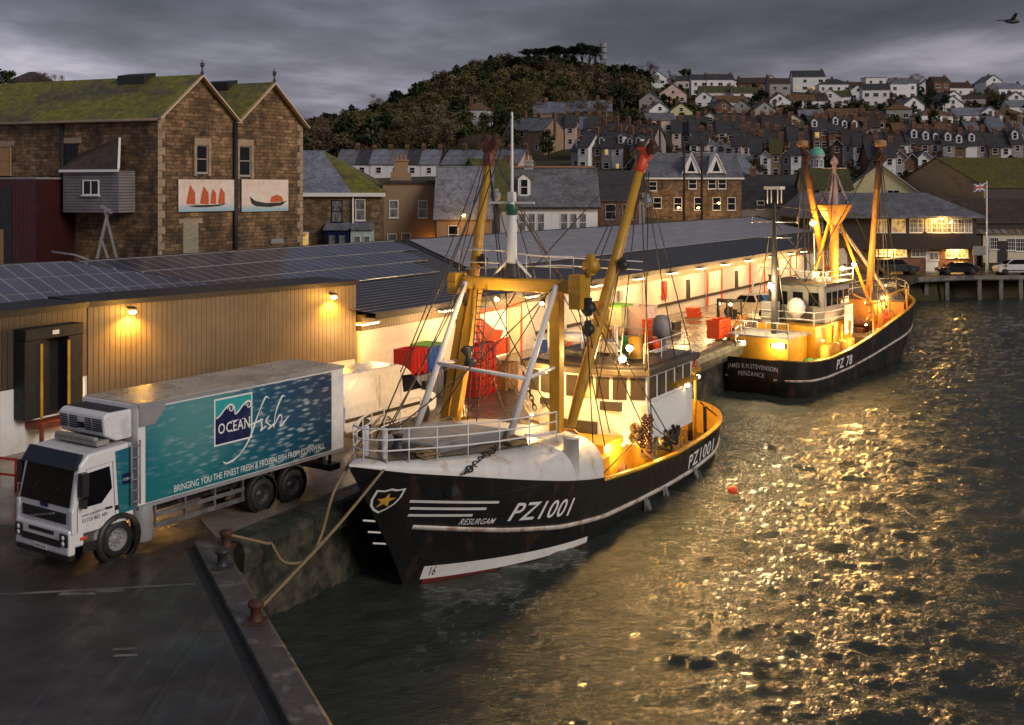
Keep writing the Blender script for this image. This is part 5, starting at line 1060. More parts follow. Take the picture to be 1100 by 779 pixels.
# shrubs among the houses
sp = [(690,108),(715,122),(745,124),(730,120),(690,140),(820,112),(845,124),(856,126),(870,128),(885,130),(900,127),(915,127),(930,127),(945,126),(955,122),(985,116),(1000,118),(1015,120),(1030,126),(985,142),(1000,146),(960,146),(1070,117),(1080,120),(1052,122),(1060,144),(1030,147),(900,142),(885,140),(815,120),(680,130),(668,140),(590,168),(700,150),(760,128),(812,103),(925,118),(975,120),(1090,146),(935,132),(520,142),(498,132),(612,150),(655,152)]
for i, (px, py) in enumerate(sp):
    q = site(px, py+3); tree('evergreen' if i % 3 else 'bush', i % 3, ('lg','lk','lo','lg')[i % 4], q, random.uniform(.45,.8) if i % 3 else 1.6, 'dark tree among the hillside houses, %s' % ('near %s' % ['the cream gable','the white villas','the wood edge','the brown roofs'][i % 4]) , 'garden trees among the hillside houses', 'garden_tree')
gt = [o for o in bpy.data.objects if o.get('group') == 'garden trees among the hillside houses']
for o in gt: LABELS[o['label']].remove(o.name); o['label'] = 'dark evergreen tree or shrub in the gardens between the hillside houses'
# the wood itself: one mass
rr = random.Random(9); protos = []
for kind_, m_ in (('bare',0),('bare',1),('evergreen',2),('bare',3),('evergreen',4)):
    cl = crown_pts(kind_, rr); v_, f_ = leafset(cl, 55, .5 if kind_ != 'bare' else .6, rr, .4 if kind_ == 'bare' else 1); protos.append((np.array([tuple(x) for x in v_]), m_))
VV, MMi = [], []
def put(px, D, s_, pi, sink=1.5):
    x = (px-CX)*D/F; z = hgt(x, D)-sink; v_, m_ = protos[pi]; a = rr.uniform(0, 6.28); c, s2 = math.cos(a)*s_, math.sin(a)*s_
    VV.append(np.stack([x+v_[:,0]*c-v_[:,1]*s2, D+v_[:,0]*s2+v_[:,1]*c, z+v_[:,2]*s_*rr.uniform(.85,1.1)], 1)); MMi.append(np.full(len(v_)//4, m_))
for i in range(760):
    px = rr.uniform(295, 690); lo = 262 if px < 500 else (300 if px < 560 else 335); D = rr.uniform(lo, 440)
    top = ss(560, 600, px) if D > 380 else 0
    pi = rr.choice((0,0,0,1,1,3,2)) if D < 375 else rr.choice((2,4,4,3,2)); put(px, D, rr.uniform(.8,1.25)*(.75 if D > 400 else 1), pi)
for i in range(150): put(rr.uniform(560, 665), rr.uniform(360, 430), rr.uniform(.55,.8), rr.choice((2,4,4)))
def stuffmesh(name, label, mats, cat):
    V = np.concatenate(VV).astype(np.float32); mi = np.concatenate(MMi).astype(np.int32); me = bpy.data.meshes.new(name); nq = len(V)//4
    me.vertices.add(len(V)); me.vertices.foreach_set('co', V.ravel()); me.loops.add(len(V)); me.loops.foreach_set('vertex_index', np.arange(len(V), dtype=np.int32))
    me.polygons.add(nq); me.polygons.foreach_set('loop_start', np.arange(0, len(V), 4, dtype=np.int32)); me.polygons.foreach_set('material_index', mi); me.update(); me.validate()
    for x in mats: me.materials.append(M[x])
    o = bpy.data.objects.new(name, me); COL.objects.link(o); tag(o, label, cat); kind(o, 'stuff')
stuffmesh('woodland', 'dense winter woodland covering the hill above the town', ('lb','lo','lg','lr','lk'), 'woodland')
VV, MMi = [], []
for i in range(520):
    px = rr.uniform(655, 1125); D = rr.uniform(170, 470); s_ = rr.uniform(.22,.5); put(px, D, s_, rr.choice((0,2,2,4,3)), .4)
stuffmesh('hillside_scrub', 'low hedges and scrub between the hillside houses', ('lb','lo','lg','lr','lk'), 'scrub')
# lattice mast on the hilltop
q = Vector(((648-CX)*430/F, 430, 0)); q.z = hgt(q.x, q.y); Hm = zz(46, 430)-q.z; mb = MB(); a0 = 1.3
for sx in (-1,1):
    for sy in (-1,1): mb.bar((sx*a0,sy*a0,-1),(sx*.7,sy*.7,Hm),.22)
for i in range(9):
    z0_, z1_ = Hm*i/9, Hm*(i+1)/9; r0_, r1_ = lerp(a0,.7,i/9), lerp(a0,.7,(i+1)/9)
    for sx in (-1,1): mb.bar((-sx*r0_,-r0_,z0_),(sx*r1_,-r1_,z1_),.14); mb.bar((-sx*r0_,r0_,z0_),(sx*r1_,r1_,z1_),.14)
T = thing('lattice_mast', 'lattice radio mast on the hilltop right of the pines', 'mast', tuple(q)); mb.build('lattice', M['grey'], T)
for z_ in (.62, .8, .93): MB().lathe([(1.5,-.8),(1.5,.8)], (0,0,Hm*z_), 10).build('antenna_cluster', M['grey'], T)
MB().tube([(0,0,Hm),(0,0,Hm+2.2)], .12, 6).build('tip_aerial', M['flagred'], T)
# gull
p = P(1087, 23, 34); g = MB(); g.lathe([(0,-.28),(.05,-.2),(.08,0),(.06,.16),(.03,.24),(0,.3)], (0,0,0), 8, axis=(1,.2,0)); g.ext([(.08,0,.02),(-.06,0,.02),(-.22,.6,.1),(-.1,.62,.12)], (0,0,.02)); g.ext([(.08,0,.02),(-.06,0,.02),(-.16,-.55,.16),(-.04,-.5,.16)], (0,0,.02))
tag(g.build('gull', M['dark'], loc=p), 'dark gull gliding in the top right corner of the sky', 'bird')
# ------------------------------------------------------------------ the refrigerated lorry
TU = Vector((.553, .833, 0)); TLf = Vector((.833, -.553, 0))
to = Vector((-10.65, 30.2, 0))-TLf*1.17
T = thing('lorry', 'white refrigerated lorry with teal fish shoal sides parked on the quay', 'lorry', tuple(to), math.atan2(-.833, -.553))
wp_ = M['white_clean']
# cab: side profile with raked screen
cabp = [(1.38,.62),(1.44,1.0),(1.42,1.62),(1.2,2.72),(.95,2.98),(-.45,3.05),(-.5,1.05),(-.55,.95),(.55,.95),(.65,.62)]
CB = MB().ext([(x,-1.2,z) for x,z in cabp], (0,2.4,0)).build('cab', wp_, T, bevel=.06)
def scr(z): return 1.42+(1.2-1.42)*(z-1.62)/(2.72-1.62)
MB().ext([(scr(1.66)+.012,-1.08,1.66),(scr(1.66)+.012,1.08,1.66),(scr(2.62)+.012,1.02,2.62),(scr(2.62)+.012,-1.02,2.62)], (.02,0,0)).build('windscreen', M['cabglass'], CB, bevel=.008)
MB().ext([(scr(2.64)+.02,-1.15,2.6),(scr(2.64)+.02,1.15,2.6),(1.02,1.1,2.98),(1.02,-1.1,2.98)], (.12,0,.03)).build('sun_visor', mat('dark_visor', (.015,.02,.03), .25, var=.1, bump=0), CB)
for sg in (-1, 1):
    MB().ext([(1.2,sg*1.203,1.62),(.95,sg*1.203,2.5),(.3,sg*1.203,2.55),(.22,sg*1.203,1.95),(.55,sg*1.203,1.62)], (0,sg*.012,0)).build('side_window', M['cabglass'], CB)
    MB().ext([(-.0,sg*1.204,1.2),(-.48,sg*1.204,1.2),(-.44,sg*1.204,2.95),(.12,sg*1.204,2.9)], (0,sg*.01,0)).build('teal_panel', M['print'], CB)
    MB().box(1.1,1.3,-.1,.1,0,.62).box(1.15,1.25,-.1,.1,-.3,-.06).tube([(1.15,-sg*.2,.55),(1.2,0,.6)], .02, 5).build('mirror', M['fascia'], CB, (.0, sg*1.36, 1.95), bevel=.03)
    MB().lathe([(.63,-.14),(.7,-.1),(.7,.14),(.55,.14)], (0,0,.52), 20, axis=(0,1,0)).build('wheel_arch', M['fascia'], CB, (0, sg*1.1, 0))
def tx_(px): k = (px-CX)/F; o_ = to+TLf*1.2; return -((k*o_.y-o_.x)/(TU.x-k*TU.y))
def decal(par, name, m_, polys, y=1.2, off=.006):
    mb = MB()
    for pl in polys: mb.ext([(x, y+off, z) for x, z in pl], (0, .003, 0))
    return mb.build(name, M[m_], par)
def tdecal(par, name, s_, x0, z0, x1, z1, h_, m_='pwhite', y=1.2, off=.008, shear=0, fat=0):
    v, f = text2d(s_, 1, shear, 1, fat); mb = MB(); mb.add([(x0+(x1-x0)*a, y+off, z0+(z1-z0)*a+h_*b) for a, b in v], f); return mb.build(name, M[m_], par, recalc=False)
MB().box(-.42,-.1,1.204,1.22,1.95,2.25).build('door_badge', M['navy'], CB); tdecal(CB, 'door_badge_text', 'OCEAN', -.13, 2.06, -.4, 2.06, .07, off=.022); tdecal(CB, 'door_script', 'fish', -.43, 2.02, -.62+.17, 2.06, .2, off=.02, shear=.4)
tdecal(CB, 'door_lettering', 'www.oceanfish.co.uk', 1.15, 1.38, .3, 1.42, .07, 'navy'); tdecal(CB, 'door_lettering', '01726 862 489', 1.13, 1.22, .36, 1.25, .1, 'navy')
MB().box(.0,.12,1.204,1.215,1.32,1.45).build('step_panel', M['fascia'], CB)
# wipers, seams and the driver's seats behind the glass
mb = MB(); [mb.tube([(scr(1.66)+.04,y,1.68),(scr(2.2)+.045,y+.45,2.15)], .012, 5) for y in (-.8,.1)]; mb.build('wiper', M['black'], CB)
for sg in (-1, 1):
    mb = MB(); mb.tube([(1.28,sg*1.208,1.0),(1.28,sg*1.208,1.6),(1.0,sg*1.208,2.6),(.2,sg*1.208,2.66),(.1,sg*1.208,1.0)], .008, 4); mb.build('door_seam', M['dark'], CB); MB().box(.22,.42,-.02,.02,1.42,1.47).build('door_handle', M['fascia'], CB, (0, sg*1.215, 0))
    MB().box(1.36,1.46,-.08,.08,.98,1.62).build('corner_deflector', M['fascia'] if 0 else wp_, CB, (0, sg*1.16, 0), bevel=.04); MB().box(1.0,1.2,-.01,.01,.78,.86).build('indicator', M['orangered'], T, (0, sg*1.21, 0))
# front face
fr = MB(); fr.box(1.42,1.455,-.95,.95,1.22,1.5,0); 
for i in range(5): fr.box(1.456,1.475,-.9,.9,1.25+i*.05,1.27+i*.05,1)
fr.build('grille', [M['fascia'], M['dark']], CB)
MB().bar((1.48,-.55,1.24),(1.48,.5,1.46),.03,.05).build('grille_bar', M['silver'], CB)
MB().box(1.43,1.45,-.16,.16,1.56,1.66).build('badge', M['navy'], CB)
MB().box(1.3,1.52,-1.18,1.18,.42,1.1).build('bumper', wp_, T, bevel=.06)
MB().box(1.521,1.535,-.85,.85,.62,.8).build('bumper_intake', M['fascia'], T); MB().box(1.521,1.53,-.55,.55,.9,1.0).build('bumper_step', M['fascia'], T); MB().box(1.3,1.5,-1.15,1.15,.3,.42).build('bumper_lip', M['fascia'], T)
MB().box(1.536,1.55,-.28,.28,.47,.59).build('number_plate', M['pwhite'], T)
v, f = text2d('WF55 OVC'); MB().add([(1.553, -.25+.5*a, .495+.07*b) for a, b in v], f).build('plate_text', M['navy'], T, recalc=False)
for sg in (-1, 1):
    o = MB().box(1.5,1.55,-.17,.17,.66,1.0).build('headlight', M['fascia'], T, (0, sg*.98, 0), bevel=.03)
    for dz in (.75, .9): MB().lathe([(0,.02),(.05,.018),(.065,0)], (1.552, 0, dz), 12, axis=(1,0,0)).build('lens', M['pwhite'], o)
[MB().box(.4,1.1,min(y,y+.08),max(y,y+.08),.42,.95).build('cab_step', M['fascia'], T) for y in (1.12,-1.2)]
MB().box(.1,.5,-.95,.95,3.06,3.2).box(.42,.55,-.85,.9,3.2,3.3).build('roof_lightbar', mat('grimy_deflector', (.3,.29,.25), .6), CB, bevel=.03)
# body
BX0, BX1, BZ0, BZ1 = -8.95, -.62, 1.18, 4.02
BD = MB().box(BX0, BX1, -1.25, 1.2, BZ0, BZ1).build('cargo_body', wp_, T, bevel=.03)
tr = mat('grimy_lorry_roof', (.55,.48,.38), .3, var=.15, dirt=(.33,.25,.15), dpos=.52)
MB().box(BX0+.05, BX1-.05, -1.2, 1.15, BZ1+.002, BZ1+.03).build('roof_skin', tr, BD)
MB().box(BX0+.6, BX1-.25, 1.2005, 1.208, BZ0+.1, BZ1-.14).build('side_graphic', M['print'], BD)
MB().ext([(BX1-.02,1.212,BZ1-.02),(BX1-.9,1.212,BZ1-.02),(BX1-.9,1.212,BZ1-.2),(BX1-.55,1.212,BZ1-.6),(BX1-.02,1.212,BZ1-.6)], (0,.02,0)).build('corner_fairing', M['grey'], BD)
MB().bar((BX0,1.22,BZ1-.03),(BX1,1.22,BZ1-.03),.05,.1).bar((BX0,1.215,BZ0+.03),(BX1,1.215,BZ0+.03),.05,.1).build('edge_rail', M['grey'], BD)
MB().ext([(BX0+.02,1.203,BZ0+.1),(BX0+.58,1.203,BZ0+.1),(BX0+.58,1.203,BZ1-.12),(BX0+.02,1.203,BZ1-.12)], (0,.006,0)).build('plain_end_panel', wp_, BD)
LG = MB().box(-4.82,-3.31,1.2105,1.214,2.36,3.76).build('brand_logo', M['pwhite'], BD)
a0, a1, z0, z1 = -3.36, -4.77, 2.41, 3.71
decal(LG, 'logo_teal', 'teal', [[(a0,z0),(a1,z0),(a1,z1),(a0,z1)]], off=.016)
def wave(x): return z0+.78+.33*(0.5-.5*math.cos(((x-a0)/(a1-a0)*2 % 1)*2*math.pi*.62))
pts = [(lerp(a0,a1,i/40), wave(lerp(a0,a1,i/40))) for i in range(40)]
nv = [[(p[0],z0),(q[0],z0),(q[0],q[1]),(p[0],p[1])] for p, q in zip(pts, pts[1:])]
decal(LG, 'logo_navy', 'navy', nv, off=.02)
mb = MB()
for seg in (pts[:20], pts[20:]): mb.tube([(x, 1.226, z) for x, z in seg], .025, 5)
for cx_, cz_ in ((lerp(a0,a1,.41), z0+.98), (lerp(a0,a1,.91), z0+.98)):
    mb.tube([(cx_+.13*math.cos(t_*.45)*(1-t_/22), 1.226, cz_+.13*math.sin(t_*.45)*(1-t_/22)) for t_ in range(18)], .024, 5)
mb.build('logo_wave', M['pwhite'], LG)
# OCEAN with bracketed serifs
mb = MB(); v, f = text2d('OCEAN', 1, 0, 1.15, .01); tx0, tx1, tz, th_ = a0-.1, a1+.06, z0+.3, .3
mb.add([(lerp(tx0,tx1,a), 1.2255, tz+th_*b) for a, b in v], f); mb.build('logo_lettering', M['pwhite'], LG, recalc=False)
mb = MB()
for fx in (.435,.515,.585,.61,.775,.80,.985): 
    x = lerp(tx0, tx1, fx)
    for z_ in (tz, tz+th_): mb.box(x-.04, x+.04, 1.2245, 1.2265, z_-.012, z_+.012)
mb.build('logo_serif', M['pwhite'], LG)
# script lettering
def script(strokes, r_=.03):
    mb = MB()
    for st in strokes:
        P_ = [Vector((x, 1.222, z)) for x, z in st]; out = []
        for i in range(len(P_)-1):
            p0, p1, p2, p3 = P_[max(0,i-1)], P_[i], P_[i+1], P_[min(len(P_)-1,i+2)]
            for j in range(6):
                t_ = j/6; out.append(.5*((2*p1)+(p2-p0)*t_+(2*p0-5*p1+4*p2-p3)*t_*t_+(3*p1-p0-3*p2+p3)*t_**3))
        out.append(P_[-1]); mb.tube(out, [r_*(.5+.6*abs(math.sin(i*.22))) for i in range(len(out))], 5)
    return mb
fx = -4.75
script([[(fx-.75,3.45),(fx-.62,3.52),(fx-.45,3.3),(fx-.2,2.85),(fx+.1,2.3),(fx+.5,1.92),(fx+.95,1.78),(fx+1.1,1.86)],[(fx+.15,2.75),(fx-.35,2.82),(fx-.5,2.85)],
 [(fx-.4,2.9),(fx-.45,2.6),(fx-.4,2.5),(fx-.62,2.62)],[(fx-.75,2.92),(fx-.62,2.75),(fx-.82,2.58),(fx-.7,2.5),(fx-.95,2.62)],[(fx-1.45,3.4),(fx-1.3,3.42),(fx-1.05,3.0),(fx-.95,2.5)],[(fx-1.0,2.6),(fx-1.2,2.85),(fx-1.3,2.75),(fx-1.22,2.5),(fx-1.4,2.6),(fx-1.6,2.75)],[(fx-.42,3.05),(fx-.44,3.1)]]).build('script_lettering', M['pwhite'], LG)
tdecal(BD, 'slogan_lettering', 'BRINGING YOU THE FINEST FRESH & FROZEN FISH FROM CORNWALL', -1.85, 1.36, -8.0, 1.42, .19, off=.014)
# refrigeration unit on the headboard
RU = MB().ext([(-.6,-1.0,3.12),(-.1,-1.0,3.12),(.28,-1.0,3.3),(.34,-1.0,3.82),(.2,-1.0,3.92),(-.6,-1.0,3.92)], (0,2.0,0)).build('fridge_unit', wp_, T, bevel=.07)
for x0_, x1_ in ((-.92,-.6),(-.5,-.15),(.2,.45),(.52,.92)):
    g = MB()
    for i in range(6): g.box(.3,.345,x0_,x1_,3.42+i*.06,3.452+i*.06)
    g.build('louvre', M['fascia'], RU); MB().box(.3,.349,-.1,.14,3.45,3.6).build('unit_badge', M['navy'], RU)
MB().ext([(-.5,-.95,3.925),(.1,-.95,3.925),(.1,.95,3.925),(-.5,.95,3.925)], (0,0,.01)).build('condenser_grille', M['fascia'], RU)
# ladder, chassis, side guards, tank, wheels
mb = MB(); mb.tube([(-.32,1.32,1.35),(-.32,1.32,3.1)], .025, 6).tube([(-.62+.02,1.32,1.35),(-.6,1.32,3.1)], .025, 6)
for i in range(6): mb.tube([(-.32,1.32,1.45+i*.3),(-.6,1.32,1.45+i*.3)], .02, 6)
mb.build('ladder', M['grey'], T)
ch = MB(); ch.box(-8.7,.9,-.5,-.3,.75,1.0).box(-8.7,.9,.3,.5,.75,1.0); [ch.box(x,x+.12,-1.1,1.1,1.0,1.16) for x in (-8.2,-7,-5.8,-4.6,-3.4,-2.2,-1.2)]; ch.build('chassis', M['dark'], T)
mb = MB(); mb.bar((-1.25,1.15,.55),(-4.55,1.15,.55),.04,.14).bar((-1.25,1.15,.85),(-4.55,1.15,.85),.04,.12); [mb.bar((x,1.13,.5),(x,1.13,1.18),.06) for x in (-1.25,-2.3,-3.4,-4.5)]; mb.build('side_guard', M['silver'], T)
MB().lathe([(0,-.5),(.28,-.5),(.3,-.46),(.3,.46),(.28,.5),(0,.5)], (-.9,1.0,.72), 16, axis=(0,0,1)).build('air_tank', M['grey'], T)
MB().box(-8.9,-8.4,-1.1,1.1,.55,.75).bar((-8.6,.9,.7),(-8.6,.9,1.2),.08).build('tail_underrun', M['fascia'], T)
for x, hub in ((0,'grey'),(-5.3,'dark'),(-6.62,'dark')):
    for sg in (-1, 1): wheel(T, x, sg*1.0, .5, .34, hub)
    if x < -1:
        for sg in (-1, 1): MB().lathe([(.56,-.16),(.6,-.16),(.6,.18),(.56,.18)], (0,0,.54), 22, axis=(0,1,0)).build('mudguard', M['black'], T, (x, sg*1.0, 0))
# ------------------------------------------------------------------ white panel van beyond
vo = Vector((-5.75, 46.7, 0))
vp = car('panel_van', 'white high roofed panel van parked behind the lorry body', tuple(vo), math.atan2(.833,.553), [(2.95,.5),(3.0,.85),(2.9,1.1),(2.1,1.35),(1.9,1.42),(-2.9,1.42),(-3.0,.5),(-2.8,.36),(2.8,.36)], [(2.15,1.3),(1.35,2.25),(1.0,2.5),(.6,2.62),(-2.75,2.66),(-2.95,2.5),(-2.95,1.35)], 2.0, (2.05,-1.75), .36, M['white_clean'], 'van', hub='dark')
for o in list(vp.children_recursive):
    if o.name.startswith('side_window'): bpy.data.objects.remove(o)
for sg in (-1, 1):
    MB().ext([(2.0,sg*.93,1.45),(1.35,sg*.88,2.12),(.75,sg*.87,2.15),(.75,sg*.93,1.45)], (0,sg*.04,0)).build('side_window', M['glass'], vp)
    mb = MB(); [mb.box(x,x+.025,-.004,.004,.55,2.4) for x in (.5,-.85)]; mb.build('door_seam', M['grey'], vp, (0, sg*1.003, 0))
    MB().box(-2.9,2.6,-.01,.01,.78,.92).build('side_strip', M['fascia'], vp, (0, sg*1.005, 0))
    MB().box(1.9,2.1,-.1,.1,1.4,1.75).build('wing_mirror', M['fascia'], vp, (0, sg*1.12, 0))
# ------------------------------------------------------------------ bins, crates, stacks on the quay
def tub(name, label, loc, rz, w_, d_, h_, m_, ribs=3, lid=None, cat='bin', group=None):
    T = thing(name, label, cat, loc, rz, group); mb = MB(); t_ = .05
    mb.box(-w_/2,w_/2,-d_/2,-d_/2+t_,.12,h_); mb.box(-w_/2,w_/2,d_/2-t_,d_/2,.12,h_); mb.box(-w_/2,-w_/2+t_,-d_/2+t_,d_/2-t_,.12,h_); mb.box(w_/2-t_,w_/2,-d_/2+t_,d_/2-t_,.12,h_); mb.box(-w_/2+t_,w_/2-t_,-d_/2+t_,d_/2-t_,.12,.2)
    for i in range(ribs): x = -w_/2+w_*(i+.5)/ribs; mb.box(x-.05,x+.05,-d_/2-.03,-d_/2-.001,.14,h_-.08)
    mb.box(-w_/2-.03,w_/2+.03,-d_/2-.031,-d_/2-.001,h_-.07,h_)
    mb.build('tub', M[m_], T)
    f = MB(); [f.box(x-.1,x+.1,-d_/2+.02,d_/2-.02,0,.119) for x in (-w_/2+.12,0,w_/2-.12)]; f.build('feet', M[m_], T)
    if lid: MB().box(-w_/2-.04,w_/2+.04,-d_/2-.04,d_/2+.04,h_+.003,h_+.1).build('lid', M[lid], T, bevel=.03)
    return T
def quayp(px, py): return G(px, py)
mkr = math.atan2(MD.y, MD.x)
bins = [((438,426),'red','red insulated fish bin standing behind the panel van',1.3,1.1),((446,421),'red','second red fish bin behind panel van, nearer the blue one',1.25,1.15),((461,417),'blue','blue fish bin stacked high beside the red bins',1.3,1.1)]
q = quayp(440, 432); q2 = quayp(468, 424)
bs = quayp(441, 430)
for i, (m_, lab, dx, h0, lid) in enumerate((('grey','lower grey bin under the red bin behind the van',0,0,None),('red','large red fish bin on top behind panel van roof',0,1.25,None),('grey','lower grey bin under the blue bin',1.35,0,None),('blue','blue fish bin with green lid on the stack behind the van',1.35,1.25,'green'),('dark','dark slatted bin right of the red and blue bins',2.6,0,None),('cream','cream bin left of the red bin behind the van',-1.3,0,None))):
    p = bs+MD*dx; p.z = h0; tub('fish_bin', lab, tuple(p), mkr, 1.25, 1.05, 1.2, m_, 4, lid, 'fish bin', 'fish bins by the market wall')
rs = quayp(514, 425)
for i in range(6):
    for j in range(2):
        p = rs+MD*(j*.95-.3); p.z = i*.42; tub('fish_crate', 'red fish crate, %s in the %s of the red stacks behind the gantry ladder' % (['lowest','second up','third up','fourth up','fifth up','topmost'][i], ['left','right'][j]), tuple(p), mkr, .9, .65, .41, 'red', 2, None, 'crate', 'red crate stacks behind the gantry')
p = rs+MD*2.3; tub('fish_bin', 'tan bin beside the red crate stacks', tuple(p), mkr, 1.2, 1.0, 1.3, 'tanply', 3, None, 'fish bin', 'fish bins by the market wall')
# forklift carrying red bins
fl = quayp(773, 365); T = thing('forklift', 'dark forklift truck carrying red bins on the market quay', 'forklift', tuple(fl+MD*1.6+Vector((0,0,0))), mkr+R(172))
MB().box(-1.6,.5,-.55,.55,.3,1.15).box(-1.75,-.8,-.5,.5,.3,1.4).build('body', M['orange'], T, bevel=.06)
mb = MB(); [mb.bar((x,y,1.15),(x+.1,y,2.35),.08) for x in (-1.0,.35) for y in (-.48,.48)]; mb.box(-1.1,.6,-.55,.55,2.35,2.45); mb.build('overhead_guard', M['dark'], T)
mb = MB(); [mb.bar((.75,y,.1),(.75,y,2.6),.12,.16) for y in (-.35,.35)]; mb.box(.68,.82,-.4,.4,2.5,2.62); mb.box(.68,.82,-.4,.4,1.2,1.3); mb.build('lift_mast', M['dark'], T)
MB().box(.85,1.9,-.42,-.3,.12,.17).box(.85,1.9,.3,.42,.12,.17).box(.83,.88,-.5,.5,.12,.7).build('fork', M['grey'], T)
MB().box(-.7,-.2,-.25,.25,1.15,1.3).box(-.8,-.7,-.25,.25,1.3,1.8).build('seat', M['black'], T)
for x, r_ in ((.35,.34),(-1.2,.28)):
    for sg in (-1, 1): wheel(T, x, sg*.5, r_, .22, 'cream')
for sg in (-1,1): MB().lathe([(0,.04),(.09,.03),(.1,-.04),(0,-.05)], (.5,sg*.45,2.25), 10, axis=(1,0,0)).build('work_light', M['bulbs'], T)
p0 = fl
for i in range(2):
    for j in range(2):
        p = fl+MD*(j*1.02-.7); p.z = .17+i*.62; tub('fish_bin', 'orange red bin, %s %s of four carried by the forklift' % (['lower','upper'][i], ['left','right'][j]), tuple(p), mkr, 1.0, .9, .61, 'orangered', 3, None, 'fish bin', 'red bins on the forklift')
q = quayp(782,338); lamp('POINT', (q.x,q.y,2.3), 60, COOL, .1)
def barrier(name, label, a, b, m_, h_=1.05, n_=2, cat='railing'):
    a, b = Vector(a), Vector(b); T = thing(name, label, cat, tuple(a)); d_ = b-a; mb = MB(); mb.tube([(0,0,h_), d_+Vector((0,0,h_))], .045, 8).tube([(0,0,h_*.5), d_+Vector((0,0,h_*.5))], .04, 8); mb.build('rail', M[m_], T)
    for i in range(n_):
        p = d_*(i/(n_-1)) if n_ > 1 else d_; MB().tube([p, p+Vector((0,0,h_+.05))], .05, 8).build('post', M[m_], T)
    return T
q = G(9, 528); barrier('red_railing', 'low red railing at the left edge in front of the dock wall', (q.x-3, q.y+1.2, 0), (q.x+.25, q.y, 0), 'red', 1.05, 3)
q = G(790, 372); q2 = G(802, 360); barrier('quay_rail', 'pale handrail on the quay beside the forklift', tuple(q), tuple(q2), 'silver', 1.1, 3)
# white stacks and fish boxes on the quay between the boats
for i, (px, py, m_, lab) in enumerate(((664,352,'green','green skip bin on the quay behind the floodlight'),(690,352,'pink','stack of pale sacks on quay right of the green bin'))):
    p = quayp(px, py+6); tub('skip_bin', lab, tuple(p), mkr, 1.9, 1.4, 1.9, 'yrender' if m_ == 'green' else 'pink', 4, 'green' if m_ == 'green' else None, 'bin')
for i, (px, py, m_, n_, lab) in enumerate(((585,385,'blue',3,'stack of blue fish boxes near open market doorway'),(603,380,'orangered',2,'low stack of orange fish boxes right of the blue boxes'),(640,372,'grey',4,'tall stack of grey fish boxes by the market wall'),(655,366,'tanply',2,'wooden crates piled beside the grey fish boxes'),(700,362,'orangered',3,'orange box stack beside the pale sacks'),(722,358,'dark',2,'dark crates right of the orange box stack'),(745,342,'orangered',2,'red boxes near the wall behind the forklift'),(826,332,'blue',3,'blue boxes against the wall by second boat'))):
    p = quayp(px, py); T = thing('box_stack', lab, 'boxes', tuple(p), mkr+random.uniform(-.2,.2), 'box stacks along the market wall')
    for k in range(n_):
        mb = MB(); mb.box(-.55,.55,-.4,.4,0,.34).box(-.58,.58,-.43,.43,.28,.35); mb.build('box', M[m_], T, (random.uniform(-.05,.05), random.uniform(-.05,.05), k*.36), rot=random.uniform(-.06,.06))
    MB().box(-.6,.6,-.5,.5,-.12,-.002).build('pallet', M['tanply'], T); T.location.z = .12
# small parked vehicles deep on the quay
car('flatbed', 'pale pickup parked far along the quay by the red shutters', tuple(quayp(806,340)), mkr+R(90), [(2.2,.4),(2.25,.8),(2.1,1.0),(1.1,1.1),(-2.2,1.1),(-2.25,.5),(-2,.35),(2,.35)], [(1.2,1.05),(.6,1.75),(-.6,1.78),(-.9,1.1)], 1.8, (1.4,-1.4), .36, M['cream'], 'pickup')
# ------------------------------------------------------------------ bollards and mooring ropes
def bollard(px, py, z, lab, m_='rust'):
    p = G(px, py, z); T = thing('bollard', lab, 'bollard', tuple(p), 0, 'mooring bollards on the pier')
    MB().box(-.24,.24,-.24,.24,0,.04).build('base_plate', M[m_], T, bevel=.01)
    MB().lathe([(.16,.03),(.13,.09),(.125,.32),(.18,.36),(.19,.42),(.17,.46),(0,.47)], (0,0,0), 14).build('post', M[m_], T); return p
b1_ = bollard(243, 588, .11, 'rusty mooring bollard holding a slack rope at the quay corner')
b2_ = bollard(239, 609, .17, 'dark mooring bollard on the coping nearest the quay corner', 'dark')
b3_ = bollard(275, 668, .17, 'rust red mooring bollard with two mooring ropes on the coping', 'rust')
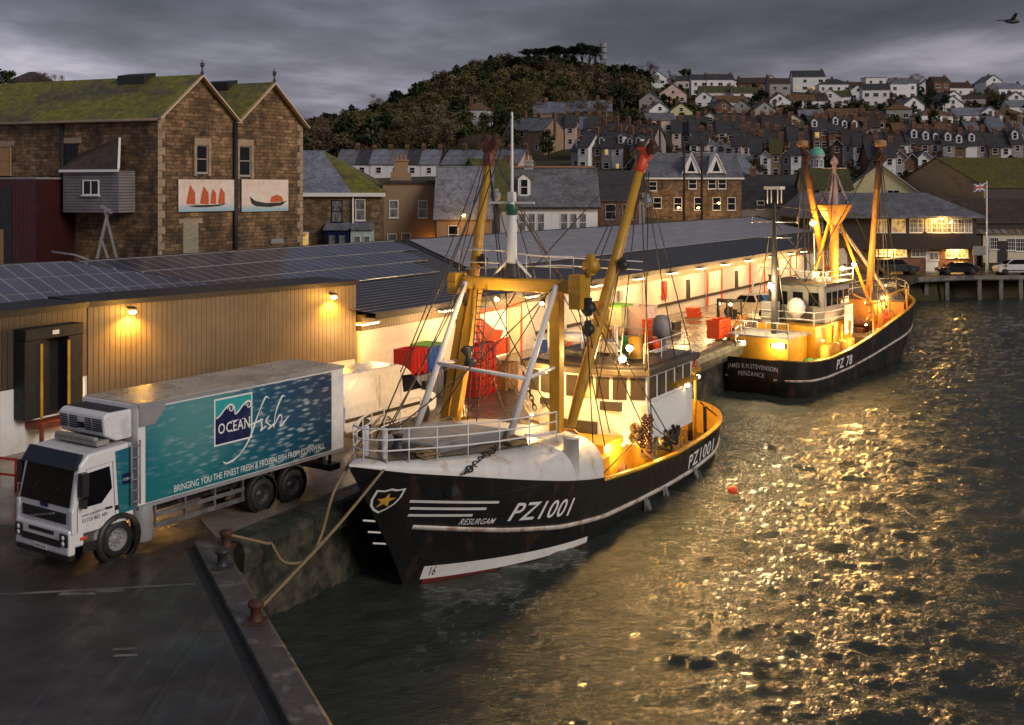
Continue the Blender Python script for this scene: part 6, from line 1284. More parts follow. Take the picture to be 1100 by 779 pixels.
# ------------------------------------------------------------------ boats
class Hull:
    def __init__(h, ov, Ls, sheer, Bd, Bw, La, Le, pd, pw, q, zk=-1.3):
        h.ov, h.Ls, h.st, h.Bd, h.Bw, h.La, h.Le, h.pd, h.pw, h.q, h.zk = ov, Ls, sheer, Bd, Bw, La, Le, pd, pw, q, zk; h.zb = sheer[0][1]
    def sheer(h, s): return tab(h.st, s)
    def xs(h, z): return -h.ov*max(0, z/h.zb)**1.15 if z > 0 else .5*(-z)
    def xe(h, z): return h.Ls-(0 if z > 1.0 else .9*((1.0-z)/2.3)**1.3)
    def hb(h, s, z):
        t = min(1, max(0, (z+.2)/3.0)); t = t*t*(3-2*t); low = max(0, min(1, -z/1.3))
        B = lerp(h.Bw, h.Bd, t)*(1-.25*low); La = lerp(h.La*1.12, h.La, t); p = lerp(h.pw, h.pd, t)
        a = (s-h.xs(z))/La; e = (h.xe(z)-s)/h.Le
        if a <= 0 or e <= 0: return 0.0
        f = 1-(1-min(a, 1))**p; g = (1-(1-min(e, 1))**h.q)**(1/h.q); return B*f*g
    def shell(h, nu=72, nv=14, ztop=None):
        rows = []
        for i in range(nu+1):
            u = .5-.5*math.cos(math.pi*i/nu); u = .35*u+.65*(i/nu if 0 else u); r = []
            sg_ = -h.ov+(h.Ls+h.ov)*u; zt = (ztop or h.sheer)(sg_)
            for j in range(nv+1):
                z = lerp(h.zk, zt, j/nv); s = lerp(h.xs(z), h.xe(z), u); r.append((s, h.hb(s, z) if 0 < i < nu else 0, z))
            rows.append(r)
        return rows
    def mesh(h, mb, m=0, **k):
        rows = h.shell(**k); mb.grid(rows, m); mb.grid([[(s, -y, z) for s, y, z in r] for r in rows], m)
        mb.grid([[r[0], (r[0][0], -r[0][1], r[0][2])] for r in rows], m); return mb
    def strip(h, mb, s0, s1, zf, wf, side, off=.015, n=60, m=0, th=0):
        A = []
        for i in range(n+1):
            s = lerp(s0, s1, i/n); z, w = zf(s), wf(s) if callable(wf) else wf; r = []
            for zz_ in (z-w/2, z, z+w/2): r.append((s, side*(h.hb(s, zz_)+off), zz_))
            A.append(r)
        mb.grid(A, m)
        if th: mb.grid([[r[2], (r[2][0], r[2][1]-side*th, r[2][2])] for r in A], m); mb.grid([[r[0], (r[0][0], r[0][1]-side*th, r[0][2])] for r in A], m)
        return mb
    def text(h, par, name, s_, s0, z0, s1, z1, hh, side, m_, shear=0, fat=0, off=.02, rev=False):
        v, f = text2d(s_, 1, shear, 1.08, fat); mb = MB(); out = []
        for a, b in v:
            s = lerp(s0, s1, a); z = lerp(z0, z1, a)+hh*b; out.append((s, side*(h.hb(s, z)+off), z))
        return mb.add(out, f).build(name, M[m_], par, recalc=False)
    def at(h, fr, px, py, side):
        """surface point seen at a photo pixel"""
        best = None; s = -h.ov+.05
        while s < h.Ls-.05:
            z = 1.5
            for _ in range(6):
                y = side*h.hb(s, z); D = fr.o[1]+fr.u[1]*s+fr.v[1]*y; z = max(-.5, min(4.5, CH-(py-CY)*D/F+2.6))
            x = fr.o[0]+fr.u[0]*s+fr.v[0]*y; e = abs(CX+x*F/D-px)
            if best is None or e < best[0]-.2: best = (e, s, z)
            s += .05
        return best[1], best[2]
class Fr:
    def __init__(s, o, u): s.o, s.u, s.v = o, u, (-u[1], u[0])
    def L(s, p): x, y = p[0]-s.o[0], p[1]-s.o[1]; return (x*s.u[0]+y*s.u[1], x*s.v[0]+y*s.v[1], p[2]+2.6)
    def W(s, p): return Vector((s.o[0]+s.u[0]*p[0]+s.v[0]*p[1], s.o[1]+s.u[1]*p[0]+s.v[1]*p[1], p[2]-2.6))
    def y(s, px, py, ly):
        k = (px-CX)/F; t = (k*(s.o[1]+s.v[1]*ly)-s.o[0]-s.v[0]*ly)/(s.u[0]-k*s.u[1]); D = s.o[1]+s.u[1]*t+s.v[1]*ly; return Vector((t, ly, CH-(py-CY)*D/F+2.6))
    def s(s, px, py, t):
        k = (px-CX)/F; ly = (k*(s.o[1]+s.u[1]*t)-s.o[0]-s.u[0]*t)/(s.v[0]-k*s.v[1]); D = s.o[1]+s.u[1]*t+s.v[1]*ly; return Vector((t, ly, CH-(py-CY)*D/F+2.6))
def rail(par, pts, h_, n_rails=3, m_='white', r_=.028, posts=None, name='guard_rail', closed=False):
    pts = [Vector(p) for p in pts]; o = MB()
    for k in range(1, n_rails+1): o.tube([p+Vector((0,0,h_*k/n_rails)) for p in pts], r_, 6)
    a = o.build(name, M[m_], par); st = MB()
    for p in (pts if posts is None else [pts[i] for i in posts]): st.tube([p-Vector((0,0,.05)), p+Vector((0,0,h_))], r_*.9, 6)
    st.build('stanchions', M[m_], a); return a
def wires(par, segs, r_=.022, m_='wire', sag=0):
    for p, q in segs:
        p, q = Vector(p), Vector(q); sag = random.choice((0,0,.12,.25))*(p-q).length/10; pts = [p.lerp(q, i/8)-Vector((0,0,sag*4*(i/8)*(1-i/8))) for i in range(9)] if sag else [p, q]
        MB().tube(pts, r_, 5).build('rigging_wire', M[m_], par)
def block(par, p, s_=.2, m_='rust', name='pulley_block'):
    return MB().lathe([(0,-s_*.5),(s_,-s_*.45),(s_*.8,0),(s_,s_*.45),(0,s_*.5)], (0,0,0), 12, axis=(1,0,0)).box(-s_*.6,s_*.6,-s_*.3,s_*.3,-s_*1.1,s_*1.4).build(name, M[m_], par, p)
def chain(par, p, q, n_=14, s_=.09, m_='rust', sag=0):
    p, q = Vector(p), Vector(q); mb = MB()
    for i in range(n_):
        c = p.lerp(q, (i+.5)/n_)-Vector((0,0,sag*4*((i+.5)/n_)*(1-(i+.5)/n_))); d_ = (q-p).normalized(); a = d_.orthogonal().normalized()
        if i % 2: a = d_.cross(a)
        L = (q-p).length/n_*.75; mb.tube([c+d_*L*math.cos(t_)+a*s_*math.sin(t_) for t_ in [k*math.pi/4 for k in range(9)]], s_*.3, 5, caps=False)
    return mb.build('chain', M[m_], par)
def flood(par, p, aim, s_=.16, bulb='bulbw'):
    o = MB().box(-s_,s_,-s_*.6,s_*.6,-s_*.8,s_*.8).bar((0,0,-s_*.8),(0,0,-s_*2),.04).build('floodlight', M['dark'], par, p)
    d_ = (Vector(aim)-Vector(p)).normalized(); MB().lathe([(0,.06),(s_*.8,.03),(s_*.9,-.02)], d_*(s_*.85), 12, axis=d_).build('lens', M[bulb], o); return o
def barv(par, name, p, q, w, h=None, m_='yellow', bev=.02): return MB().bar(p, q, w, h).build(name, M[m_], par, bevel=bev)

# ================================================================== black trawler in front
f1 = Fr((-3.5, 35.5), (.495, .869)); H1 = Hull(2.75, 23.5, [(-2.75,4.35),(-1.5,3.95),(0,3.6),(2,3.1),(3.7,2.7),(5.5,2.35),(7,2.1),(11,1.7),(15,1.48),(18,1.52),(20.3,1.72),(23.5,2.1)], 3.65, 3.35, 8.2, 4.4, 2.3, 2.35, 2.2)
B1 = thing('trawler', 'black hulled trawler with white whaleback and yellow gantry moored in front', 'fishing boat', (-3.5, 35.5, -2.6), math.atan2(.869, .495))
HL = H1.mesh(MB()).build('hull', M['hull'], B1)
wf1 = lambda s: tab([(-2,2.35),(0,1.95),(2.5,1.42),(5,.98),(8,.66),(11,.48),(14,.36),(17,.34),(19.5,.52),(21,.74),(23.5,1.2)], s)
for sg in (-1, 1):
    H1.strip(MB(), -.45, 23.3, wf1, .15, sg, .05, 70, th=.06).build('rubbing_strake', M['wline'], HL)
    H1.strip(MB(), .42, 6.8, lambda s: lerp(.34, .08, s/6.8), lambda s: lerp(.46,.22,s/6.8), sg, .014, 40).build('boot_stripe', M['wlinec'], HL)
    H1.strip(MB(), .5, 7, lambda s: lerp(.08,-.2,s/7), .34, sg, .010, 40).build('underwater_paint', M['antifoul'], HL)
    for k_ in range(3):
        pa, pb = H1.at(f1, 440-k_*1, 538.5+k_*7.5, -1), H1.at(f1, 535-k_*13.5, 539.5+k_*7, -1)
        H1.strip(MB(), pa[0], pb[0], lambda s: lerp(pa[1], pb[1], (s-pa[0])/(pb[0]-pa[0])), .085, sg, .018, 20).build('bow_stripe', M['wlinec'], HL)
for sg in (1,):
    for k_ in range(3): H1.strip(MB(), -2.0+k_*.25, -1.2+k_*.2, lambda s: 2.55-.34*k_-.3*(s+2), .055, sg, .02, 8).build('bow_stripe', M['wlinec'], HL)
pa, pb = H1.at(f1, 545, 559.5, -1), H1.at(f1, 613, 553, -1); pt = H1.at(f1, 547, 540, -1)
H1.text(HL, 'port_number', 'PZ1001', pa[0], pa[1], pb[0], pb[1], .62, -1, 'pwhite', .22, .012)
H1.text(HL, 'port_number', 'PZ1001', pb[0], pb[1], pa[0], pa[1], .62, 1, 'pwhite', .22, .012)
ra, rb = H1.at(f1, 491, 564.5, -1), H1.at(f1, 529, 563.5, -1)
H1.text(HL, 'boat_name', 'RESURGAM', ra[0], ra[1]+.03, rb[0], rb[1]+.03, .2, -1, 'pwhite', .3, .008)
aa, ab = H1.at(f1, 739, 504, -1), H1.at(f1, 765, 484, -1)
H1.text(HL, 'port_number', 'PZ1001', aa[0], aa[1], ab[0], ab[1], .6, -1, 'pwhite', 0, .012)
# crest
sc_, sz_ = H1.at(f1, 414, 538, -1)
def onh(s, z, off=.02): return (s, -(H1.hb(s, z)+off), z)
def crest(name, pts, m_, off):
    mb = MB(); mb.quad(*[onh(sc_+x*.36, sz_+z*.42, off) for x, z in pts]); return mb.build(name, M[m_], HL, recalc=False)
shp = [(-.95,.95),(-.4,.86),(0,.98),(.4,.86),(.95,.9),(.95,.2),(.75,-.35),(.4,-.75),(0,-1),(-.4,-.75),(-.75,-.35),(-.95,.2)]
crest('crest_shield', shp, 'pwhite', .018); crest('crest_field', [(x*.84, z*.84) for x, z in shp], 'hull', .026)
st = []
for i in range(10): a = math.pi/2+i*math.pi/5; r_ = .62 if i % 2 == 0 else .26; st.append((r_*math.cos(a), r_*math.sin(a)))
mb = MB()
for i in range(10): mb.quad(onh(sc_,sz_,.034), onh(sc_+st[i][0]*.36, sz_+st[i][1]*.42, .034), onh(sc_+st[(i+1)%10][0]*.36, sz_+st[(i+1)%10][1]*.42, .034))
mb.build('crest_star', mat('gold_star', (.65,.36,.05), .5), HL)
mb = MB(); v, f = text2d('16'); d0, d1 = H1.at(f1, 444, 631, -1), 0
mb.add([onh(.62+.16*a, .2+.3*b, .024) for a, b in v], f).build('draught_mark', M['navy'], HL, recalc=False)
# whaleback
top1 = lambda s: tab([(-2.75,4.38),(-1.5,4.34),(0,4.22),(3,4.02),(6,3.86),(7.6,3.8)], s)
rows = []
for i in range(41):
    s = lerp(-2.72, 7.5, i/40); zs = H1.sheer(s); hbv = max(.02, H1.hb(s, zs)-.035); r = []
    for j in range(25):
        a = math.pi*j/24; y = -hbv*math.copysign(abs(math.cos(a))**.62, math.cos(a)); z = zs-.02+(top1(s)-zs+.02)*math.sin(a)**.55; r.append((s, y, z))
    rows.append(r)
mb = MB(); mb.grid(rows, 0); WB = mb.build('whaleback', M['whale'], B1)
# dark foredeck, bulwark lip and hatch on the whaleback
dk = MB(); L_, Rr = [], []
for i in range(30):
    s = lerp(-1.7, 5.0, i/29); hbv = H1.hb(s, H1.sheer(s))*.74; L_.append((s, -hbv, top1(s)+.005)); Rr.append((s, hbv, top1(s)+.005))
dk.grid([[a, (a[0], 0, top1(a[0])+.03), b] for a, b in zip(L_, Rr)], 0); dk.build('foredeck', M['deckg'], B1)
MB().ext([(.2,-1.1,top1(1)+.02),(4.2,-1.5,top1(4)+.02),(4.2,1.5,top1(4)+.02),(.2,1.1,top1(1)+.02)], (0,0,.34)).build('hatch_coaming', M['grey'], B1, bevel=.05)
MB().bar((4.6,-2.95,3.7),(7.3,-3.2,2.5),.1,.16).bar((5.2,-1.6,3.92),(7.5,-2.6,3.4),.1,.14).build('breakwater_rib', M['whale'], B1)
rp = []
for i in range(15):
    a = lerp(-1, 1, i/14); s = -2.0+7.2*abs(a)**1.6; sd = -1 if a < 0 else 1; rp.append((s, sd*H1.hb(s, H1.sheer(s))*.80*(1 if abs(a) > .05 else 0), top1(s)-.02))
rail(B1, rp, .98, 3)
for sx, sy in ((-1.4,.35),(-1.4,-.35)): MB().lathe([(.09,0),(.09,1.0),(0,1.02)], (sx,sy,4.25), 10).build('bitt', M['whale'], B1)
MB().lathe([(.24,0),(.24,.2),(.14,.35),(.14,.55),(.2,.6),(0,.62)], (-.2,0,4.2), 14).build('capstan', M['dark'], B1)
# coiled rope and anchor chain
def coil(par, c, r_=.5, n_=5, m_='rope'):
    mb = MB()
    for k in range(n_):
        ph = random.random()*6; mb.tube([(c[0]+(r_+.1*math.sin(3*t_+ph))*math.cos(t_), c[1]+(r_*.8+.1*math.cos(2*t_+ph))*math.sin(t_), c[2]+.05+.05*k+.03*math.sin(4*t_+ph)) for t_ in [q*math.pi/8 for q in range(17)]], .045, 5, caps=False)
    return mb.build('rope_coil', M[m_], par)
coil(B1, (-.1,-1.0,4.2), .45); coil(B1, (3.6,-2.1,4.0), .4, 3); coil(B1, (4.8,1.6,3.95), .5, 4)
pc, pd_ = f1.y(536, 478, -2.0), f1.y(509, 509, -2.5); chain(B1, pc, (pd_.x, -H1.hb(pd_.x, pd_.z)-.05, pd_.z), 12, .1, 'dark')
MB().box(-.35,.35,-.12,.12,-.14,.14).build('anchor_fairlead', M['dark'], B1, (pd_.x, -H1.hb(pd_.x, 3.1)+.05, 3.2))
p = f1.y(613, 470, -2.95); MB().lathe([(.27,2.3),(.27,3.95),(.3,3.95),(.3,4.0),(0,4.0)], (5.45, -3.28, 0), 14).build('vent_post', M['whale'], B1)
mb = MB(); rw = []
for i in range(11):
    a = lerp(.1, math.pi*.62, i/10); rw.append([(7.2, -3.2*math.cos(a)-.0, 2.1+1.75*math.sin(a)), (7.9, -3.2*math.cos(a), 2.05+1.75*math.sin(a))])
mb.grid(rw).build('whaleback_rim', M['rust'], B1)
MB().ext([(7.45,-3.0,.6),(7.45,3.0,.6),(7.45,3.0,3.5),(7.45,2.4,3.78),(7.45,-2.4,3.78),(7.45,-3.0,3.3)], (.06,0,0)).build('whaleback_bulkhead', M['yellow'], B1)
# working deck, inner bulwark, cap rail
mb = MB(); dz = .62; ring = [(s, H1.hb(s, max(dz, .6))-.12) for s in [7+i*.52 for i in range(33)] if H1.hb(s, dz) > .2]
mb.grid([[(s, -y, dz), (s, y, dz)] for s, y in ring], smooth=False).build('deck', M['deckg'], B1)
ss_ = [7.4+i*(23.4-7.4)/50 for i in range(51)]
for sg in (-1, 1):
    mb = MB(); mb.grid([[(s, sg*max(0, H1.hb(s, lerp(dz, H1.sheer(s), q))-.1), lerp(dz, H1.sheer(s), q)) for q in (0,.5,1)] for s in ss_]); mb.build('bulwark_lining', M['yellow'], B1)
    mb = MB(); mb.grid([[(s, sg*max(0, H1.hb(s, H1.sheer(s))+.05), H1.sheer(s)+.0), (s, sg*max(0, H1.hb(s, H1.sheer(s))+.05), H1.sheer(s)+.07), (s, sg*max(0, H1.hb(s, H1.sheer(s))-.16), H1.sheer(s)+.07), (s, sg*max(0, H1.hb(s, H1.sheer(s))-.16), H1.sheer(s))] for s in ss_], smooth=False); mb.build('cap_rail', M['yellow'], B1)
    for i in range(7):
        s = 10+i*1.8; MB().ext([(s, sg*(H1.hb(s,1.3)-.12), H1.sheer(s)), (s, sg*(H1.hb(s,1.3)-.45), dz), (s, sg*(H1.hb(s,1.0)-.12), dz)], (.07,0,0)).build('bulwark_stay', M['yellow'], B1)
# gantry
GS = 7.0; yl, yr = f1.s(490, 300, GS).y, f1.s(624, 310, GS).y; zt = 9.0
GB = MB().box(GS-.26,GS+.26,yr,yl,zt-.22,zt+.26).build('gantry_beam', M['yellow'], B1, bevel=.08)
MB().box(GS-.42,GS+.42,yl-.25,yl+.16,zt-.42,zt+.38).build('beam_end', M['yellow'], GB, bevel=.04); MB().box(GS-.42,GS+.42,yr-.2,yr+.3,zt-.75,zt+.5).build('beam_end', M['yellow'], GB, bevel=.04)
barv(B1, 'gantry_leg', (GS,f1.s(486,450,GS).y,3.2), (GS,f1.s(512,312,GS).y,zt-.2), .36, .36); barv(B1, 'gantry_leg', (GS,f1.s(598,460,GS).y,3.0), (GS,f1.s(598,312,GS).y,zt-.2), .42, .4)
barv(B1, 'gantry_brace', (GS+.1,f1.s(474,452,GS).y,3.2), (GS+.1,f1.s(497,330,GS).y,zt-.9), .3, .25)
lx = f1.s(508, 380, GS-.4); ld = MB()
a_, b_ = f1.s(507,452,GS-.5), f1.s(518,312,GS-.5)
for o_ in (-.2, .2): ld.tube([a_+Vector((0,o_,0)), b_+Vector((0,o_,0))], .025, 5)
for i in range(20): c = a_.lerp(b_, (i+.5)/20); ld.tube([c+Vector((0,-.2,0)), c+Vector((0,.2,0))], .018, 5)
ld.build('ladder', M['dark'], B1)
mb = MB(); mb.lathe([(.1,-.4),(.28,-.3),(.1,0),(.28,.3),(.1,.4)], (GS-.6, f1.s(512,380,GS).y, 6.3), 10, axis=(0,.3,1)); mb.build('radar_reflector', M['dark'], B1)
# white pipe legs and tie bar
A0, A1, A2, A3 = f1.s(445,462,3.7), f1.s(500,303,6.7), f1.s(545,472,3.8), f1.s(597,307,6.7)
for p, q in ((A0, A1), (A2, A3)): MB().tube([p-Vector((0,0,.15)), q], [.13,.1], 10).build('forestay_leg', M['white'], B1); MB().lathe([(.26,0),(.26,.05),(.16,.2)], p-Vector((0,0,.2)), 12).build('foot_plate', M['white'], B1)
tb = A0.lerp(A1, .435); te = A2.lerp(A3, .38); MB().tube([tb, te], .075, 8).tube([tb, f1.s(492,388,7.0)], .07, 8).tube([te, f1.s(598,394,7.0)], .07, 8).build('tie_bar', M['white'], B1)
# mast on the gantry
mt = f1.y(550, 292, 0); mt.x = GS; yb_ = f1.s(550, 290, GS).y; mb = MB(); mb.lathe([(.2,0),(.17,2.6),(.12,2.75),(.06,3.2),(.045,6.1),(0,6.15)], (0,0,0), 10); zb_ = zt+.3
MS = mb.build('signal_mast', M['white'], B1, (GS, yb_, zb_))
MB().bar((0,-.95,2.75),(0,.95,2.75),.08).build('crosstree', M['white'], MS); MB().lathe([(.2,2.3),(.22,2.35),(.22,2.65),(.2,2.7)], (0,0,0), 12).build('green_lamp_band', mat('dark_green_lamp', (.01,.09,.05), .4), MS); MB().box(-.12,.12,-.12,.12,2.8,3.15).build('masthead_lamp', M['white'], MS)
MB().lathe([(.3,.0),(.22,.5)], (0,0,0), 10).build('mast_boot', M['dark'], MS); MB().tube([(0,-.8,0),(0,-.1,.7)], .05, 6).tube([(0,.8,0),(0,.1,.7)], .05, 6).build('mast_stay', M['white'], MS)
rail(B1, [(GS+.2,yl,zt+.3),(GS+.2,yl-1.2,zt+.3),(GS+.2,yb_+.4,zt+.3)], .95, 2, r_=.024); rail(B1, [(GS+.2,yb_-.5,zt+.3),(GS+.2,yb_-1.5,zt+.3),(GS+.2,yr+.4,zt+.3)], .8, 2, r_=.022)
MB().tube([f1.s(497,265,GS), f1.s(588,276,GS+.5), f1.s(690,281,GS+4)], .02, 5).tube([f1.s(500,289,GS), f1.s(600,285,GS+1), f1.s(690,290,GS+4)], .02, 5).build('aerial_rail', M['white'], B1)
# derricks
DL0, DL1 = f1.s(489,452,6.9), f1.s(524,178,8.8); DR0, DR1 = f1.s(613,458,7.1), f1.s(687,184,10.6)
for d0, d1, hm, hp in ((DL0, DL1, 'rustred', 'L'), (DR0, DR1, 'orangered', 'R')):
    u_ = (d1-d0).normalized(); DB = MB().tube([d0, d0.lerp(d1,.15), d0.lerp(d1,.6), d1], [.17,.215,.205,.16], 14).build('derrick', M['yellow'], B1)
    MB().tube([d1-u_*.05, d1+u_*.3, d1+u_*.7], [.19,.24,.2], 12).box(*sum(([c-.23, c+.23] for c in (d1+u_*.75)), [])).build('derrick_head', M[hm], DB, bevel=.05)
    for dx in (-.35, .35): block(DB, d1+u_*.95+Vector((dx*.6,dx,0)), .22, 'rust')
    block(DB, d0.lerp(d1,.62)+Vector((-.1,-.4,0)), .2, 'dark'); block(DB, d1-u_*.6+Vector((0,-.45,-.6)), .2, 'grey')
    MB().tube([d1+u_*.5+Vector((-.4,.3,.2)), d1+u_*.9+Vector((.2,.1,.3))], .08, 6).tube([d1+u_*.7, d1+u_*1.2+Vector((.2,-.5,-.3))], .06, 6).build('head_sheave', M['rust'], DB)
gl, gr = Vector((GS, yl, zt+.2)), Vector((GS, yr, zt+.2)); hL, hR = DL1+Vector((0,0,.8)), DR1+Vector((0,0,.8))
wires(B1, [(hL, f1.y(545,330,0)), (hL, gl), (hL, f1.s(430,400,4.5)), (DL1, f1.s(470,320,5.5)), (f1.s(500,290,6.6), f1.s(392,510,-1.6)), (hL, Vector((16,1.5,6.2))),
 (hR, gr), (hR, Vector((GS,yr-.1,zt-.5))), (hR, f1.y(728,400,-3.0)), (hR, f1.y(700,455,-3.4)), (hR, f1.y(640,430,-2.6)), (DR1, f1.y(662,430,-2.5)), (DR1+Vector((.2,-.3,0)), f1.y(693,400,-3.3)),
 (gr, f1.y(655,465,-2.9)), (gr, f1.y(700,478,-3.4)), (gr, f1.y(545,330,0)), (gl+Vector((0,0,-.5)), f1.s(575,455,9)), (Vector((GS,-.2,zt-.3)), f1.s(472,445,4)), (Vector((GS,-1.5,zt-.3)), f1.s(505,440,7.5)), (Vector((GS,1,zt-.3)), f1.s(590,440,8)), (Vector((GS,.2,zt-.3)), f1.s(545,400,7.2)),
 (f1.y(700,455,-3.4), f1.y(647,510,-3.4)), (f1.y(690,450,-3.3), f1.y(728,478,-3.4)), (Vector((GS,yb_,zb_+6.0)), Vector((GS,yl,zt))), (Vector((GS,yb_,zb_+2.7)), Vector((12.5,1,6.2))), (Vector((GS,yb_,zb_+2.7)), Vector((12.5,-2,5.5))), (hR, Vector((20,-2.4,4.3))), (hL, Vector((20,2.2,4.3))), (hR, Vector((GS+.2,-.4,zt+.2))), (hL, Vector((GS+.2,.6,zt+.2))), (gr, f1.y(720,470,-3.4)), (gr+Vector((0,.3,0)), f1.y(650,480,-2.5)), (gl, Vector((10.5,1.8,2.3))), (DR1, Vector((12.4,-1.0,5.4))), (DL1, Vector((12.6,1.6,5.4))), (f1.s(597,307,6.7), f1.s(412,470,-.5)), (A1, f1.s(412,468,-.5)), (Vector((GS,yb_,zb_+6.0)), Vector((-1.4,0,4.9))), (gr+Vector((0,-.2,-.6)), Vector((8.2,-2.9,1.4))), (gl+Vector((0,.1,-.6)), Vector((8.2,2.6,1.4)))], .024)
block(B1, gr+Vector((0,-.3,-.9)), .26, 'dark'); block(B1, gr+Vector((.1,-.35,.6)), .3, 'yellow'); block(B1, gr+Vector((.2,-.2,-1.7)), .22, 'dark')
chain(B1, f1.y(562,400,-1.2), f1.y(575,440,-1.6), 8, .07, 'dark'); chain(B1, f1.y(693,446,-3.1), f1.y(690,480,-3.2), 12, .13); chain(B1, f1.y(699,446,-3.15), f1.y(697,485,-3.2), 12, .12)
# wheelhouse
def arcp(x0, x1, y0, y1, bow=.7, n_=9, cut=.0): return [(x0+bow*((2*i/(n_-1)-1)**2), lerp(y0, y1, i/(n_-1))) for i in range(n_)]+[(x1, y1), (x1, y0)]
WY0, WY1 = -3.0, 2.5; plan = arcp(12.2, 18.0, WY0, WY1)
WHS = MB().ext([(x, y, 2.55) for x, y in plan], (0,0,1.66)).build('wheelhouse', M['white'], B1, (0,0,-.34))
mb = MB(); mb.ext([(x+.03, y*.985, 4.211) for x, y in plan], (0,0,1.15)); mb.build('window_band', M['white'], WHS)
fw = arcp(12.2, 18, WY0, WY1)[:9]
def bandpane(p, q, z0_, z1_, ins=.12, off=.04):
    p, q = Vector((p[0]+.03, p[1]*.985, 0)), Vector((q[0]+.03, q[1]*.985, 0)); d_ = q-p; L = d_.length; d_.normalize(); nn = Vector((d_.y, -d_.x, 0)); nn = nn if nn.dot(Vector((p.x-15, p.y, 0))) > 0 else -nn
    a, b = p+d_*ins+nn*off, q-d_*ins+nn*off; MB().ext([(a.x,a.y,z0_),(b.x,b.y,z0_),(b.x,b.y,z1_),(a.x,a.y,z1_)], nn*-.02).build('wheelhouse_window', M['cabin'], WHS)
for p, q in zip(fw, fw[1:]): bandpane(p, q, 4.34, 5.22, .07)
for i in range(5): bandpane((12.95+i*.98, WY0), (12.95+(i+1)*.98, WY0), 4.34, 5.22, .12); bandpane((12.95+i*.98, WY1), (12.95+(i+1)*.98, WY1), 4.34, 5.22, .12)
pl2 = [(x-.38 if x < 15 else x+.3, y*1.09) for x, y in plan]
MB().ext([(x, y, 5.362) for x, y in pl2], (0,0,.26)).build('roof_visor', mat('dark_roof_visor', (.09,.075,.05), .5), WHS, bevel=.05)
MB().ext([(x+.1, y*.97, 5.723) for x, y in plan], (0,0,.08)).build('roof_top', M['deckg'], WHS, (0,0,-.1))
for x0_, x1_, z0_, z1_ in ((-2.4,-.8,3.75,3.95),(.9,2.0,3.75,3.95)): pass
for (pxa, pxb, ya, yb_2) in ((641,664,425,432),(600,640,445,455),(577,592,421,426)):
    p, q = f1.s(pxa, yb_2, 12.1), f1.s(pxb, ya, 12.1); yy0, yy1 = sorted((p.y, q.y)); xf = 12.2+.7*((2*((yy0+yy1)/2-WY0)/(WY1-WY0)-1)**2)-.03
    MB().box(xf-.05, xf+.3, yy0, yy1, max(2.6,p.z), max(2.9,q.z)).build('vent_slot', M['dark'], WHS)
MB().ext([(12.95,WY0-.06,2.7),(12.7,WY0-.06,4.15),(17.2,WY0-.06,4.25),(17.2,WY0-.06,3.05)], (0,.04,0)).build('side_dodger', M['pwhite'], WHS)
# casing below the wheelhouse
MB().box(10.6,18.2,-2.1,2.2,.63,2.549).build('deck_casing', M['yellow'], B1, bevel=.04); MB().box(8.6,10.7,-2.35,1.9,.63,2.2).build('winch_house', M['yellow'], B1, bevel=.05)
MB().box(8.5,8.59,-1.9,-.7,.9,1.95).build('hatch_panel', M['yellow'], B1, bevel=.02); MB().lathe([(.1,0),(.1,.05),(0,.06)], (8.5,-1.5,1.5), 8, axis=(-1,0,0)).build('hatch_handle', M['dark'], B1)
MB().box(10.5,10.61,-1.4,.1,2.25,2.5).build('vent_slot', M['dark'], B1)
for x in (9.6, 11.8):
    MB().lathe([(.45,-.5),(.45,-.45),(.2,-.42),(.2,.42),(.45,.45),(.45,.5)], (x,-2.85,1.2), 16, axis=(0,1,0)).box(x-.5,x+.5,-3.1,-2.6,.63,.8).build('trawl_winch', M['rust'], B1)
for (px, py, rr_, m_) in ((684,471,.32,'dark'),(697,484,.4,'dark'),(714,476,.42,'black'),(722,470,.35,'black')):
    p = f1.y(px, py, -2.9); mb = MB(); [mb.tube([p+Vector((rr_*math.cos(t_+k)*random.uniform(.7,1.1), rr_*.6*math.sin(t_), rr_*.7*math.sin(t_+k*2)+.1*k)) for t_ in [i*math.pi/6 for i in range(13)]], .07, 5) for k in range(5)]; mb.build('net_bundle', M[m_ if m_ != 'dark' else 'rope'], B1)
# boat deck aft with rails, liferaft, dome
MB().box(18.0,20.2,-2.6,2.4,4.15,4.3).box(15.4,18.0,-3.3,-2.95,4.15,4.3).build('boat_deck', M['yellow'], B1); MB().box(18.2,18.35,-2.0,2.1,.63,4.15).build('aft_bulkhead', M['yellow'], B1)
for y in (-2.4, 2.2): MB().tube([(20.0,y,.6),(20.0,y,4.2)], .07, 8).build('deck_pillar', M['yellow'], B1)
rail(B1, [(18.0,-2.95,4.3),(18.7,-2.6,4.3),(19.4,-2.55,4.3),(20.1,-2.5,4.3),(20.1,-1,4.3),(20.1,.6,4.3),(20.1,2.3,4.3)], 1.0, 3, r_=.025)
a_, b_ = Vector((18.7,-2.3,.7)), Vector((18.5,-2.3,4.2)); ld = MB(); [ld.bar(a_+Vector((o_,0,0)), b_+Vector((o_,0,0)), .05) for o_ in (-.22,.22)]; [ld.bar(a_.lerp(b_, (i+.5)/9)+Vector((-.22,0,0)), a_.lerp(b_, (i+.5)/9)+Vector((.22,0,0)), .05) for i in range(9)]; ld.build('stern_ladder', M['yellow'], B1)
MB().lathe([(0,-.6),(.24,-.58),(.26,-.2),(.28,0),(.26,.2),(.24,.58),(0,.6)], (16.4,-1.6,5.81), 14, axis=(.5,1,0)).build('liferaft_canister', M['orangered'], B1); MB().box(16.0,16.8,-2.1,-1.1,5.46,5.54).build('raft_cradle', M['white'], B1)
MB().box(14.9,15.7,-.6,.4,5.46,5.95).build('roof_locker', M['cream'], B1, bevel=.05)
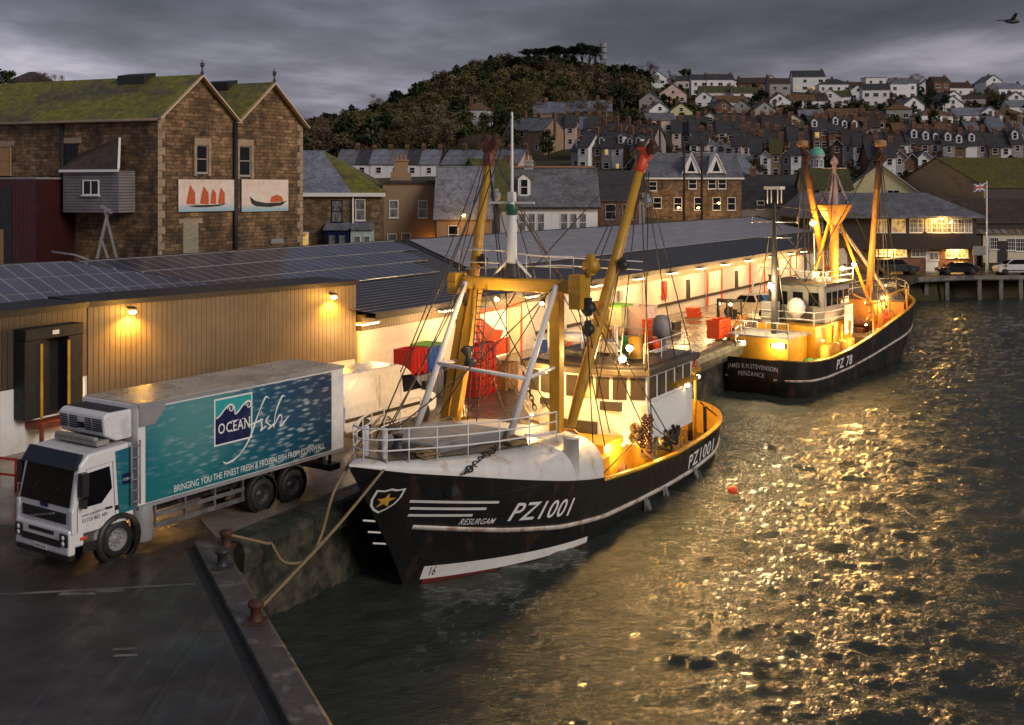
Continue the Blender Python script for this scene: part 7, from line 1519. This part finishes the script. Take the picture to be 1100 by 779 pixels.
p = f1.y(740, 365, -1.6); MB().lathe([(.2,-1.0),(.2,-.4),(.42,-.35),(.45,.1),(.38,.4),(.2,.55),(0,.6)], (17.6,-1.7,6.35), 16).build('satellite_dome', M['grey'], B1); MB().lathe([(.25,4.3),(.25,5.4)], (17.6,-1.7,0), 10).build('dome_pedestal', M['pink'], B1)
MB().lathe([(.28,-.05),(.36,-.05),(.36,.05),(.28,.05),(.28,-.05)], (18.9,-2.65,4.8), 18, axis=(.1,1,0)).build('lifebuoy', M['orangered'], B1)
for x, y, h_ in ((13.5,1.4,2.2),(14.2,.6,1.6),(15.2,1.0,2.6),(13.9,-1.2,1.4),(15.0,-.6,1.9)):
    MB().tube([(x,y,5.75),(x,y,5.75+h_)], .03, 6).build('aerial', M['white'], WHS)
MB().lathe([(.5,0),(.55,.15),(.5,.3),(0,.34)], (14.6,1.2,6.3), 16).build('radar_dome', M['white'], WHS)
mb = MB(); mb.tube([(13.6,1.9,5.8),(13.6,1.9,8.2)], .06, 6).tube([(15.2,1.9,5.8),(15.2,1.9,8.2)], .06, 6).tube([(13.6,1.9,8.2),(15.2,1.9,8.2)], .06, 6).tube([(13.6,1.9,5.9),(15.2,1.9,8.1)], .04, 6).tube([(15.2,1.9,5.9),(13.6,1.9,8.1)], .04, 6); mb.build('instrument_frame', M['white'], WHS)
rail(B1, [(13.2,-2.7,5.46),(15.0,-2.75,5.46),(17.8,-2.7,5.46),(17.9,-.5,5.46),(17.9,2.2,5.46)], .75, 2, 'white', .024)
MB().box(13.0,13.5,.0,1.1,5.46,5.8).build('searchlight_box', M['dark'], B1, bevel=.03); MB().lathe([(.3,0),(.3,.9),(0,.95)], (14.2,-1.9,5.46), 12).build('vent_cowl', M['yellow'], B1)
mb = MB(); [mb.tube([(16.9+.45*math.cos(t_+k), -.4+.4*math.sin(t_+k), 5.55+.06*k+.06*math.sin(3*t_+k)) for t_ in [i*math.pi/6 for i in range(13)]], .05, 5) for k in range(6)]; mb.build('net_bundle', M['netting'], B1)
MB().lathe([(.35,0),(.35,1.9),(.42,1.9),(.42,2.1),(0,2.1)], (16.8,.9,5.36), 14).build('funnel', M['yellow'], B1)
# stern gallows, bollards, fenders
for y in (-1, 1): MB().tube([(21.2,y*1.7,.6),(21.2,y*1.7,1.9)], .12, 8).build('stern_bitt', M['dark'], B1)
barv(B1, 'side_stanchion', f1.y(758,470,-3.2), f1.y(757,436,-3.2), .14, .14, 'dark'); barv(B1, 'side_stanchion', f1.y(752,432,-3.0), f1.y(770,447,-3.0), .06, .06, 'dark')
mb = MB(); [mb.tube([(21.5+.25*math.cos(t_+k),1.2+.3*math.sin(t_+k),.8+.08*k) for t_ in [i*math.pi/5 for i in range(11)]], .06, 5) for k in range(5)]; mb.build('rope_coil', M['netting'], B1)
# lamps
for i, (px, py, y, pw_, colr, sz) in enumerate(((668,383,-2.4,2400,(1,.66,.27),.42),(585,395,2.0,260,WARM,.15),(725,406,-2.7,500,WARM,.25),(747,398,-2.2,700,WARM,.3))):
    p = f1.y(px, py, y)
    if i == 0: p = Vector((12.3, -2.1, f1.s(668,383,12.3).z)); p = f1.s(668, 384, 12.1)
    if i == 1: p = f1.s(586, 397, 12.3)
    if i == 2: p = Vector((17.0,-3.12,4.05))
    if i == 3: p = Vector((19.3,-2.75,4.05))
    flood(B1, p, p+Vector((-1,-.7,-.5)), .16 if i == 0 else .12, 'bulbw' if i == 0 else 'bulbs')
    if i == 0: flood(B1, p+Vector((.1,-.3,.42)), p+Vector((-1,-.7,.1)), .15, 'bulbw')
    if i == 0:
        w_ = f1.W(p+Vector((-.5,-.5,.3))); lamp('SPOT', w_, 3400, (1,.55,.15), .5, f1.W(p+Vector((-3,-5.5,-1.6))), 150); lamp('POINT', f1.W(p+Vector((-1.6,-.3,.25))), 900, (1,.58,.2), .15)
    elif i == 1: lamp('POINT', f1.W(p+Vector((-1.0,0,0))), 380, (1,.58,.2), .12)
    else: w_ = f1.W(p+Vector((0,-.45,-.1))); lamp('SPOT', w_, pw_*2.4, (1,.58,.2), .45, w_+f1.W((0,-4,-1.6))-f1.W((0,0,0)), 150); lamp('POINT', f1.W(p+Vector((0,.7,-.4))), 60, WARM, .1)
for p, pw_ in (((9.0,.2,3.8),190),((14.5,-2.75,2.35),110),((19.6,-1.0,3.9),260),((21.4,.6,3.6),130),((11.6,-2.5,2.4),120)):
    MB().lathe([(0,-.05),(.05,-.03),(.055,.02),(0,.045)], p, 8).build('deck_lamp', M['bulbs'], B1); q = f1.W((p[0],p[1]-.0,p[2]-.2)); lamp('POINT', q, pw_*1.7, SOD if pw_ < 250 else (1,.6,.2), .2)
lamp('POINT', f1.W((5.8,.3,8.3)), 140, WARM, .08); flood(B1, Vector((6.5,.3,8.55)), (2,0,4), .1, 'bulbs'); flood(B1, Vector((6.5,-1.6,8.5)), (2,-1,4), .1, 'bulbs')
# discharge water from the scuppers
fm = mat('foam_water', (.3,.3,.29), .5, var=.3)
for px, py0, py1 in ((692,545,556),(712,527,540),(744,520,527)):
    p, q = H1.at(f1, px, py0-8, -1), H1.at(f1, px+2, py1, -1); mb = MB()
    for k in range(14):
        s = p[0]+random.uniform(-.22,.22); d_ = random.uniform(.12,.34); mb.tube([(s, -(H1.hb(s,.4)+.02), .45), (s+.02, -(H1.hb(s,.3)+d_*.6), .3), (s+random.uniform(-.08,.1), -(H1.hb(s,.3)+d_), -.05)], [.008,.012,.02], 5)
    mb.build('scupper_water', fm, B1)
# ================================================================== second boat, stern towards us
f2 = Fr((30.1, 88.9), (-.602, -.799)); H2 = Hull(1.4, 25.9, [(-1.4,4.5),(1,4.2),(5,3.95),(8,3.5),(14,2.6),(18,2.15),(21.5,1.95),(24,2.05),(25.9,2.2)], 3.5, 3.3, 8.5, 2.8, 2.4, 1.9, 2.8)
B2 = thing('trawler', 'second black trawler moored stern on with orange mast and crows nest', 'fishing boat', (30.1, 88.9, -2.6), math.atan2(-.799, -.602))
HL2 = H2.mesh(MB()).build('hull', M['hull2'], B2)
wf2 = lambda s: tab([(-1,2.9),(4,2.3),(8,1.85),(14,1.25),(18,.95),(22,.85),(25.9,1.0)], s)
for sg in (-1, 1): H2.strip(MB(), .2, 25.8, wf2, .13, sg, .05, 90, th=.05).build('rubbing_strake', M['wline'], HL2)
def stern_text(name, s_, y0, y1, z0, hh, arch):
    v, f = text2d(s_, 1, 0, 1.15, .01); out = []
    for a, b in v:
        y = lerp(y0, y1, a); z = z0+hh*b+arch*(1-(2*a-1)**2); lo, hi = 20.0, H2.xe(z)
        for _ in range(30):
            md = (lo+hi)/2
            if H2.hb(md, z) > abs(y): lo = md
            else: hi = md
        out.append((lo+.03, y, z))
    MB().add(out, f).build(name, M['pwhite'], HL2, recalc=False)
stern_text('boat_name', 'JAMES R.H.STEVENSON', -1.5, 1.75, 1.5, .27, .1); stern_text('home_port', 'PENZANCE', -.75, .95, 1.1, .26, .05)
sa, sb_ = H2.at(f2, 894, 403, 1), H2.at(f2, 913, 402, 1)
H2.text(HL2, 'port_number', 'PZ 78', 20.6, 1.16, 17.9, 1.2, .62, 1, 'pwhite', 0, .015, .04)
dz2 = .95; ring = [(s, H2.hb(s, 1.1)-.12) for s in [.4+i*.5 for i in range(51)] if H2.hb(s, 1.1) > .2]
MB().grid([[(s, -y, dz2), (s, y, dz2)] for s, y in ring], smooth=False).build('deck', M['deckg'], B2)
ss_ = [-1.1+i*(25.8+1.1)/60 for i in range(61)]
for sg in (-1, 1):
    mb = MB(); mb.grid([[(s, sg*max(0, H2.hb(s, lerp(dz2, H2.sheer(s), q))-.1), lerp(dz2, H2.sheer(s), q)) for q in (0,.5,1)] for s in ss_]); mb.build('bulwark_lining', M['orange'], B2)
    mb = MB(); mb.grid([[(s, sg*max(0, H2.hb(s, H2.sheer(s))+.05), H2.sheer(s)), (s, sg*max(0, H2.hb(s, H2.sheer(s))+.05), H2.sheer(s)+.07), (s, sg*max(0, H2.hb(s, H2.sheer(s))-.16), H2.sheer(s)+.07)] for s in ss_], smooth=False); mb.build('cap_rail', M['yellow'], B2)
# stern deckhouse
MB().box(19.4,22.4,-3.0,1.0,.95,3.05).build('stern_deckhouse', M['yellow'], B2, bevel=.04); MB().box(19.2,22.7,-3.15,1.15,3.052,3.16).build('deckhouse_roof', M['grey'], B2)
for y in (-2.3, .35): 
    o = MB().box(22.401,22.5,y-.45,y+.45,2.45,2.75).build('bulkhead_light', M['grey'], B2); MB().box(22.501,22.53,y-.4,y+.4,2.5,2.7).build('lens', M['bulbw'], o); lamp('POINT', f2.W((22.85,y,2.6)), 210, WARM, .12)
for a, b in (((22.4,-2.9),(22.4,-1.1)), ((22.4,-.5),(22.4,1.0))): rail(B2, [(a[0],a[1],3.16),(a[0],(a[1]+b[1])/2,3.16),(b[0],b[1],3.16)], .85, 2, r_=.03)
MB().box(21.6,22.2,1.2,2.2,.96,1.45).build('fish_box', M['dark'], B2); mb = MB(); [mb.lathe([(0,.25),(.3,.18),(.42,0)], (21.4+random.uniform(-.5,.5),2.2+random.uniform(-.4,.4),1.6), 8) for _ in range(5)]; mb.build('green_net', M['netting'], B2)
# aft mast with lights
mq = f2.y(842, 350, -.4); AM = MB().lathe([(.22,3.1),(.2,8.6),(.14,9.2),(.1,11.6),(0,11.7)], (21.0,-.55,0), 10).build('aft_mast', M['dark'], B2)
MB().tube([(21.0,-2.1,10.4),(21.0,1.0,10.4)], .05, 6).tube([(21.0,-1.6,9.4),(21.0,.6,9.4)], .04, 6).tube([(21.0,-2.1,10.3),(21.0,-2.1,10.8)], .04, 6).tube([(21.0,1.0,10.3),(21.0,1.0,10.8)], .04, 6).tube([(21.0,-1.5,7.4),(21.0,.5,7.4)], .04, 6).build('mast_yard', M['silver'], AM)
mb = MB(); [mb.tube([(21.0+dx,-.55+dy,11.6),(21.0+dx,-.55+dy,12.6)], .04, 5) for dx in (-.3,.3) for dy in (-.35,.35)]; mb.box(20.6,21.4,-1.1,0,12.5,12.7); mb.build('mast_head', M['white'], AM)
flood(B2, Vector((21.5,-.55,6.35)), (25,1.0,4), .2, 'bulbw'); lamp('POINT', f2.W((22.0,-.5,6.3)), 1900, (1,.72,.34), .55)
# wheelhouse (grey) with dome
MB().ext([(12.6,-2.6,.95),(19.2,-2.6,.95),(19.2,1.5,.95),(12.6,1.5,.95)], (0,0,2.6)).build('deckhouse', M['yellow'], B2)
W2 = MB().ext([(12.8,-2.3,3.56),(17.4,-2.3,3.56),(17.4,1.4,3.56),(12.8,1.4,3.56)], (0,0,2.5)).build('wheelhouse', M['grey'], B2, bevel=.08)
MB().box(12.5,17.8,-2.6,1.7,6.062,6.25).build('roof', M['dark'], W2)
for i in range(3): MB().box(17.401,17.43,-1.9+i*1.1,-1.2+i*1.1,4.7,5.6).build('wheelhouse_window', M['glass'], W2)
for i in range(4): MB().box(13.1+i*1.05,13.9+i*1.05,1.401,1.43,4.7,5.6).build('wheelhouse_window', M['glass'], W2)
MB().lathe([(.25,-.6),(.3,-.4),(.55,-.2),(.62,.2),(.5,.55),(.25,.75),(0,.8)], (18.3,-.2,4.5), 16).build('satellite_dome', M['white'], B2)
MB().box(18.6,19.0,-2.4,-1.2,3.5,5.0).build('engine_vent', M['grey'], B2, bevel=.05); MB().lathe([(.4,3.5),(.4,6.6),(.48,6.7),(0,6.7)], (17.9,-1.9,0), 14).build('funnel', M['dark'], B2)
rail(B2, [(19.2,-2.9,3.5),(19.2,1.4,3.5),(17.4,1.9,3.5),(14,1.9,3.5)], .95, 2, r_=.03)
p = f2.y(908,332,1.6); MB().box(p.x-.9,p.x+.6,1.75,1.8,2.6,4.6).build('white_panel', M['pwhite'], B2)
mb = MB(); [mb.tube([(x,1.9,.95),(x,1.9,3.5)], .09, 8) for x in (14,15.6,17.2,19)]; mb.build('deck_pillars', M['yellow'], B2)
for x in (15.2,16.6,18.0,19.6): MB().lathe([(.32,.96),(.32,2.4),(.2,2.5),(0,2.5)], (x,2.3,0), 12).build('drum', M['yellow'], B2)
# orange mast, crows nest, pink topmast
OX = 12.0; OM = MB().lathe([(.36,.9),(.33,6),(.3,10.3)], (OX,0,0), 14).build('orange_mast', M['orange'], B2)
NB_ = MB(); NB_.lathe([(.4,10.0),(.75,10.45),(1.28,11.35),(1.3,11.45),(1.22,11.45)], (OX,0,0), 8); NB_.build('crows_nest', M['orange'], OM)
MB().lathe([(.36,10.4),(.3,12.4),(.18,13.4),(.14,14.2),(.28,14.35),(.24,14.6),(0,14.9)], (OX,0,0), 12).build('topmast', mat('pale_pink_paint', (.62,.42,.36), .5, var=.15), OM)
mb = MB(); [mb.tube([(OX+dx,dy,11.45),(OX+dx*.15,dy*.15,13.6)], .07, 6) for dx, dy in ((1.0,0),(-1.0,0),(0,1.0),(0,-1.0))]; mb.tube([(OX,-.9,14.0),(OX,.9,14.0)], .05, 6); mb.build('topmast_stay', M['pink'], OM)
for dy in (-2.4, 2.6): MB().tube([(OX-1.5 if dy > 0 else OX+.5, dy*.95, 3.2),(OX,dy*.12,10.4)], .12, 8).build('mast_leg', M['yellow'], B2)
MB().tube([(OX,.2,10.2),(5.5,2.0,4.2)], .12, 8).build('mast_leg', M['cream'], B2)
# derricks
for (pxa,pya,pxb,pyb,sa_,sb2) in ((888,302,862,158,11.5,12.5),(932,328,946,158,9.5,12.3)):
    a, b = f2.s(pxa,pya,sa_), f2.s(pxb,pyb,sb2); u_ = (b-a).normalized(); DB = MB().tube([a, a.lerp(b,.2), a.lerp(b,.7), b], [.18,.23,.21,.16], 12).build('derrick', M['orange'], B2)
    MB().tube([b-u_*3, b-u_*.1], [.235,.195], 12).build('derrick_head', M['rust'], DB); MB().lathe([(.3,0),(.42,.1),(.4,.4),(.2,.5),(0,.5)], b, 10).build('head_fitting', M['tanply'], DB); block(DB, b-u_*.8+Vector((.3,.3,0)), .3, 'rust')
    wires(B2, [(b, (OX,0,10.4)), (b, f2.s(pxa+10,pya+20,8)), (b, (18.5,.5,6.4)), (b-u_*.5, f2.s(pxb+9,300,9.5)), (b, f2.s(pxb-8,310,12)), (b-u_*.3, f2.s(pxb+20,320,6.5)), (b, f2.s(pxb+5,330,10))], .035)
wires(B2, [((21,-.55,11.5),(19.4,-2.8,3.2)), ((21,-.55,9),(16.5,1.5,3.6)), ((21,-.55,11.5),(OX,0,11)), ((OX,0,13.8),(.2,0,5)), ((OX,0,13.8),(17,1.4,6.3)), ((OX,0,13.8),(17,-2,6.3)), ((OX,0,11),(8,3.2,3)), ((OX,0,11),(8,-3.2,3))], .03)
flood(B2, f2.s(873,238,12.3), (16,1,6), .25, 'bulbo'); q = f2.s(873,238,12.3); lamp('POINT', f2.W(q+Vector((.5,.3,-.05))), 650, SOD, .35)
for px, py, s_, pw_ in ((918,283,12.6,420),(905,287,12.6,250)): q = f2.s(px,py,s_); flood(B2, q, (18,2,3), .16, 'bulbw'); lamp('POINT', f2.W(q+Vector((.4,.25,-.1))), pw_*2.2, (1,.6,.18), .5)
for p, pw_ in (((20.5,2.5,2.9),160),((16.5,2.6,3.1),220),((9,1.2,4.3),300),((5,.8,4.0),220),((13.2,2.7,3.2),200),((11.0,-2.0,3.6),160),((9.2,3.0,4.5),140),((17.5,1.6,6.9),120),((2.0,.3,5.0),120),((12.6,-2.4,5.8),110)):
    MB().lathe([(0,-.06),(.07,-.03),(.07,.03),(0,.06)], p, 8).build('deck_lamp', M['bulbs'], B2); lamp('POINT', f2.W((p[0],p[1],p[2]-.2)), pw_*1.25, (1,.56,.17), .4)
# fore deck clutter: whaleback platform, winch, rails
MB().ext([(-1.0,-.3,4.35),(-1.0,.3,4.35),(4.5,2.7,4.05),(4.5,-2.7,4.05)], (0,0,.1)).build('foredeck', M['deckg'], B2); rail(B2, [(4.3,2.6,4.1),(2.4,2.2,4.2),(.4,1.3,4.35),(-.8,.2,4.45),(.4,-1.3,4.35),(2.4,-2.2,4.2),(4.3,-2.6,4.1)], .95, 2, 'cream', .035)
MB().box(7.6,9.0,-1.0,1.0,2.06,2.4).lathe([(.6,-1.5),(.6,-1.4),(.3,-1.38),(.3,1.38),(.6,1.4),(.6,1.5)], (8.3,0,2.7), 14, axis=(0,1,0)).build('trawl_winch', M['rust'], B2)
MB().box(4.6,4.75,-2.6,2.6,.96,4.04).build('forecastle_bulkhead', M['orange'], B2)
mb = MB(); mb.tube([(5.0,2.9,2.2),(5.0,2.9,5.2),(9.5,3.1,5.0),(9.5,3.1,2.6)], .08, 8).build('deck_frame', M['yellow'], B2)
mb = MB(); [mb.lathe([(.12,-.2),(.2,-.15),(.2,.15),(.12,.2)], (10.5+i*.7,H2.hb(10.5,2.5)-.35,2.6-.1*i), 10, axis=(0,1,0)) for i in range(3)]; mb.build('fender_tyre', M['black'], B2)
ring2 = [(s, H2.hb(s, 2.1)-.14) for s in [4.8+i*.4 for i in range(17)]]
mb = MB(); mb.grid([[(s, -y, 2.05), (s, y, 2.05)] for s, y in ring2], smooth=False); s, y = ring2[-1]; mb.quad((s,-y,.95), (s,y,.95), (s,y,2.05), (s,-y,2.05)); mb.build('fore_working_deck', M['deckg'], B2)
rail(B2, [(12.7,1.6,6.25),(15,1.6,6.25),(17.7,1.6,6.25),(17.7,-2.5,6.25)], .8, 2, 'white', .028)
MB().box(14.0,15.2,-1.5,-.3,6.251,6.8).build('roof_locker', M['white'], B2, bevel=.05); MB().lathe([(.55,0),(.6,.12),(.5,.3),(0,.34)], (15.8,.6,6.25), 14).build('radar_dome', M['white'], B2)
MB().tube([(13.2,-1,6.25),(13.2,-1,9.4)], .05, 6).tube([(16.6,1.0,6.25),(16.6,1.0,8.6)], .035, 6).build('aerial', M['white'], B2)
for x, y, m_ in ((9.6,2.3,'red'),(10.4,2.5,'blue'),(7.0,-2.0,'orangered'),(11.2,1.0,'grey'),(18.6,2.6,'blue')):
    z = 2.06 if x < 11 else .96; MB().box(x-.4,x+.4,y-.3,y+.3,z,z+.45).build('fish_box', M[m_], B2, bevel=.02)
mb = MB()
for k in range(6): mb.tube([(6.8+.7*math.cos(t_+k)*random.uniform(.8,1.1), -1.2+.6*math.sin(t_+k), 2.2+.07*k+.1*math.sin(3*t_)) for t_ in [i*math.pi/6 for i in range(13)]], .06, 5)
mb.build('net_bundle', M['rope'], B2)
mb = MB(); [mb.tube([(x,3.0,2.05 if x < 11 else .95),(x,2.9,4.6)], .06, 6) for x in (9.0,10.6,12.4)]; mb.tube([(9.0,2.9,4.6),(12.4,2.9,4.6)], .06, 6).tube([(12.4,2.9,4.6),(12.6,1.5,5.2)], .06, 6); mb.build('gallows_frame', M['orange'], B2)
for a_, b_ in (((9.0,2.9,4.6),(OX,0,9.5)),((12.4,2.9,4.4),(OX,0,8)),((19.2,1.0,3.6),(OX,0,10.3)),((4.5,2.5,5.0),(OX,0,10.3)),((4.5,-2.5,5.0),(OX,0,10.3)),((.6,1.2,5.2),(OX,0,9.8)),((21,-.55,10.4),(17.4,1.4,6.4)),((21,-.55,9.4),(22.3,-2.9,3.3)),((21,-.55,9.4),(22.3,.9,3.3))): wires(B2, [(a_, b_)], .026)
# crew in oilskins on the second boat
def person(name, label, loc, rz, pose, cloth, legs):
    T = thing(name, label, 'person', loc, rz)
    def skin(nm, J, E, m_, par):
        me = bpy.data.meshes.new(nm); me.from_pydata([j[0] for j in J], E, []); o = bpy.data.objects.new(nm, me); COL.objects.link(o); o.parent = par
        md = o.modifiers.new('skin', 'SKIN'); md.use_smooth_shade = True; o.modifiers.new('sub', 'SUBSURF').levels = 2; o.modifiers['sub'].render_levels = 2
        for k, j in enumerate(J): me.skin_vertices[0].data[k].radius = (j[1], j[1])
        me.skin_vertices[0].data[0].use_root = True; me.materials.append(m_); return o
    ln = pose.get('lean', 0); hz_ = pose.get('hip', .92)
    ch_ = (ln*.35, 0, hz_+.42-ln*.08); nk_ = (ln*.5, 0, hz_+.58-ln*.14); hd = (ln*.58+.02, 0, hz_+.72-ln*.18)
    J = [((0,0,hz_),.13),((ln*.18,0,hz_+.2),.135),(ch_,.15),(nk_,.06),(hd,.09),((hd[0]+.01,0,hd[2]+.1),.085)]; E = [(0,1),(1,2),(2,3),(3,4),(4,5)]
    for sg in (-1, 1):
        a = len(J); hx, hy, hzz = pose['hand'][0 if sg < 0 else 1]
        el = (lerp(ch_[0], hx, .5)-.05, sg*.25, lerp(ch_[2], hzz, .55)-.02)
        J += [((ch_[0], sg*.19, ch_[2]+.06),.07), (el,.05), ((hx, sg*hy, hzz),.038), ((hx+.05, sg*hy, hzz-.07),.04)]; E += [(2,a),(a,a+1),(a+1,a+2),(a+2,a+3)]
        b = len(J); kx = pose.get('knee', .04); J += [((0, sg*.1, hz_-.06),.095), ((kx, sg*.12, hz_*.53),.07), ((-.02, sg*.12, .1),.05), ((.12, sg*.13, .04),.045)]; E += [(0,b),(b,b+1),(b+1,b+2),(b+2,b+3)]
    BDY = skin('body', J, E, M['skin'], T)
    def sub(nm, ids, k_, m_):
        mp_ = {i: n_ for n_, i in enumerate(ids)}; skin(nm, [(J[i][0], J[i][1]*k_) for i in ids], [(mp_[p], mp_[q]) for p, q in E if p in mp_ and q in mp_], m_, T)
    sub('oilskin_jacket', [0,1,2,6,7,8,14,15,16], 1.18, M[cloth]); sub('oilskin_trousers', [0,10,11,12,18,19,20], 1.2, M[legs])
    mb = MB().lathe([(.1,-.02),(.112,.04),(.1,.1),(.06,.145),(0,.155)], (hd[0]-.01, 0, hd[2]+.02), 12); mb.build('hair', M['hair'], T)
    fc = MB(); fc.lathe([(0,.03),(.014,.02),(.018,0)], (hd[0]+.1, 0, hd[2]+.02), 6, axis=(1,0,-.2)); fc.build('nose', M['skin'], T)
    ey = MB(); [ey.lathe([(0,.008),(.011,.004),(.011,0)], (hd[0]+.088, y, hd[2]+.055), 6, axis=(1,0,0)) for y in (-.035,.035)]; ey.build('eyes', M['hair'], T); MB().box(hd[0]+.086, hd[0]+.096, -.025, .025, hd[2]-.04, hd[2]-.03).build('mouth', M['rustred'], T)
    return T
q = f2.W((8.6,1.7,2.06)); person('person', 'person in orange oilskin jacket leaning over the second boat deck by derrick', tuple(q), R(-150), {'lean':.75,'hip':.9,'hand':[(.6,.2,1.0),(.62,.2,1.02)]}, 'shirt', 'oilred')
q = f2.W((5.7,1.6,2.06)); person('person', 'person in red oilskins standing under the second boat forecastle rail', tuple(q), R(-120), {'lean':.15,'hip':.93,'hand':[(.3,.25,1.05),(.2,.3,.95)]}, 'oilred', 'oilred')
# ------------------------------------------------------------------ mooring ropes
def rope(label, pts, r_=.045, n_=14):
    out = []; P_ = [Vector(p) for p in pts]
    for i in range(len(P_)-1):
        p0, p1, p2, p3 = P_[max(0,i-1)], P_[i], P_[i+1], P_[min(len(P_)-1,i+2)]
        for j in range(n_): t_ = j/n_; out.append(.5*((2*p1)+(p2-p0)*t_+(2*p0-5*p1+4*p2-p3)*t_*t_+(3*p1-p0-3*p2+p3)*t_**3))
    out.append(P_[-1]); tag(MB().tube(out, r_, 6).build('mooring_rope', M['rope']), label, 'rope', 'mooring ropes at the bow')
bowf = f1.W((-1.6,-.55,4.15)); b3t = b3_+Vector((.12,.08,.32)); b1t = b1_+Vector((.1,.05,.32))
rope('taut tan mooring rope from trawler bow to the rust red bollard', [bowf, bowf.lerp(b3t,.5)-Vector((0,0,.12)), b3t])
md = bowf.lerp(b3t,.58)-Vector((0,0,.1)); rope('second mooring rope doubled beside taut rope at the rust red bollard', [b3t+Vector((-.1,.1,-.02)), b3t.lerp(md,.5)+Vector((-.12,.05,-.1)), md])
bowg = f1.W((-2.3,.3,4.3)); rope('slack mooring rope drooping between quay corner bollard and trawler bow', [b1t, b1t+Vector((.9,.3,-.32)), P(292,585,31.6), P(305,604,31.4), P(330,601,31.6), P(345,575,32), P(358,530,32.6), bowg], .045)
rope('dark mooring rope running from trawler bow up past the panel van', [f1.W((-2.2,.4,4.3)), f1.W((-2.2,.6,4.3)).lerp(P(440,400,43),.5)-Vector((0,0,.2)), Vector(quayp(415,470))+Vector((0,2,.3))], .04)
p = f1.W((12, -3.55, 1.0)); q = P(787,556,0.1*0+1200*12.6/(528-202)); q = Vector(((787-CX)*46.4/F*1.0, 46.4, -2.45))
tag(MB().lathe([(0,-.2),(.16,-.14),(.2,0),(.16,.14),(0,.2)], G(787,529,-2.6)+Vector((0,0,.08)), 12).build('float_buoy', M['orangered']), 'small orange float on the water off the trawler quarter', 'buoy')
